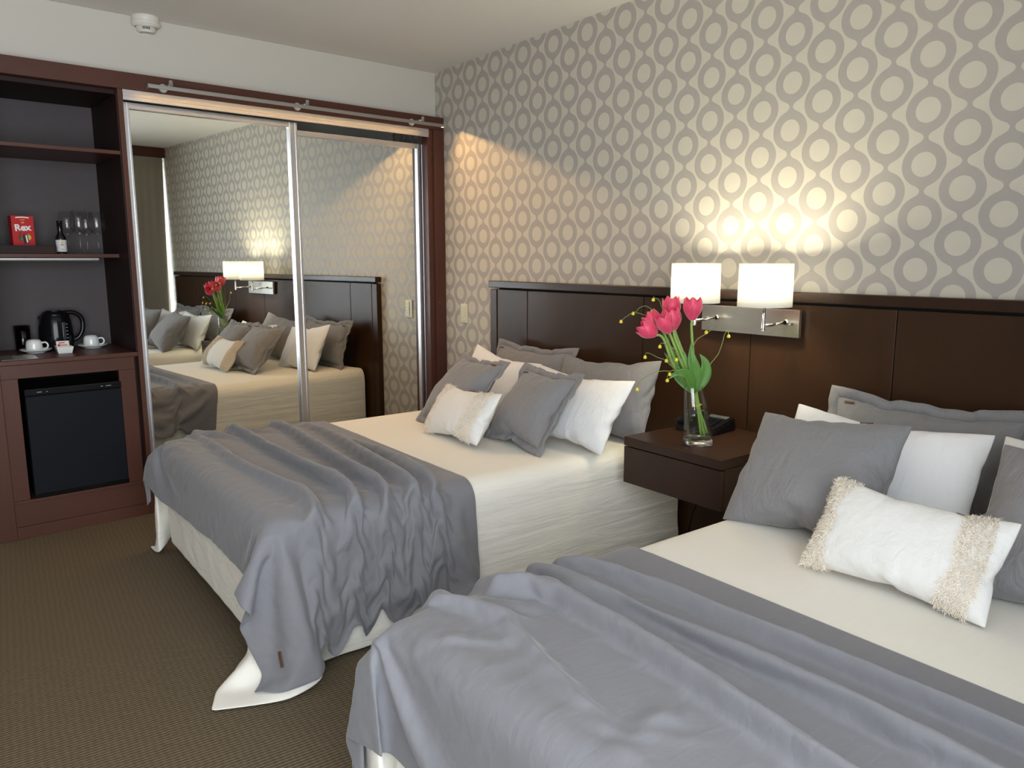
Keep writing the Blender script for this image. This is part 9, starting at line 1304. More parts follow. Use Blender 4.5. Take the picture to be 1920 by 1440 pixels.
SHAPES['cushion'] = ((2, 24, 18, 3), 0.001, [
-205,2,3,2,3,3,4,7,-1,-7,-1,1,-2,-4,-3,-2,-3,-2,19,-5,-4,-2,-1,-1,-6,-5,6,7,-4,-1,4,-1,1,1,4,6,19,-2,-2,-2,-3,-2,-1,0,0,-1,2,-2,1,3,2,2,3,2,19,0,-1,-2,-2,-2,
-1,-2,-1,1,2,0,-2,4,2,2,1,0,18,2,-2,0,0,-2,-1,-4,0,4,0,0,0,2,1,1,0,-2,19,0,1,-1,-1,1,0,-4,-1,2,1,0,1,0,0,0,0,-3,19,0,1,0,0,0,0,1,-2,0,1,0,
0,0,-1,1,-2,1,19,0,0,1,0,0,1,0,1,-2,0,1,-1,-1,1,-2,1,0,19,0,1,0,0,0,1,0,1,-1,0,-1,0,0,-2,-1,0,1,18,1,1,0,0,1,0,1,-1,1,-1,0,-1,0,0,-2,-2,-1,
19,0,0,0,1,0,1,0,1,-1,0,0,0,-2,0,0,-2,2,14,3,-1,2,1,2,0,1,0,-1,0,0,-1,0,-1,-1,0,-3,9,5,2,1,3,0,2,0,0,-1,0,0,0,0,-2,0,-1,0,14,2,1,1,1,2,
0,1,0,0,-1,-1,0,0,0,-1,-1,2,16,-3,3,2,1,1,1,0,1,-1,-1,1,0,-1,0,-1,0,-4,19,-3,1,2,1,0,1,1,0,-1,0,0,-1,0,0,-1,-1,-2,18,1,0,1,0,0,1,0,0,0,0,0,
0,-1,-1,1,-1,0,20,-1,1,-1,0,1,0,1,0,0,-1,0,0,0,0,-1,0,0,17,2,0,1,0,0,0,0,0,-1,0,1,0,0,0,0,-1,0,18,1,1,-1,0,-1,0,0,1,-2,-2,2,1,1,0,0,1,-1,
19,0,0,0,-2,-3,2,-2,0,0,0,1,1,2,1,0,0,0,19,0,-1,-3,-2,-2,0,-1,1,-1,1,1,1,1,3,1,1,0,18,0,-4,-3,-1,-3,-2,4,-2,0,3,-1,2,1,1,3,2,0,19,-7,-3,-1,-1,2,
-8,5,-10,10,3,0,-1,-3,1,3,4,6,-205,2,3,2,3,3,4,7,-1,-7,-1,1,-2,-4,-3,-2,-3,-2,19,-6,-4,0,-2,-1,0,-4,0,6,-3,-5,2,4,2,0,4,6,19,-1,-2,-3,-1,-1,-5,-2,4,0,0,-1,
0,3,1,3,4,1,19,1,-2,-3,-2,-1,-4,0,0,0,2,3,0,0,2,2,1,0,18,1,0,0,-2,-3,1,-4,-3,6,2,-1,2,0,1,1,0,-2,19,0,0,0,0,0,-1,-4,2,0,2,1,-1,1,0,0,-1,-3,
19,0,1,0,0,0,0,0,0,0,-1,1,0,0,0,-1,-2,2,19,0,1,-1,1,0,1,0,0,0,-1,0,0,0,-1,-1,0,1,19,0,0,1,0,0,1,1,0,-1,0,0,-1,-1,0,0,0,-1,18,1,1,0,0,1,
0,0,1,-1,0,-1,1,-1,-1,-1,0,-3,19,-2,1,2,0,1,1,0,0,-1,0,0,-1,1,-1,-1,-3,3,14,-1,2,3,2,0,1,0,0,0,0,0,0,-1,0,-1,-1,-3,9,6,2,0,1,3,0,1,0,0,-1,0,
0,-1,-1,0,0,-1,14,2,0,1,2,0,2,1,0,-1,0,0,-1,0,0,-1,0,1,16,1,-1,2,2,1,0,0,1,-1,0,0,0,-1,-1,1,-1,-4,19,-2,1,1,0,1,1,1,0,-1,0,-1,0,0,-1,-1,-2,0,
18,1,1,-1,1,0,1,0,0,0,-1,1,-1,0,-1,-2,0,2,20,-1,0,1,0,0,0,1,1,-1,0,-1,0,-1,1,-1,0,0,17,2,1,0,-1,1,1,-1,0,-1,0,1,0,0,0,0,-1,0,18,1,0,1,0,-1,
-2,2,0,0,-1,0,1,0,0,0,1,-1,19,0,1,-2,-2,-1,1,0,1,0,-2,2,0,0,1,1,0,0,19,0,-1,-3,-2,0,1,-2,-6,3,6,0,-1,2,-2,3,2,0,18,0,-4,-3,0,-3,-3,1,-4,1,5,1,
2,0,1,2,3,1,19,-7,-3,-1,-2,-3,-6,6,-2,4,-4,1,2,0,6,2,2,5,-199,24,25,24,24,25,23,19,22,20,25,24,22,23,25,24,24,25,3,-5,-1,0,1,-1,1,4,0,0,-1,0,2,0,0,0,1,-8,
2,-4,-1,0,0,1,0,0,0,3,0,1,1,0,0,1,-3,-4,3,-3,-3,0,0,0,1,1,1,1,1,0,0,2,0,-1,-3,-4,3,-2,-2,-1,0,0,0,1,2,1,0,1,1,0,0,-1,-3,-5,3,-1,-2,-1,-1,0,
1,1,1,0,1,0,0,1,0,-3,-5,0,2,1,-3,-2,0,1,-1,0,1,1,0,0,0,0,-1,-4,0,6,4,-3,-1,-1,0,-1,1,0,0,0,1,1,0,0,-3,-1,2,0,4,-2,-2,-1,-1,0,1,1,0,1,0,0,
1,0,-2,-3,-1,1,3,-1,-1,-1,-1,0,0,0,1,0,0,1,0,-1,1,3,-3,-5,2,1,0,-3,-1,-1,1,0,0,0,0,0,0,-2,0,3,6,-4,7,-4,1,-2,-6,0,-1,1,0,1,0,0,0,1,0,2,1,1,
9,-2,-2,-5,-4,0,1,0,-1,0,1,0,1,1,3,-2,-4,7,-10,12,-2,0,4,1,-1,-1,1,-1,0,-1,-1,1,-1,-1,2,-2,-6,-3,3,4,4,1,0,1,-1,0,-1,0,0,0,1,-1,2,-8,-4,-4,2,6,2,0,
-1,-1,0,0,-1,0,-1,0,0,3,-3,8,-3,0,1,2,2,-1,0,0,-1,0,0,-1,0,0,0,1,1,2,-2,0,1,1,0,1,0,-1,0,-1,1,-1,0,-1,1,1,1,1,-5,3,2,1,2,-1,-1,0,0,0,-2,1,
-1,0,0,1,2,0,-4,3,1,2,0,0,0,-1,0,-1,0,-2,0,0,1,1,2,0,-4,2,4,0,0,0,-1,0,-1,0,0,-1,-1,0,0,1,1,2,-3,3,2,1,0,-2,0,0,-1,-1,-2,1,0,0,-1,1,3,1,
-3,4,2,0,0,0,-1,-2,-1,-1,-1,1,0,-1,0,0,1,5,-3,5,0,1,-1,1,0,-1,-1,-3,2,-2,1,0,-1,-1,0,5,-199,24,25,24,24,25,23,19,22,20,25,24,22,23,25,24,24,25,3,-6,0,0,1,0,
-1,2,1,1,-1,0,2,1,0,0,0,-7,2,-3,-2,0,0,0,1,2,0,1,0,1,1,0,0,0,-2,-4,3,-3,-3,0,0,0,2,0,0,2,1,0,0,2,0,-1,-3,-4,3,-2,-3,0,-1,1,0,0,2,2,0,1,
1,-1,0,-1,-3,-4,3,-2,-1,-2,1,-1,1,2,0,0,1,0,0,1,0,-2,-5,-1,2,1,-2,-2,-1,0,0,1,1,0,0,1,0,-1,-1,-2,-1,5,4,-1,-2,-2,-1,0,1,0,1,0,1,-1,0,1,-3,-2,5,-2,
4,-4,-1,-1,0,1,0,1,0,1,0,0,1,-1,-1,1,-1,-3,3,-1,-2,0,-1,0,0,0,0,1,0,1,0,1,2,-1,-7,0,2,4,-2,-4,-1,-1,1,0,0,0,0,0,0,0,0,1,-1,3,7,0,-2,-4,-4,-1,
-1,1,1,-1,1,1,0,0,0,0,6,-2,9,-9,3,0,-4,-2,-1,0,0,1,0,0,0,0,1,1,0,4,-10,8,3,3,-1,1,0,0,-1,0,-1,0,0,-1,-1,0,0,0,-6,2,-2,3,4,2,1,-1,0,0,0,-1,
0,0,-1,-1,-1,-3,-4,-1,1,0,5,0,0,-1,0,-1,0,-1,0,1,-1,-2,3,7,-3,-2,2,3,1,0,-1,1,-1,0,-1,1,-1,0,2,3,1,-2,-2,-1,1,1,2,0,0,-1,0,0,0,-1,0,-1,2,2,1,-1,
-5,3,3,1,-1,1,-1,0,0,-1,-1,0,0,0,1,1,1,0,-4,3,1,1,1,0,0,-1,-1,0,0,-1,0,0,0,1,1,1,-4,3,1,2,1,-1,0,-1,-1,0,-1,0,-1,0,0,2,2,0,-3,2,3,1,0,-1,
0,0,-1,-3,0,0,0,0,-1,1,2,2,-3,3,3,1,-1,0,-2,0,-1,0,-2,0,0,-1,1,-2,2,5,-3,6,0,0,0,0,0,-2,0,-3,2,-2,0,0,-2,1,0,5,-1,0,1,0,0,0,0,1,0,-1,0,0,
0,0,0,0,0,0,0,9,2,1,1,0,1,0,-1,1,0,0,-1,1,-1,-1,-2,-10,1,4,2,3,1,1,0,-2,0,2,0,0,-1,-1,0,-1,-4,-5,0,2,4,1,1,1,1,0,0,0,0,-1,2,-2,-1,-3,-4,0,
0,1,2,1,2,2,0,1,1,-2,1,0,-2,0,-3,-1,-1,-2,0,0,1,3,0,0,1,3,0,0,-2,0,-1,-1,0,-2,-3,1,0,0,2,0,2,0,0,0,1,0,-1,-1,1,0,-1,-3,0,-1,0,1,0,1,0,1,
0,-1,0,0,1,0,0,0,-2,-1,1,-1,0,0,1,1,1,0,-1,0,0,0,0,0,0,0,-2,-1,0,1,0,1,-1,1,1,0,1,-1,-1,0,0,1,0,-2,0,0,-1,1,0,0,1,0,1,1,-2,0,0,0,0,0,
0,-3,0,2,1,-2,-1,0,-1,2,1,0,0,0,0,-1,0,0,-1,1,0,0,1,0,2,-3,0,0,1,0,1,-1,0,0,0,-1,0,2,1,0,-2,0,1,0,0,0,-1,-1,0,0,0,0,0,0,0,0,1,-2,2,1,
-1,3,0,-1,-1,-1,0,0,0,0,0,0,0,0,0,1,0,1,0,0,0,-1,-2,1,-1,1,0,0,0,0,0,0,1,1,-1,0,0,0,0,-2,-1,-1,1,0,1,1,-1,0,0,1,0,1,0,-1,0,-1,0,-1,-1,0,
0,0,-1,1,1,0,-1,0,1,1,1,0,0,0,-2,-1,-1,0,0,-1,1,-1,-1,2,1,0,1,1,0,1,0,-1,-1,-2,0,-2,-1,1,-1,0,0,1,1,1,1,1,2,0,-1,0,-2,-1,-2,-2,0,-1,1,-2,1,0,
1,2,1,3,1,1,0,-2,-3,-2,-2,-1,0,0,0,0,0,0,1,1,2,1,3,2,0,-4,-4,-2,-1,0,-1,1,-1,1,2,-2,1,0,1,2,3,4,0,-10,-2,-1,0,0,0,-1,0,0,0,1,-1,1,0,1,3,9,
-1,0,1,0,0,0,0,1,0,-1,0,0,0,0,0,0,0,0,0,-9,-4,0,-1,0,0,0,0,1,-1,-1,1,1,0,1,3,9,1,-5,-3,-3,0,0,-1,-1,1,-1,0,1,-1,1,1,2,4,4,0,-2,-2,-3,-1,-2,
-1,1,0,-1,1,1,0,0,2,2,3,3,0,-1,-3,-1,-2,-2,0,0,-2,2,1,0,2,0,1,3,1,1,0,0,-1,-2,-1,0,-1,-3,1,0,1,1,0,1,1,1,2,0,0,-1,0,-1,-2,0,0,-1,0,1,0,0,
0,1,1,1,1,-1,0,1,-2,-1,0,-1,0,1,0,-1,0,-1,1,0,2,2,-2,1,0,-1,0,0,-1,0,0,0,0,0,0,0,0,0,2,-1,0,1,0,-1,0,0,-1,0,0,1,0,0,-1,1,0,0,-1,1,2,-1,
0,1,-1,-1,0,-1,1,0,0,0,0,0,0,1,0,0,0,-1,-1,3,1,-2,-1,-1,-1,1,0,1,0,0,0,0,0,0,0,1,2,-1,1,0,-2,0,-1,0,1,0,0,0,0,0,0,0,0,0,1,-2,0,1,-1,0,
2,0,-1,0,1,0,0,0,0,-1,0,1,-1,0,-1,0,2,2,0,0,0,0,-1,0,-1,0,1,1,0,-1,0,0,-1,1,2,1,0,-1,0,0,0,0,1,-2,-1,1,-1,-1,0,0,1,1,1,0,0,0,-1,0,0,0,
0,0,-1,-2,0,0,0,0,1,1,1,0,0,-1,1,0,0,0,0,0,-2,-1,-1,1,0,1,1,0,1,1,0,1,0,0,-1,0,0,-1,-1,-1,0,-1,0,0,1,2,2,0,1,0,0,-1,1,-1,-1,1,-1,-3,0,-1,
-1,2,1,3,1,1,0,1,-1,0,1,0,-1,-1,-1,-2,-3,0,0,2,3,2,2,0,0,-1,2,0,-2,0,0,0,-1,-1,-4,-2,0,4,4,2,0,1,0,1,0,-1,0,0,0,-1,0,-3,-3,-4,0,9,3,1,1,0,
1,0,-1,0,1,-1,-1,0,-2,0,-2,-9])
SHAPES['lumbar'] = ((2, 24, 18, 3), 0.001, [
-235,2,2,2,2,4,-1,0,1,1,2,6,-6,-5,-3,-2,-3,-2,21,-5,-4,-2,1,-4,1,1,-1,2,-3,-9,3,6,4,2,4,4,21,-1,-1,-3,-4,-1,1,0,0,-1,1,-4,3,2,2,3,2,2,20,1,0,0,-2,-2,
0,0,0,-3,-3,1,4,3,1,1,0,0,20,1,0,0,0,0,-1,0,0,-1,0,2,1,-1,0,0,1,-2,21,0,1,0,0,0,0,0,0,0,0,0,0,0,0,0,-1,0,21,0,0,1,0,0,0,1,0,-1,1,0,
0,-1,0,-1,0,-1,21,1,-1,0,1,0,1,0,0,0,-1,1,-1,0,0,0,-1,0,21,0,1,0,0,1,0,0,0,0,0,0,-1,0,-1,-2,0,2,21,-1,1,0,1,0,0,1,0,0,0,-1,0,0,-2,-1,-1,1,
20,1,0,1,0,1,0,0,0,0,0,0,0,-2,-1,0,-1,-4,20,0,0,0,2,0,1,0,0,0,0,0,-1,-1,1,0,0,0,18,2,-1,2,0,1,0,1,1,-1,0,0,-1,0,-1,0,0,0,17,1,3,1,0,0,
1,0,0,0,0,0,0,-1,0,0,-1,0,21,0,0,0,1,1,0,0,0,0,0,0,-1,0,0,-1,1,0,21,0,1,0,0,0,0,1,0,0,0,0,0,0,-1,0,-1,0,21,0,0,0,1,0,1,0,0,0,0,0,
-1,0,0,0,-1,0,21,0,1,0,0,1,-1,1,1,-1,0,0,0,-1,-1,-1,-1,-3,21,1,-1,1,0,0,1,0,0,0,-1,1,-1,-1,0,-1,0,0,20,0,1,0,1,0,1,-1,-1,0,1,-1,1,0,-1,-1,0,0,
21,0,1,0,-1,1,-3,-2,1,1,1,0,0,1,0,1,-1,0,21,0,0,-1,-1,-2,-4,-5,4,3,1,3,0,0,1,1,0,0,21,0,-2,-3,-2,-3,-2,-2,1,1,1,2,1,1,3,2,2,0,21,-5,-5,-1,-2,-1,
1,-2,-9,5,3,1,2,2,1,2,3,5,-235,2,2,2,2,4,-1,0,1,1,2,6,-6,-5,-3,-2,-3,-2,21,-5,-4,-1,-4,-5,2,2,2,0,0,-11,6,3,4,2,5,4,21,-1,-1,-4,0,-1,0,0,-2,1,-2,-5,
1,6,2,3,2,2,20,1,0,0,-1,-1,-1,-1,0,-2,-4,4,3,1,1,1,0,0,20,2,-1,0,1,-1,0,0,-2,-2,1,2,1,1,0,0,0,-2,21,0,1,0,-1,1,0,0,1,-1,0,0,1,-1,0,-1,0,0,
21,0,0,1,0,0,1,0,-1,1,0,0,-1,0,-1,1,-2,0,21,0,1,0,0,1,-1,1,0,0,0,0,-1,0,0,-1,0,0,21,0,0,0,2,-1,0,0,1,0,-1,1,-1,-1,-1,0,1,0,21,0,1,0,0,0,
1,0,0,0,0,0,0,-1,-1,-1,0,-1,20,1,0,1,0,1,0,0,1,-1,0,0,-1,0,0,-3,-3,-1,20,0,0,0,1,1,0,1,0,0,0,0,0,-2,0,0,0,1,18,1,0,1,1,1,1,1,-1,0,1,-1,
-1,0,-1,1,0,-1,17,0,2,2,0,1,1,0,1,-1,0,0,-1,0,0,0,-1,0,21,0,0,0,1,0,0,1,0,0,0,0,0,-1,0,-1,1,0,21,0,1,0,0,1,0,0,0,0,0,0,0,0,-1,0,-1,0,
21,1,0,0,0,0,0,1,0,0,-1,1,-1,-1,0,0,0,0,21,0,0,1,0,1,0,0,0,0,0,-1,0,0,-2,0,0,-4,21,0,1,-1,1,0,1,-1,1,0,0,0,-1,-1,0,-1,-2,2,20,1,0,1,0,0,
0,0,0,-1,1,1,-1,0,0,-1,0,-1,21,0,1,0,0,-1,-1,0,-4,1,3,0,2,-1,1,-1,0,0,21,1,-1,-1,-2,-1,-3,-5,1,3,3,2,0,2,0,2,-1,0,21,-1,-2,-2,-3,-1,-3,-1,-1,0,3,1,
2,2,2,2,2,0,21,-5,-4,-2,0,-3,0,-5,0,6,-3,2,1,1,2,2,3,5,-139,17,17,18,17,15,16,18,18,17,17,14,10,16,16,17,17,17,3,-6,0,-1,0,2,1,0,-1,0,-1,1,3,1,2,0,-1,-5,
3,-2,-4,0,0,0,1,0,1,0,1,1,3,0,0,-1,-3,-3,3,-1,-4,-2,0,1,0,1,0,1,1,1,1,1,-1,-1,-2,-2,4,-3,-1,-1,0,-1,1,-1,1,0,0,2,1,-1,-1,0,-1,-1,-1,2,2,-1,-2,1,
-1,1,-1,1,1,0,0,0,0,-2,-1,-3,2,-1,0,0,-1,-1,1,-1,1,1,0,-1,1,0,-1,-1,-2,1,1,0,0,-2,0,1,-1,1,1,-1,0,1,0,0,-1,-1,-1,-1,3,-1,-3,0,1,-2,1,1,-1,1,1,0,
-1,0,-1,-4,0,3,1,1,-2,-1,0,1,0,0,1,0,0,1,0,-1,-3,1,0,-6,4,-4,-1,1,-1,0,-1,-1,0,0,0,-1,1,-1,3,3,1,4,3,2,-1,-6,0,-1,0,1,0,0,0,1,-1,2,0,-1,1,1,
4,-6,-3,2,0,1,1,0,0,0,0,0,0,-1,1,1,2,-1,-9,5,6,4,0,-1,-1,-1,0,0,-1,0,-1,1,0,0,-2,-1,-1,2,1,-2,0,1,0,0,0,-1,0,0,1,-1,0,0,0,2,0,-3,1,1,1,0,
0,0,0,0,1,-1,0,1,0,1,0,-3,-3,2,1,2,-1,0,0,0,0,0,-1,1,0,0,1,0,-2,1,-1,1,-1,-1,2,1,0,0,-1,1,0,-1,1,-1,0,-2,-1,0,-1,1,-1,1,0,-1,1,-1,0,-1,0,0,
-1,2,0,1,2,4,-4,1,4,1,0,0,-1,0,-1,-1,0,-1,0,0,2,2,3,-1,-2,1,1,1,1,1,-1,-2,-1,-1,-1,1,0,0,0,2,2,1,-3,2,1,3,0,0,0,-3,-2,0,0,-1,0,0,1,1,2,3,
-1,1,3,1,1,-1,-2,-2,-1,-1,0,-1,0,-1,0,2,2,3,-3,7,1,-1,-1,0,1,2,-4,-2,-2,0,0,0,-1,0,1,5,-139,17,17,18,17,15,16,18,18,17,17,14,10,16,16,17,17,17,3,-6,0,-1,0,3,
1,0,-1,0,-1,2,4,-1,1,1,-1,-6,3,-2,-4,-1,1,0,1,0,1,0,0,-1,3,3,0,-2,-3,-2,3,-4,-1,0,-1,0,0,0,0,1,1,3,1,-1,0,-1,-2,-2,4,-4,-1,-1,0,0,0,1,0,0,2,0,
0,1,-1,-2,0,-1,-1,5,-1,-2,0,0,0,-1,1,1,-1,1,0,0,0,-1,-4,-1,2,0,0,-1,-2,0,0,1,0,0,1,0,0,-1,-1,0,0,-1,1,1,-1,0,-1,-1,1,0,0,0,1,0,0,0,-1,-2,-1,0,
3,-3,0,-1,1,0,-1,0,1,1,-1,1,1,-1,-4,-2,2,1,1,0,-1,0,0,0,0,1,0,0,1,-1,0,1,3,0,-6,-6,4,-1,-1,-2,-2,-1,0,0,0,0,0,0,-1,0,1,1,4,5,3,1,0,0,-4,-3,
1,0,0,0,0,0,0,-2,-1,2,3,1,4,-3,-2,-1,1,0,0,0,0,0,0,1,-1,1,1,0,0,0,-9,4,2,1,4,3,-1,-1,0,0,-1,-1,1,1,0,0,-1,-3,-1,-1,2,1,-1,1,0,0,-1,0,0,0,
1,-1,0,-1,1,2,0,-2,-1,2,1,0,0,0,1,-1,1,0,-1,1,-1,1,-1,-1,-3,3,0,0,1,0,1,0,-1,0,-1,1,0,-1,-1,0,1,1,-1,-1,1,0,1,1,-1,0,0,1,0,-1,1,1,2,-2,-5,0,
-1,-1,1,2,0,-1,0,0,-1,-1,0,0,0,0,2,2,3,1,-4,3,2,0,0,1,0,-1,0,-1,-1,0,-1,0,0,3,2,1,-2,2,0,1,1,0,0,0,-1,-1,-1,-1,0,0,1,1,3,0,-3,3,1,2,0,0,
-1,-2,-1,-1,-1,0,-1,1,1,2,1,3,-1,0,4,1,0,-1,-1,-1,-1,-1,-2,-1,1,-1,0,1,3,3,-3,7,0,-1,0,0,0,-2,-5,-1,2,0,0,0,-1,0,1,6,0,0,0,0,0,-1,0,1,0,0,0,0,
-1,1,0,0,0,0,0,9,3,2,0,1,1,-1,0,0,0,0,1,-2,-1,-1,-3,-9,0,2,4,2,2,1,0,0,1,-1,0,0,0,0,-1,-4,-4,-2,0,1,2,2,2,2,0,0,0,1,1,-1,-1,-2,-2,-2,-2,-1,
-1,2,1,1,0,1,1,1,0,1,-1,-1,-2,0,-2,0,0,-1,1,0,-1,1,2,0,0,1,1,-1,-1,0,0,-1,0,0,-1,-1,0,0,0,1,1,0,2,-1,-1,1,0,0,0,-1,0,-2,0,0,0,0,1,0,1,0,
-1,1,0,-1,1,0,0,0,-1,0,-1,0,0,1,0,0,0,1,0,0,0,0,0,0,-1,0,-1,-1,1,0,0,0,1,1,-1,0,1,-1,0,1,-1,0,0,0,-1,0,0,0,1,-1,0,-1,0,1,0,1,0,-1,1,0,
1,-2,1,1,-1,-1,0,0,0,1,-1,1,0,0,0,0,-1,0,0,0,0,-1,1,0,0,0,0,0,2,-1,-1,0,0,-1,1,0,-1,0,0,1,0,0,-1,1,0,-1,0,0,1,0,-1,1,-1,1,-1,1,0,0,-1,1,
0,0,-1,1,-1,0,0,-1,2,-1,0,0,1,0,0,0,1,-1,0,0,0,-1,0,0,-1,1,-1,1,0,0,0,1,0,0,0,0,0,-1,0,0,0,-1,1,0,0,0,0,-1,2,-1,1,0,0,0,0,-1,1,0,-1,0,
-1,0,1,-1,0,0,0,0,1,0,0,1,0,0,-1,0,0,-1,0,1,-1,0,-1,1,-1,2,0,0,1,0,0,0,-1,-1,-1,1,0,-1,-2,0,1,-1,1,1,1,1,0,1,0,-1,0,-2,0,-2,0,-3,1,0,1,0,
0,1,2,2,0,1,0,-1,-1,-2,-3,0,-3,-1,0,2,-1,2,1,0,2,1,3,1,0,-2,-5,-2,-1,-2,-1,1,0,-1,1,0,1,1,1,4,2,3,0,-9,-3,-1,-1,-1,1,1,-2,0,0,0,0,1,0,2,4,8,
0,0,0,0,0,-1,0,1,0,0,0,0,-1,1,0,0,0,0,0,-9,-3,-1,-1,0,-1,-1,1,0,1,0,-1,0,1,2,3,9,0,-2,-4,-3,-1,-1,1,-1,-1,1,0,-1,1,0,2,2,5,2,0,-1,-2,-1,-2,0,
-2,-1,0,-1,-1,2,2,1,1,3,1,1,-1,0,0,-2,0,-2,0,-1,-1,0,0,1,1,2,1,1,0,1,1,-1,-1,-1,-1,0,-1,1,0,-1,0,0,1,0,1,0,2,0,0,-1,1,-1,-1,0,0,-1,0,0,1,0,
-1,1,1,1,-1,1,0,0,-1,0,-1,0,0,1,-1,0,-1,0,1,1,0,0,1,0,0,0,0,-1,0,-1,-1,0,1,1,0,0,0,-1,2,1,-1,0,0,-1,0,1,-1,-1,1,0,0,-1,1,0,0,1,-1,0,1,0,
1,0,-1,-1,0,0,-1,0,0,1,0,0,1,0,0,0,0,0,0,0,1,1,-2,-1,1,0,0,0,-1,0,1,1,1,-2,0,0,0,1,-1,0,0,0,-1,1,0,0,0,1,-1,0,-1,1,0,0,-1,0,0,-1,2,1,
0,-1,0,0,1,-1,1,-1,0,0,-1,1,0,0,0,1,0,0,0,0,0,0,0,0,-1,0,0,0,1,-1,0,0,0,0,1,0,1,0,0,-1,0,0,-1,0,0,0,0,0,0,0,1,0,0,1,-1,0,0,1,-1,0,
0,0,0,0,-1,0,0,1,0,0,0,0,1,0,-1,0,1,0,0,-1,-1,0,1,-1,0,0,0,1,2,0,0,-1,0,0,1,0,0,-1,-1,-1,0,0,0,0,1,1,0,1,0,1,1,-1,-1,0,0,0,-1,-1,-1,0,
0,1,0,1,1,1,1,1,2,0,-2,0,-1,-1,-1,-1,-2,0,0,1,2,2,2,2,1,2,-1,-1,-1,-1,-1,-1,-1,-2,-1,-2,0,2,4,3,2,0,1,0,-1,0,1,-1,0,-1,-2,-2,-3,-3,0,9,3,2,0,1,
0,-1,-1,2,1,0,-1,-1,-1,-1,-4,-8])

def cubic(y, xs):
    n = len(y); i = np.clip(np.floor(xs).astype(int), 0, n - 2); t = (xs - i).reshape((-1,) + (1,) * (y.ndim - 1))
    P = np.concatenate([2 * y[:1] - y[1:2], y, 2 * y[-1:] - y[-2:-1]]); a, b, c, d = P[i], P[i + 1], P[i + 2], P[i + 3]
    return .5 * (2 * b + (c - a) * t + (2 * a - 5 * b + 4 * c - d) * t * t + (3 * b - a - 3 * c + d) * t ** 3)

def finer(a, n0, n1):
    """smooth resampling of a grid of points to n0 by n1"""
    a = cubic(a, np.linspace(0, len(a) - 1, n0)); a = np.swapaxes(a, 0, 1)
    return np.swapaxes(cubic(a, np.linspace(0, len(a) - 1, n1)), 0, 1)

def grid_shape(key):
    """running sums of the steps give the points of the cloth in metres"""
    shape, q, data = SHAPES[key]
    d = np.moveaxis(np.array(data, int).reshape((3,) + tuple(shape[:-1])), 0, -1)
    ax = len(shape) - 3
    a = np.cumsum(np.cumsum(d, axis=ax + 1), axis=ax) * float(q)
    if ax == 0:
        m = a.copy(); m[1:-1, 1:-1] = (a[2:, 1:-1] + a[:-2, 1:-1] + a[1:-1, 2:] + a[1:-1, :-2]) / 4
        a = a * .92 + m * .08
        return finer(a, shape[0] * 2 - 1, shape[1] * 2 - 1)
    a = np.stack([finer(x, shape[1] * 2 - 1, shape[2] * 2 - 1) for x in a])
    return a

def cloth_grid(name, a, mat, label, cat, thick=.003, loc=(0, 0, 0), levels=1):
    n, k = a.shape[:2]
    fs = [(i * k + j, (i + 1) * k + j, (i + 1) * k + j + 1, i * k + j + 1) for i in range(n - 1) for j in range(k - 1)]
    o = mesh_obj(name, a.reshape(-1, 3), fs, mat, None, True)
    o.location = loc
    s = o.modifiers.new('thick', 'SOLIDIFY'); s.thickness = thick; s.offset = 0
    s = o.modifiers.new('smooth', 'SUBSURF'); s.levels = levels; s.render_levels = levels
    return tag(o, label, cat)

BEDS = (-1.48, -3.63)
sheet_a = grid_shape('sheet')
def bed(yc, which, lab):
    t = thing('bed', (0, yc, 0), lab, 'bed')
    box('bed_base', (-1.90, -.075, -.60, .60, .05, .215), M_DARK, t, bev=.01)
    box('mattress', (-1.972, -.058, -.672, .672, .217, .497), M_LINEN, t, bev=.05, seg=4)
    for sx in (-1.85, -.14):
        for sy in (-.55, .55):
            lathe('leg', [(0, .0005), (.022, .0005), (.026, .05), (0, .05)], M_BLACKP, t, 14, Matrix.Translation((sx, sy, 0)))
    return t
bed(BEDS[0], 0, 'double bed nearer the wardrobe, under a cream sheet')
bed(BEDS[1], 1, 'double bed nearer the camera, under a cream sheet')
cloth_grid('bed_sheet', sheet_a, M_SHEET, 'cream sheet falling to the carpet on the bed by the wardrobe', 'bed sheet', loc=(0, BEDS[0], 0))
cloth_grid('bed_sheet', sheet_a, M_SHEET, 'cream sheet on the bed nearest the camera', 'bed sheet', loc=(0, BEDS[1], 0))
th_a = cloth_grid('throw_blanket', grid_shape('throw_a'), M_GREY, 'grey throw with a leather tag, creased over the foot of the bed by the wardrobe', 'throw', .004, (0, BEDS[0], .0015))
th_b = cloth_grid('throw_blanket', grid_shape('throw_b'), M_GREY, 'grey throw with long folds across the bed nearest the camera', 'throw', .004, (0, BEDS[1], .0015))
# leather tag on the hanging corner of the first throw
_a = grid_shape('throw_a')
ti, tj = -9, 8
P = Vector(_a[ti, tj]); du = (Vector(_a[ti + 1, tj]) - Vector(_a[ti - 1, tj])).normalized(); dv = (Vector(_a[ti, tj + 1]) - Vector(_a[ti, tj - 1])).normalized()
nn = du.cross(dv).normalized()
if nn.y > 0: nn = -nn
P = P + nn * .006
tagm = Matrix(((du.x, dv.x, nn.x, P.x), (du.y, dv.y, nn.y, P.y), (du.z, dv.z, nn.z, P.z), (0, 0, 0, 1)))
box('leather_tag', (-.007, .007, -.024, .024, -.001, .0015), M_LEATHER, th_a, bev=.0004, M=tagm)['label'] = 'small brown leather tag'

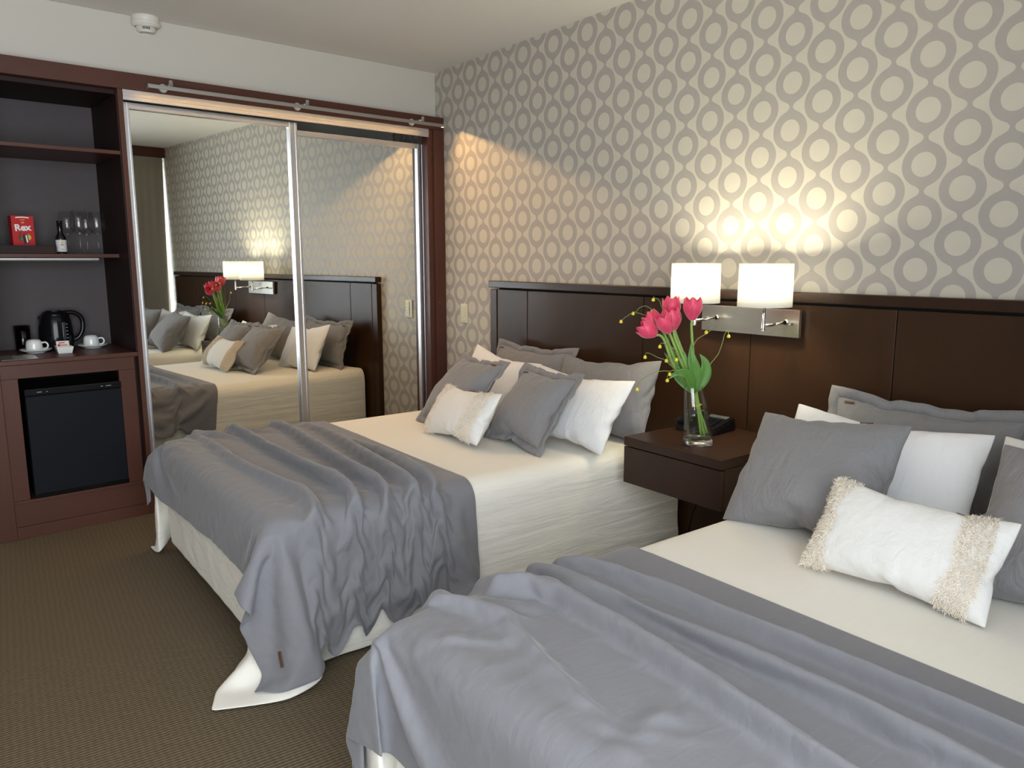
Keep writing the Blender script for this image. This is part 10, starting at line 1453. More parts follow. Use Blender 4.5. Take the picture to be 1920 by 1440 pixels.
# ---- pillows
def pillow_axes(yaw, lean, roll):
    nrm = Vector((-math.cos(yaw), -math.sin(yaw), 0)); u = Vector((math.sin(yaw), -math.cos(yaw), 0)); v = Vector((0, 0, 1))
    v2 = v * math.cos(lean) - nrm * math.sin(lean)
    u3 = u * math.cos(roll) + v2 * math.sin(roll); v3 = v2 * math.cos(roll) - u * math.sin(roll)
    return u3, v3, u3.cross(v3)

def pillow(name, key, w, h, thick, c, yaw, lean, roll, mat, label, cat, group, flange=0.0, ltag=None, flip=False, fringe=None, seed=0):
    a = grid_shape(key).astype(float)
    if flip: a = a[:, ::-1] * np.array((-1, 1, 1))
    wi, hi = (w - 2 * flange) , (h - 2 * flange)
    sc_ = np.array((wi / np.ptp(a[..., 0]), hi / np.ptp(a[..., 1]), thick / np.ptp(a[..., 2])))
    a = a * sc_
    a[..., 0] -= (a[..., 0].max() + a[..., 0].min()) / 2; a[..., 1] -= (a[..., 1].max() + a[..., 1].min()) / 2
    # the stuffing settles: lower half a little fuller
    vv = a[..., 1] / (hi / 2)
    a[..., 2] *= 1 - .22 * vv
    a[..., 1] += h / 2
    u, v, n = pillow_axes(yaw, lean, roll)
    base = Vector(c) - v * (h / 2)
    t = thing(name, (0, 0, 0), label, cat, 0, group)
    t.matrix_world = Matrix(((u.x, v.x, n.x, base.x), (u.y, v.y, n.y, base.y), (u.z, v.z, n.z, base.z), (0, 0, 0, 1)))
    NX, NY = a.shape[1:3]
    idx, co, fs = {}, [], []
    def V(s, i, j):
        b = i in (0, NX - 1) or j in (0, NY - 1)
        k = (0 if b else s, i, j)
        if k not in idx:
            idx[k] = len(co); co.append(tuple(a[s if not b else 0, i, j]))
        return idx[k]
    for s in (0, 1):
        for i in range(NX - 1):
            for j in range(NY - 1):
                q = (V(s, i, j), V(s, i + 1, j), V(s, i + 1, j + 1), V(s, i, j + 1)); fs.append(q if s == 0 else q[::-1])
    o = mesh_obj('cover', co, fs, mat, t, True)
    m = o.modifiers.new('smooth', 'SUBSURF'); m.levels = 1; m.render_levels = 1
    ring = [(i, 0) for i in range(NX)] + [(NX - 1, j) for j in range(1, NY)] + [(i, NY - 1) for i in range(NX - 2, -1, -1)] + [(0, j) for j in range(NY - 2, 0, -1)]
    if flange > 0:
        rng = random.Random(seed)
        vs_, f2 = [], []
        ph = rng.random() * 6
        L = len(ring)
        for k, (i, j) in enumerate(ring):
            p = Vector(a[0, i, j])
            d = Vector((-1 if i == 0 else (1 if i == NX - 1 else 0), -1 if j == 0 else (1 if j == NY - 1 else 0), 0))
            # corners fan out over a few verts
            wob = .007 * math.sin(k * .42 + ph) + .004 * math.sin(k * .97 + 2 * ph)
            inner = p - Vector((d.x * .006, d.y * .006, 0))
            vs_ += [inner, p + d * flange * .5 + Vector((0, 0, wob * .5)), p + d * flange + Vector((0, 0, wob))]
        for k in range(L):
            k2 = (k + 1) % L
            for r in (0, 1): f2.append((k * 3 + r, k * 3 + r + 1, k2 * 3 + r + 1, k2 * 3 + r))
        fo = mesh_obj('flange', vs_, f2, mat, t, True)
        m = fo.modifiers.new('thick', 'SOLIDIFY'); m.thickness = .004; m.offset = 0
    if ltag:
        i, j = int((ltag[0] + 1) / 2 * (NX - 1)), int((ltag[1] + 1) / 2 * (NY - 1))
        p = Vector(a[0, i, j]); e1 = (Vector(a[0, i + 1, j]) - Vector(a[0, i - 1, j])).normalized(); e2 = (Vector(a[0, i, min(j + 1, NY - 1)]) - Vector(a[0, i, j - 1])).normalized()
        nz = e1.cross(e2).normalized(); p = p + nz * .003
        e2 = nz.cross(e1)
        Mx = Matrix(((e1.x, e2.x, nz.x, p.x), (e1.y, e2.y, nz.y, p.y), (e1.z, e2.z, nz.z, p.z), (0, 0, 0, 1)))
        box('leather_tag', (-.018, .018, -.004, .004, -.002, .0015), M_LEATHER, t, bev=.0004, M=Mx)['label'] = 'small brown leather tag'
    if fringe:
        rng = random.Random(seed + 7)
        A = a[0]
        def surf(uu, vvv):
            x = (uu + 1) / 2 * (NX - 1); y = (vvv + 1) / 2 * (NY - 1)
            i = min(NX - 2, max(0, int(x))); j = min(NY - 2, max(0, int(y))); fx, fy = x - i, y - j
            p = (A[i, j] * (1 - fx) + A[i + 1, j] * fx) * (1 - fy) + (A[i, j + 1] * (1 - fx) + A[i + 1, j + 1] * fx) * fy
            e1 = A[i + 1, j] - A[i, j]; e2 = A[i, j + 1] - A[i, j]
            nz = Vector(np.cross(e1, e2)); nz.normalize()
            return Vector(p), nz, Vector(e1).normalized(), Vector(e2).normalized()
        for (u0, u1, rows) in fringe:
            vs_, f2 = [], []
            for r in range(rows):
                uc = u0 + (u1 - u0) * (r + .5) / rows
                for k in range(720):
                    uu = max(-1, min(1, uc + rng.gauss(0, (u1 - u0) / rows * .24))); v_ = rng.uniform(-1, 1)
                    p, nz, e1, e2 = surf(uu, v_)
                    d = (nz * rng.uniform(.25, .9) + e1 * rng.uniform(-.8, .8) + e2 * rng.uniform(-.9, .5)).normalized()
                    side = d.cross(nz + e1 * .3).normalized() * rng.uniform(.0006, .0013)
                    ln = rng.uniform(.006, .016)
                    curl = (e1 * rng.uniform(-1, 1) + e2 * rng.uniform(-1, .4) - nz * .4) * ln * .7
                    b0 = len(vs_)
                    for q in range(4):
                        f_ = q / 3
                        c_ = p + d * ln * f_ + curl * f_ * f_
                        ww = side * (1 - .55 * f_)
                        vs_ += [c_ - ww, c_ + ww]
                    for q in range(3): f2.append((b0 + 2 * q, b0 + 2 * q + 1, b0 + 2 * q + 3, b0 + 2 * q + 2))
            fb = mesh_obj('fringe_band', vs_, f2, M_FRINGE, t, False, kind='stuff')
    return t

GP = 'pillows and cushions on the beds'
B1, B2 = 'on the bed by the wardrobe', 'on the bed nearest the camera'
# bed by the wardrobe
pillow('bed_pillow', 'pillow_back', .70, .40, .15, (-.185, -1.185, .688), 0, .30, 0, M_GREY2, 'grey back pillow against the headboard %s, nearer the wardrobe' % B1, 'pillow', GP, .03, (-.80, .86), seed=1)
pillow('bed_pillow', 'pillow_back', .67, .40, .15, (-.250, -1.830, .684), -.03, .36, .07, M_GREY2, 'grey back pillow beside the nightstand, %s' % B1, 'pillow', GP, 0, None, True, seed=2)
pillow('bed_pillow', 'pillow_white', .62, .385, .12, (-.395, -1.155, .662), 0, .46, -.09, M_WHITE, 'white pillow mostly hidden behind the first grey cushion %s' % B1, 'pillow', GP, seed=3)
pillow('bed_pillow', 'pillow_white', .64, .37, .13, (-.500, -1.880, .668), .01, .59, 0, M_WHITE, 'white pillow in full view beside the grey flanged cushion %s' % B1, 'pillow', GP, flip=True, seed=4)
pillow('cushion', 'cushion', .45, .44, .16, (-.715, -1.323, .682), -.08, .72, 0, M_GREY2, 'grey cushion nearest the wardrobe, behind the fringed lumbar cushion %s' % B1, 'cushion', GP, .025, (.72, .90), seed=5)
pillow('cushion', 'cushion', .45, .41, .17, (-.665, -1.819, .678), -.07, .64, 0, M_GREY2, 'grey flanged cushion in the middle of the pillows %s' % B1, 'cushion', GP, .03, (-.70, .88), True, seed=6)
pillow('lumbar_cushion', 'lumbar', .46, .265, .11, (-.868, -1.557, .632), -.03, .60, .04, M_LINEN, 'white lumbar cushion with two fringed bands %s' % B1, 'cushion', GP, 0, (.08, .97), False, ((-.99, -.62, 4), (.36, .76, 4)), seed=7)
# bed nearest the camera
pillow('bed_pillow', 'pillow_back', .68, .40, .15, (-.205, -3.275, .688), 0, .30, 0, M_GREY2, 'grey back pillow with a raised flanged corner %s' % B2, 'pillow', GP, .035, (-.78, .86), seed=8)
pillow('bed_pillow', 'pillow_back', .68, .40, .15, (-.210, -3.950, .688), 0, .30, 0, M_GREY2, 'grey back pillow at the far right against the headboard %s' % B2, 'pillow', GP, .03, (.80, .86), True, seed=9)
pillow('bed_pillow', 'pillow_white', .64, .375, .13, (-.430, -3.250, .664), 0, .46, 0, M_WHITE, 'white pillow between the two grey cushions %s' % B2, 'pillow', GP, seed=10)
pillow('bed_pillow', 'pillow_white', .64, .375, .13, (-.415, -3.900, .664), 0, .46, 0, M_LINEN, 'cream pillow edge showing behind the rightmost grey cushion %s' % B2, 'pillow', GP, flip=True, seed=11)
pillow('cushion', 'cushion', .48, .42, .19, (-.655, -3.188, .678), .03, .70, .08, M_GREY2, 'large grey cushion beside the nightstand %s' % B2, 'cushion', GP, 0, (.50, .95), seed=12)
pillow('cushion', 'cushion', .46, .43, .19, (-.660, -3.885, .682), .02, .66, 0, M_GREY2, 'grey cushion at the right edge of the picture %s' % B2, 'cushion', GP, 0, None, True, seed=13)
pillow('lumbar_cushion', 'lumbar', .455, .265, .11, (-.890, -3.582, .630), .03, .61, -.03, M_LINEN, 'white lumbar cushion with two fringed bands %s' % B2, 'cushion', GP, 0, (.50, .97), False, ((-.99, -.66, 4), (.50, .80, 4)), seed=14)

# ------------------------------------------------------------------ twin wall lamp on the headboard
lp = thing('twin_wall_lamp', (-.042, -2.506, 1.079), 'satin nickel twin wall lamp with two lit white drum shades', 'wall lamp')
box('back_plate', (-.030, -.0125, -.2365, .2365, -.055, .055), M_STEEL, lp, bev=.0015)
box('mounting_box', (-.0125, -.0005, -.226, .226, -.047, .047), M_BLACKP, lp, bev=0)
for yy, sgn in ((-2.350 + 2.506, 1), (-2.685 + 2.506, -1)):
    arm = tube('swing_arm', [(-.030, yy, .004), (-.178, yy, -.004)], .0058, M_CHROME, lp, 14)
    lathe('collar', [(0, 0), (.012, 0), (.012, .003), (.008, .008), (0, .008)], M_CHROME, arm, 20, Matrix.Translation((-.030, yy, .004)) @ Matrix.Rotation(R(-90), 4, 'Y'))
    lathe('post', [(0, -.022), (.0068, -.022), (.0075, -.018), (.0075, .012), (.0062, .014), (.0062, .10), (0, .10)], M_CHROME, lp, 16, Matrix.Translation((-.178, yy, 0)))
    sx, sz0, sz1, rr = -.178, .072, .234, .101
    prof = [(rr, sz0), (rr * .985, sz1), (rr * .985 - .0022, sz1), (rr - .0022, sz0), (rr, sz0)]
    sh = lathe('lamp_shade', prof, M_SHADE, lp, 64, Matrix.Translation((sx, yy, 0)))
    sh['label'] = 'white fabric drum shade'
    sp_ = bmesh.new()
    for k in range(3):
        bm_box(sp_, 0, rr - .004, -.0012, .0012, sz0 + .018, sz0 + .020, 0, M=Matrix.Translation((sx, yy, 0)) @ Matrix.Rotation(R(120 * k + 20), 4, 'Z'))
    bm_obj('spider', sp_, M_STEEL, sh)
    lathe('socket', [(0, .10), (.013, .10), (.013, .135), (0, .135)], M_PLASTW, lp, 16, Matrix.Translation((sx, yy, 0)))
    lathe('bulb', [(0, .135), (.010, .135), (.024, .160), (.024, .172), (.014, .192), (0, .198)], plain('bulb_glass', (1, .9, .7), .3, emis=(1, .90, .70), estr=20), lp, 18, Matrix.Translation((sx, yy, 0)))
    pl = bpy.data.lights.new('lamp_light', 'POINT'); pl.energy = 16; pl.color = (1, .90, .62); pl.shadow_soft_size = .034
    po = bpy.data.objects.new('lamp_light', pl); COL.objects.link(po); po.parent = lp; po.location = (sx, yy, .172)
lathe('switch_knob', [(0, 0), (.006, 0), (.006, .014), (.004, .016), (0, .016)], M_CHROME, lp, 14, Matrix.Translation((-.030, -2.712 + 2.506, .0)) @ Matrix.Rotation(R(-90), 4, 'Y'))
lathe('switch_knob', [(0, 0), (.006, 0), (.006, .014), (.004, .016), (0, .016)], M_CHROME, lp, 14, Matrix.Translation((-.030, -2.305 + 2.506, .0)) @ Matrix.Rotation(R(-90), 4, 'Y'))

# ------------------------------------------------------------------ telephone
ph = thing('telephone', (-.165, -2.385, NZ), 'black desk telephone behind the glass vase on the nightstand', 'telephone', .12)
vs_ = [(-.085, -.10, 0), (.085, -.10, 0), (.085, .10, 0), (-.085, .10, 0), (-.080, -.096, .022), (.080, -.096, .052), (.080, .096, .052), (-.080, .096, .022)]
bm = bmesh.new()
bv = [bm.verts.new(v) for v in vs_]
for f in ((0, 3, 2, 1), (4, 5, 6, 7), (0, 1, 5, 4), (1, 2, 6, 5), (2, 3, 7, 6), (3, 0, 4, 7)): bm.faces.new([bv[i] for i in f])
bmesh.ops.bevel(bm, geom=list(bm.edges), offset=.006, segments=2, affect='EDGES')
bm_obj('body', bm, M_BLACKP, ph)
Mt = Matrix.Translation((0, 0, .040)) @ Matrix.Rotation(R(-10.6), 4, 'Y')
hs = bmesh.new()
bm_box(hs, -.078, .078, .046, .090, .010, .030, .009, 3, Mt)
bm_box(hs, -.085, -.045, .042, .094, -.004, .024, .009, 3, Mt)
bm_box(hs, .045, .085, .042, .094, -.004, .024, .009, 3, Mt)
bm_obj('handset', hs, M_BLACKP, ph)
for r in range(4):
    for c in range(3):
        box('key', (-.048 + r * .022, -.034 + r * .022, -.060 + c * .026, -.040 + c * .026, -.004, .003), M_BLACKM, ph, bev=.001, M=Mt)
box('display', (.045, .072, -.075, .015, -.003, .0015), plain('phone_display', (.10, .11, .10), .15), ph, bev=.001, M=Mt)
coil = []
for k in range(220):
    a = k * .9; f_ = k / 219
    base_ = Vector((-.095 - .012 * math.sin(f_ * 3.1), .085 - f_ * .18, .006))
    coil.append(base_ + Vector((math.cos(a) * .004, 0, math.sin(a) * .004 + .0005)))
tube('coiled_cord', coil, .0012, M_BLACKP, ph, 5)

# ------------------------------------------------------------------ vase with tulips
VX, VY = -.405, -2.545
RV = Vector((.797, -.604, 0)); DV = Vector((.604, .797, 0))        # sideways and away from the window
def vase_point(lat, dep, h): return RV * lat + DV * dep + Vector((0, 0, h))
plain_water = glass_thin('vase_water', (.93, .95, .93), .08)
vase = thing('vase', (VX, VY, NZ), 'slanted clear glass vase of pink tulips on the nightstand', 'vase')
def vring(h, inset, seg=40):
    t_ = h / .235
    hw = .054 - .004 * t_ - .017 * t_ ** 2.2 - inset
    hd = .050 - .014 * t_ - inset
    cx_ = -.002 - .026 * t_ ** 1.5
    out = []
    for k in range(seg):
        a = 2 * math.pi * k / seg
        ca, sa = math.cos(a), math.sin(a)
        e = .62
        x = math.copysign(abs(ca) ** e, ca) * hw; y = math.copysign(abs(sa) ** e, sa) * hd
        out.append(vase_point(cx_ + x, y, h))
    return out
def loft(name, rings, mat, parent):
    sg = len(rings[0]); v = [p for r in rings for p in r]; f = []
    for i in range(len(rings) - 1):
        for k in range(sg):
            k2 = (k + 1) % sg; f.append((i * sg + k, i * sg + k2, (i + 1) * sg + k2, (i + 1) * sg + k))
    f.append(tuple(range(sg))[::-1]); f.append(tuple((len(rings) - 1) * sg + k for k in range(sg)))
    return mesh_obj(name, v, f, mat, parent, True)
walls = [vring(h, 0.0) for h in (.026, .04, .06, .09, .12, .15, .18, .21, .228, .235)]
walls += [vring(h, .0032) for h in (.235, .228, .21, .18, .15, .12, .09, .06, .035)] + [vring(.0265, .008)]
loft('glass_body', walls, M_VCLEAR, vase)
loft('glass_base', [vring(.0006, .006), vring(.003, .002), vring(.008, 0), vring(.018, 0), vring(.0255, .0005), vring(.0258, .006)], M_VASE, vase)
loft('water', [vring(.0272, .0095)] + [vring(h, .0036) for h in (.036, .06, .09, .12, .143)], plain_water, vase)

def ribbon(name, pts, wid, mat, parent, fold=.35, nrm_hint=None, twist=0.0):
    pts = catmull(pts, 5); n = len(pts); v, f = [], []
    for i, p in enumerate(pts):
        t_ = (pts[min(i + 1, n - 1)] - pts[max(i - 1, 0)]).normalized()
        hint = nrm_hint or -DV
        s = t_.cross(hint).normalized(); nn_ = s.cross(t_).normalized()
        u_ = i / (n - 1)
        w_ = wid * (math.sin(math.pi * min(1, u_ ** .75 * .985 + .015)) ** .8) * (1.12 - u_) ** .4 * .55 + .0006
        for q in (-1, -.5, 0, .5, 1):
            v.append(p + s * q * w_ + nn_ * (abs(q) ** 1.6) * w_ * fold)
    for i in range(n - 1):
        for q in range(4): f.append((i * 5 + q, i * 5 + q + 1, i * 5 + q + 6, i * 5 + q + 5))
    o = mesh_obj(name, v, f, mat, parent, True)
    m = o.modifiers.new('thick', 'SOLIDIFY'); m.thickness = .0012; m.offset = 0
    return o

def tulip_petal(name, axis, base, phi, Rr, hh, inner, parent, open_):
    ax = axis.normalized(); a1 = ax.cross(Vector((.3, .9, .1))).normalized(); a2 = ax.cross(a1)
    v, f = [], []
    nt_, nw_ = 9, 7
    for i in range(nt_):
        t_ = i / (nt_ - 1)
        r = Rr * (.22 + .78 * math.sin(min(1, t_ * 1.5 + .05) * math.pi / 2)) * (1 - (.30 - open_) * max(0, t_ - .45) ** 1.2 / .55)
        half = R(66) * (.45 + .55 * min(1, t_ * 2.6)) * max(.05, (1 - t_ ** 3.2)) ** .62
        for k in range(nw_):
            w_ = k / (nw_ - 1) * 2 - 1
            a = phi + w_ * half
            rr_ = r * (.90 if inner else 1.0) * (1 - .10 * (1 - w_ * w_) * (t_ > .7) * (t_ - .7)) + .0025 * (1 - abs(w_)) * t_
            z = t_ * hh * (1 - .06 * w_ * w_)
            v.append(base + ax * z + (a1 * math.cos(a) + a2 * math.sin(a)) * rr_)
    for i in range(nt_ - 1):
        for k in range(nw_ - 1): f.append((i * nw_ + k, i * nw_ + k + 1, (i + 1) * nw_ + k + 1, (i + 1) * nw_ + k))
    o = mesh_obj(name, v, f, M_PETAL, parent, True)
    m = o.modifiers.new('thick', 'SOLIDIFY'); m.thickness = .0012; m.offset = 0
    m = o.modifiers.new('smooth', 'SUBSURF'); m.levels = 1; m.render_levels = 1
    return o

TUL = [  # head centre (side, depth, height), axis, head height, foot of stem, leaf paths, label
    ((-.208, .000, .451), (-.86, .05, .50), .074, (.036, .006, .045), [[(-.026, .012, .205), (-.070, .03, .300), (-.085, .035, .345), (-.095, .03, .385)]], 'pink tulip bending lowest to the left'),
    ((-.180, .050, .480), (-.62, .25, .75), .074, (.024, .016, .040), [[(-.024, .012, .20), (-.060, .02, .26), (-.105, .02, .32), (-.140, .03, .360)]], 'pink tulip half hidden behind the left-leaning heads'),
    ((-.150, -.035, .478), (-.42, -.15, .90), .080, (.010, -.004, .032), [[(-.026, -.010, .205), (-.062, -.05, .283), (-.105, -.06, .293), (-.137, -.06, .270)]], 'pink tulip at the front of the left-leaning heads'),
    ((-.122, -.020, .492), (-.18, -.05, .98), .082, (.020, -.008, .036), [[(-.022, -.012, .21), (-.030, -.025, .29), (-.046, -.03, .35), (-.048, -.02, .405)], [(-.024, -.004, .21), (-.050, -.01, .28), (-.066, -.012, .33), (-.070, -.01, .370)]], 'pink tulip just right of the foremost head'),
    ((-.110, .055, .532), (-.06, .15, .98), .080, (.028, .010, .042), [[(-.028, .01, .21), (-.062, .02, .245), (-.090, .02, .265), (-.102, .02, .275)]], 'pink tulip rising behind the foremost heads'),
    ((-.042, .000, .530), (.02, .00, 1.0), .082, (.014, .012, .038), [[(-.018, .002, .21), (.012, -.005, .275), (.012, -.008, .325), (-.010, -.005, .360)]], 'pink tulip standing upright alone on the right'),
]
for k, (hc, ax, hh, foot, leaves, lab) in enumerate(TUL):
    t = thing('tulip', (VX, VY, NZ), lab + ' in the vase', 'tulip', 0, 'pink tulips in the vase')
    ax = (RV * ax[0] + DV * ax[1] + Vector((0, 0, ax[2]))).normalized()
    c = vase_point(*hc); b0 = c - ax * hh / 2
    f0 = vase_point(*foot)
    off_ = (k - 2.5) * .0055
    path = catmull([f0, vase_point(foot[0] * .3 - .012 + off_ * .3, foot[1] * .6, .15), vase_point(-.024 + off_ * .7, foot[1] * .5, .215),
                    vase_point(-.024 + (hc[0] + .024) * .45, hc[1] * .5, .215 + (hc[2] - .215) * .42), b0 - ax * .03, b0 + ax * .004], 5)
    n = len(path)
    st = tube('stem', path, [.0044 + .0012 * math.sin(i / n * 3) for i in range(n)], M_STEM, t, 8)
    for q in range(6):
        tulip_petal('petal', ax, b0, R(60 * q + k * 23), .037 if q % 2 == 0 else .036, hh * (1.04 if q % 2 == 0 else 1.09), q % 2, t, .10 + .05 * ((k * 7) % 3))
    lathe('flower_base', [(0, -.003), (.006, -.002), (.010, .004), (.008, .009), (0, .010)], M_PETAL2, t, 12, Matrix.Translation(b0) @ ax.to_track_quat('Z', 'Y').to_matrix().to_4x4())
    for lf in leaves:
        ribbon('leaf', [vase_point(*q) for q in lf], .046 if k in (3, 5) else .036, M_LEAF, t)

TW = [  # path of the twig, then its buds
    ([(-.022, .02, .21), (-.105, .07, .38), (-.180, .09, .485), (-.245, .09, .511), (-.268, .08, .507), (-.302, .08, .482)], [(-.255, .088, .509), (-.303, .08, .478)], 'twig with yellow buds reaching furthest left'),
    ([(-.024, .015, .21), (-.120, .06, .40), (-.172, .08, .500), (-.190, .085, .530), (-.220, .085, .537), (-.250, .08, .514)], [(-.182, .08, .519)], 'twig with a yellow bud arching above the left tulips'),
    ([(-.022, .015, .21), (-.090, .07, .33), (-.130, .09, .490), (-.152, .09, .556), (-.172, .09, .568), (-.176, .09, .578)], [(-.177, .09, .563)], 'twig with a yellow bud at the very top of the bouquet'),
    ([(-.025, -.005, .21), (-.134, -.04, .328), (-.182, -.05, .353), (-.222, -.06, .370), (-.229, -.06, .362)], [(-.229, -.06, .355)], 'twig with a yellow bud level with the leaf tips on the left'),
    ([(-.024, -.008, .205), (-.109, -.07, .295), (-.140, -.09, .305), (-.204, -.11, .303), (-.256, -.12, .272), (-.264, -.12, .247)], [(-.265, -.12, .242), (-.140, -.09, .294)], 'lowest twig drooping left over the grey pillow'),
    ([(-.012, .0, .215), (.023, .01, .295), (.070, .02, .358), (.091, .02, .432), (.103, .02, .445), (.105, .02, .434)], [(.106, .02, .426)], 'twig with a yellow bud reaching right over the dark panel'),
    ([(-.016, -.005, .21), (-.040, -.03, .390), (.006, -.03, .440), (.046, -.03, .470), (.032, -.03, .476), (.010, -.03, .461), (.007, -.03, .450)], [(.006, -.03, .446)], 'twig hooking back in front of the nickel lamp plate'),
    ([(-.022, -.006, .21), (-.105, -.06, .368), (-.168, -.08, .408), (-.178, -.08, .402)], [(-.178, -.08, .397)], 'short twig with a yellow bud under the lowest tulip head'),
    ([(-.022, -.01, .21), (-.130, -.07, .347), (-.145, -.075, .356), (-.151, -.075, .348)], [(-.151, -.075, .343), (-.110, -.06, .345)], 'short twig with two yellow buds among the leaves'),
    ([(-.024, .01, .21), (-.092, -.04, .288), (-.136, -.05, .283), (-.140, -.05, .270)], [(-.140, -.05, .264)], 'short low twig with a yellow bud beside the drooping leaf'),
]
rng = random.Random(4)
for pts, buds, lab in TW:
    t = thing('budding_twig', (VX, VY, NZ), 'thin green ' + lab, 'twig', 0, 'budding twigs in the vase')
    pp = [(.014 + rng.uniform(-.01, .012), rng.uniform(-.008, .008), .05), (-.006, pts[0][1] * .5, .15)] + list(pts)
    pp = catmull([vase_point(*q) for q in pp], 5)
    pp = [p + Vector((rng.uniform(-1, 1), rng.uniform(-1, 1), rng.uniform(-1, 1))) * .0013 for p in pp]
    n = len(pp)
    tube('stem', pp, [.0022 - .0010 * i / n for i in range(n)], M_TWIG, t, 6)
    for b in buds:
        p = vase_point(*b)
        lathe('bud', [(0, .007), (.0035, .006), (.0062, .001), (.0072, -.004), (.0045, -.007), (0, -.0065)], M_BUD, t, 9, Matrix.Translation(p))
band = []
for k in range(28):
    a = 2 * math.pi * k / 28
    band.append(vase_point(-.011 + .017 * math.cos(a), .014 * math.sin(a), .157 + .004 * math.cos(a)))
bo = tube('rubber_band', band, .0013, M_BAND, None, 6, True)
bo.location = (VX, VY, NZ)
tag(bo, 'yellow rubber band around the tulip stems inside the vase', 'rubber band')

# ------------------------------------------------------------------ minibar fridge
fr = thing('minibar_fridge', W(-2.246, -.03, .1868), 'black minibar fridge in the bay under the counter', 'fridge', G)
box('cabinet', (-.205, .205, .018, .40, .003, .520), M_BLACKP, fr, bev=.004)
d = box('door', (-.209, .209, -.034, .016, .004, .500), M_BLACKM, fr, bev=.004)
box('door_edge', (-.211, .211, -.036, -.010, .003, .028), M_BLACKP, d, bev=.003)
box('top_strip', (-.211, .211, -.036, .012, .501, .535), M_BLACKP, fr, bev=.005)
for x_, w_ in ((-.150, .020), (-.118, .006), (.120, .010), (.150, .024)):
    box('strip_mark', (x_ - w_ / 2, x_ + w_ / 2, -.0366, -.0358, .517, .5195), plain('grey_print', (.35, .35, .36), .4), fr, bev=0)

# ------------------------------------------------------------------ things on the counter
ZC = .863
def place(name, s, off, z, label, cat, rz=0, group=None): return thing(name, W(s, off, z), label, cat, G + rz, group)
k_ = place('kettle', -2.231, .350, ZC, 'glossy black electric kettle on the counter', 'kettle')
lathe('power_base', [(0, .0005), (.078, .0005), (.080, .006), (.076, .018), (0, .018)], M_BLACKP, k_, 40)
lathe('body', [(0, .019), (.076, .019), (.080, .03), (.081, .06), (.079, .11), (.074, .15), (.067, .178), (.060, .186), (0, .186)], M_BLACKP, k_, 48)
lathe('lid', [(.062, .184), (.058, .194), (.035, .203), (0, .206)], M_BLACKP, k_, 40)
tube('handle', catmull([(.040, -.01, .190), (.085, -.012, .190), (.118, -.014, .165), (.126, -.014, .125), (.118, -.014, .085), (.098, -.012, .055), (.070, -.01, .045)]), .0115, M_BLACKP, k_, 14)
sp_ = lathe('spout', [(0, -.02), (.030, -.02), (.020, .010), (.014, .014), (0, .014)], M_BLACKP, k_, 20, Matrix.Translation((-.052, .02, .168)) @ Matrix.Rotation(R(-30), 4, 'Y'))
ga = R(-72)
gm = Matrix.Rotation(ga, 4, 'Z') @ Matrix.Translation((.0805, 0, 0))
g = box('water_gauge', (-.003, .0022, -.008, .008, .05, .145), plain('gauge_plastic', (.05, .055, .06), .1, coat=.5), k_, bev=.002, M=gm)
for q in range(5):
    box('gauge_mark', (.0005, .0030, .010, .018, .062 + q * .018, .0635 + q * .018), M_PRINTW, k_, bev=0, M=gm)

tm = place('tumbler', -2.378, .385, ZC, 'smoked drinking glass beside the kettle', 'glass')
lathe('glass_wall', [(0, .0005), (.031, .0005), (.034, .004), (.037, .130), (.0355, .130), (.0325, .010), (0, .008)], M_SMOKE, tm, 36)

def cup_set(s, off, lab1, lab2, rz):
    sa = place('saucer', s, off, ZC, lab2, 'saucer', 0, 'saucers on the counter')
    lathe('dish', [(0, .0005), (.040, .0005), (.042, .004), (.058, .008), (.073, .017), (.0735, .019), (.072, .0192), (.056, .011), (.040, .0075), (0, .007)], M_PORC, sa, 48)
    cu = place('cup', s - .006, off + .001, ZC + .0078, lab1, 'cup', rz, 'cups on the counter')
    # the cup stands upside down
    lathe('bowl', [(.0365, .0), (.0375, .001), (.0380, .012), (.0365, .038), (.0335, .050), (.029, .0545), (.027, .0575), (.025, .0575), (.024, .0550), (0, .0545), (0, .051), (.029, .050), (.034, .038), (.0355, .012), (.0350, 0), (.0365, 0)], M_PORC, cu, 48)
    tube('cup_handle', catmull([(.035, 0, .042), (.052, 0, .043), (.061, 0, .032), (.059, 0, .018), (.048, 0, .010), (.036, 0, .010)]), .0042, M_PORC, cu, 10)
cup_set(-2.346, .243, 'white cup turned upside down on the saucer in front of the smoked glass', 'white saucer in front of the smoked glass', -.35)
cup_set(-2.074, .300, 'white cup turned upside down on the saucer right of the kettle', 'white saucer right of the kettle', -.30)

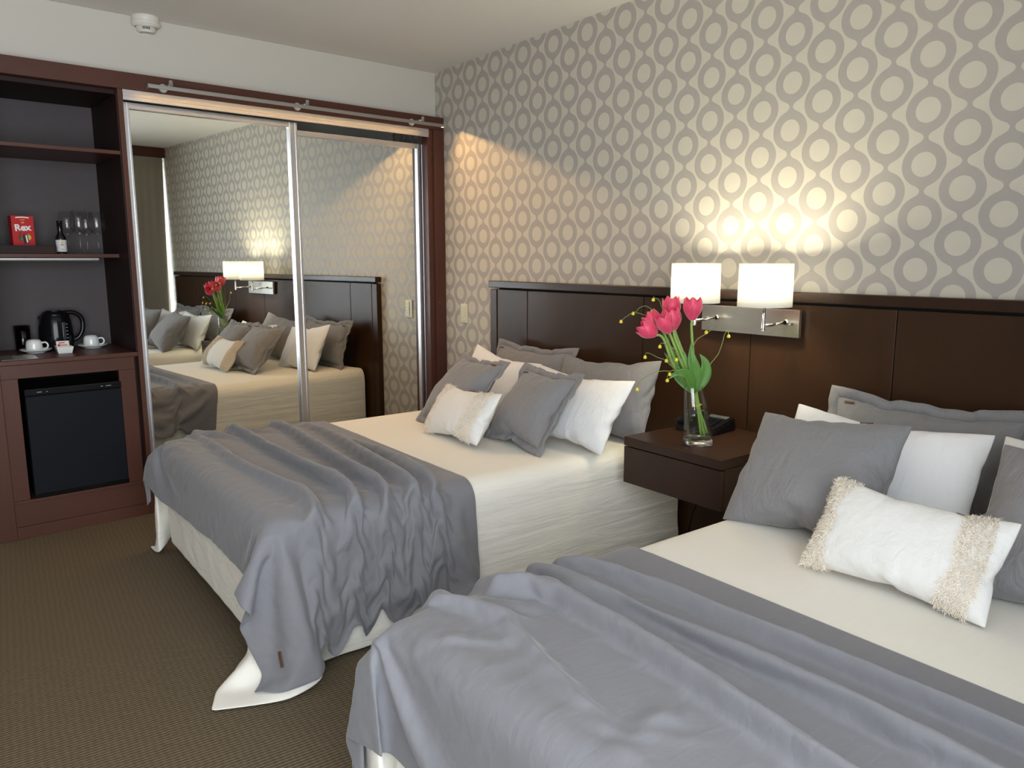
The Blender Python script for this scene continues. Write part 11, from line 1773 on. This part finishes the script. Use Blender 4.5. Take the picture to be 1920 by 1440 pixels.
hd = place('sugar_holder', -2.240, .128, ZC, 'white square dish of sugar sachets in front of the kettle', 'sachet holder', -.03)
def frustum(name, b, t_, z0, z1, mat, par):
    v = [(-b[0], -b[1], z0), (b[0], -b[1], z0), (b[0], b[1], z0), (-b[0], b[1], z0), (-t_[0], -t_[1], z1), (t_[0], -t_[1], z1), (t_[0], t_[1], z1), (-t_[0], t_[1], z1)]
    i_ = .0035
    v += [(-t_[0] + i_, -t_[1] + i_, z1), (t_[0] - i_, -t_[1] + i_, z1), (t_[0] - i_, t_[1] - i_, z1), (-t_[0] + i_, t_[1] - i_, z1),
          (-b[0] + i_, -b[1] + i_, z0 + .004), (b[0] - i_, -b[1] + i_, z0 + .004), (b[0] - i_, b[1] - i_, z0 + .004), (-b[0] + i_, b[1] - i_, z0 + .004)]
    f = [(3, 2, 1, 0)] + [(k, (k + 1) % 4, 4 + (k + 1) % 4, 4 + k) for k in range(4)] + [(4 + k, 4 + (k + 1) % 4, 8 + (k + 1) % 4, 8 + k) for k in range(4)] + [(8 + k, 8 + (k + 1) % 4, 12 + (k + 1) % 4, 12 + k) for k in range(4)] + [(12, 13, 14, 15)]
    return mesh_obj(name, v, f, mat, par)
frustum('dish', (.030, .026), (.038, .033), .0005, .034, M_PORC, hd)
for q in range(3):
    sp_ = place('sugar_sachet', -2.242 + q * .003, .128 + .006 + q * .010, ZC + .0055, ['cream sugar sachet with red print at the front of the white dish', 'cream sugar sachet in the middle of the white dish', 'cream sugar sachet at the back of the white dish'][q], 'sachet', -.03, 'sugar sachets')
    Ms = Matrix.Rotation(R(-16), 4, 'X')
    b = box('paper', (-.029, .027, -.0014, .0014, 0, .056 - q * .001), M_PAPERM, sp_, bev=.0006, M=Ms)
    if q == 0:
        box('print', (-.018, .010, -.0019, -.00145, .044, .049), M_PRINTR, sp_, bev=0, M=Ms)
        box('print', (-.024, -.010, -.0019, -.00145, .030, .040), M_PRINTR, sp_, bev=0, M=Ms)
        box('print', (-.008, .020, -.0019, -.00145, .033, .037), M_PRINTR, sp_, bev=0, M=Ms)
pc = place('leaflet', -2.452, .060, ZC, 'glossy grey leaflet lying at the left of the counter', 'leaflet', -.05)
box('cover', (-.075, .075, -.105, .105, .0006, .0030), plain('leaflet_print', (.16, .14, .13), .2, noise=.3, nscale=20), pc, bev=.0004)
box('photo_print', (-.02, .060, -.060, .070, .0031, .0034), plain('leaflet_photo', (.42, .39, .35), .25, noise=.3, nscale=30), pc, bev=0)

# ------------------------------------------------------------------ things on the shelf
ZS = 1.3582
tr_ = place('serving_tray', -2.385, .262, ZS, 'dark wooden tray on the shelf with the red box', 'tray')
box('bottom', (-.145, .145, -.13, .13, .0005, .008), M_INNER, tr_, bev=.001)
box('side', (-.147, .147, -.138, -.1305, .0005, .040), M_INNER, tr_, bev=.0015)
box('side', (-.147, .147, .1305, .138, .0005, .040), M_INNER, tr_, bev=.0015)
box('side', (-.1535, -.1475, -.138, .138, .0005, .040), M_INNER, tr_, bev=.0015)
box('side', (.1475, .1535, -.138, .138, .0005, .040), M_INNER, tr_, bev=.0015)

rx = place('snack_box', -2.352, .262, ZS + .0085, 'red snack box lettered Rex standing in the tray', 'box', .10)
box('carton', (-.048, .048, -.028, .028, 0, .176), M_REDBOX, rx, bev=.001)
FR = Matrix.Rotation(R(90), 4, 'X')
def on_front(x, z, rot=0): return Matrix.Translation((x, -.0284, z)) @ FR @ Matrix.Rotation(rot, 4, 'Z')
text_mesh('lettering', 'Rex', .044, M_PRINTW, rx, on_front(-.002, .118, .06), bold=.0016)
box('crown', (-.006, .006, -.0290, -.0281, .1405, .1435), M_PRINTY, rx, bev=0)
for q in (-1, 0, 1):
    mesh_obj('crown_point', [(q * .0048 - .0022, -.0289, .1435), (q * .0048 + .0022, -.0289, .1435), (q * .0052, -.0289, .148)], [(0, 1, 2)], M_PRINTY, rx)
av, af = [], []
for q in range(13):
    x_ = -.029 + q * .058 / 12; zz_ = .1635 + .003 * (1 - ((q - 6) / 6) ** 2)
    av += [(x_, -.0287, zz_), (x_, -.0287, zz_ + .0055)]
af = [(2 * q, 2 * q + 2, 2 * q + 3, 2 * q + 1) for q in range(12)]
mesh_obj('slogan_band', av, af, M_PRINTW, rx)
box('slogan_band', (-.010, .010, -.0289, -.0281, .155, .1575), M_PRINTY, rx, bev=0)
lathe('chip_picture', [(0, .0004), (.016, .0004), (.016, 0)], M_PRINTY, rx, 20, Matrix.Translation((.016, -.0283, .072)) @ FR)
box('pack_picture', (-.011, .011, -.0295, -.0284, -.022, .022), M_PRINTK, rx, bev=0, M=Matrix.Translation((.008, 0, .064)) @ Matrix.Rotation(R(-6), 4, 'Y'))
box('pack_stripe', (.000, .007, -.0300, -.0294, -.018, .018), M_PRINTW, rx, bev=0, M=Matrix.Translation((.008, 0, .064)) @ Matrix.Rotation(R(-6), 4, 'Y'))
lathe('leaf_picture', [(0, .0006), (.009, .0006), (.009, 0)], M_PRINTG, rx, 12, Matrix.Translation((-.012, -.0290, .062)) @ FR)
box('twig_picture', (-.003, .003, -.0292, -.0284, -.020, .020), M_LEATHER, rx, bev=0, M=Matrix.Translation((-.016, 0, .086)) @ Matrix.Rotation(R(18), 4, 'Y'))

bt = place('wine_bottle', -2.203, .165, ZS, 'small dark wine bottle with a pale label on the shelf', 'bottle')
lathe('glass_body', [(0, .0005), (.0225, .0005), (.0245, .003), (.0245, .072), (.0225, .084), (.0140, .098), (.0118, .106), (.0118, .150), (.0126, .151), (.0126, .160), (.010, .162), (0, .162)], M_BOTTLE, bt, 36)
lathe('capsule', [(.0122, .120), (.0122, .150), (.0131, .151), (.0131, .161), (.010, .1628), (0, .1628)], M_BLACKP, bt, 30)
lv, lf = [], []
for q in range(17):
    a = R(-90 - 75 + 150 * q / 16)
    for z_ in (.010, .068): lv.append((.0248 * math.cos(a), .0248 * math.sin(a), z_))
lf = [(2 * q, 2 * q + 2, 2 * q + 3, 2 * q + 1) for q in range(16)]
lb = mesh_obj('paper_label', lv, lf, M_LABEL, bt, True)
def on_bottle(x, z): return Matrix.Translation((x, -.0250, z)) @ FR
lathe('emblem', [(0, .0004), (.0045, .0004), (.0045, 0)], M_PRINTY, lb, 14, on_bottle(0, .056))
mesh_obj('emblem', [(-.007, -.0252, .047), (.007, -.0252, .047), (.004, -.0252, .043), (0, -.0252, .039), (-.004, -.0252, .043)], [(0, 1, 2, 3, 4)], M_PRINTK, lb)
mesh_obj('emblem', [(-.002, -.0254, .047), (.002, -.0254, .047), (0, -.0254, .036)], [(0, 1, 2)], M_PRINTY, lb)
box('label_line', (-.0065, .0065, -.0256, -.0250, .0215, .0232), M_PRINTK, lb, bev=0)
box('label_line', (-.0105, .0105, -.0256, -.0244, .0150, .0156), M_PRINTK, lb, bev=0)

GLASSES = [(-2.143, .305, 'wine glass just behind the small wine bottle'), (-2.112, .185, 'wine glass second from the bottle, in the front pair'), (-2.050, .330, 'wine glass third from the bottle, in the back pair'), (-2.028, .195, 'wine glass nearest the side of the niche')]
for s, off, lab in GLASSES:
    g = place('wine_glass', s, off, ZS, 'clear ' + lab, 'wine glass', 0, 'wine glasses on the shelf')
    lathe('foot', [(0, .0005), (.034, .0005), (.0345, .0015), (.015, .004), (.005, .008), (0, .008)], M_WGLASS, g, 36)
    lathe('stem', [(0, .008), (.0042, .008), (.0034, .03), (.0036, .085), (.007, .096), (0, .096)], M_WGLASS, g, 14)
    lathe('bowl', [(0, .095), (.010, .097), (.030, .112), (.040, .126), (.042, .135), (.040, .165), (.034, .216), (.0330, .216), (.0385, .165), (.0405, .136), (.0385, .128), (.028, .114), (.009, .100), (0, .0985)], M_WGLASS, g, 40)

lb_ = place('shelf_light_bar', -2.286, .142, 1.3265, 'slim aluminium light bar under the glass shelf, switched off', 'light bar')
box('profile', (-.244, .244, -.010, .010, 0, .0120), M_DULLALU, lb_, bev=.003)
box('lens', (-.240, .240, -.006, .006, -.0015, -.0002), M_PLASTW, lb_, bev=.0005)
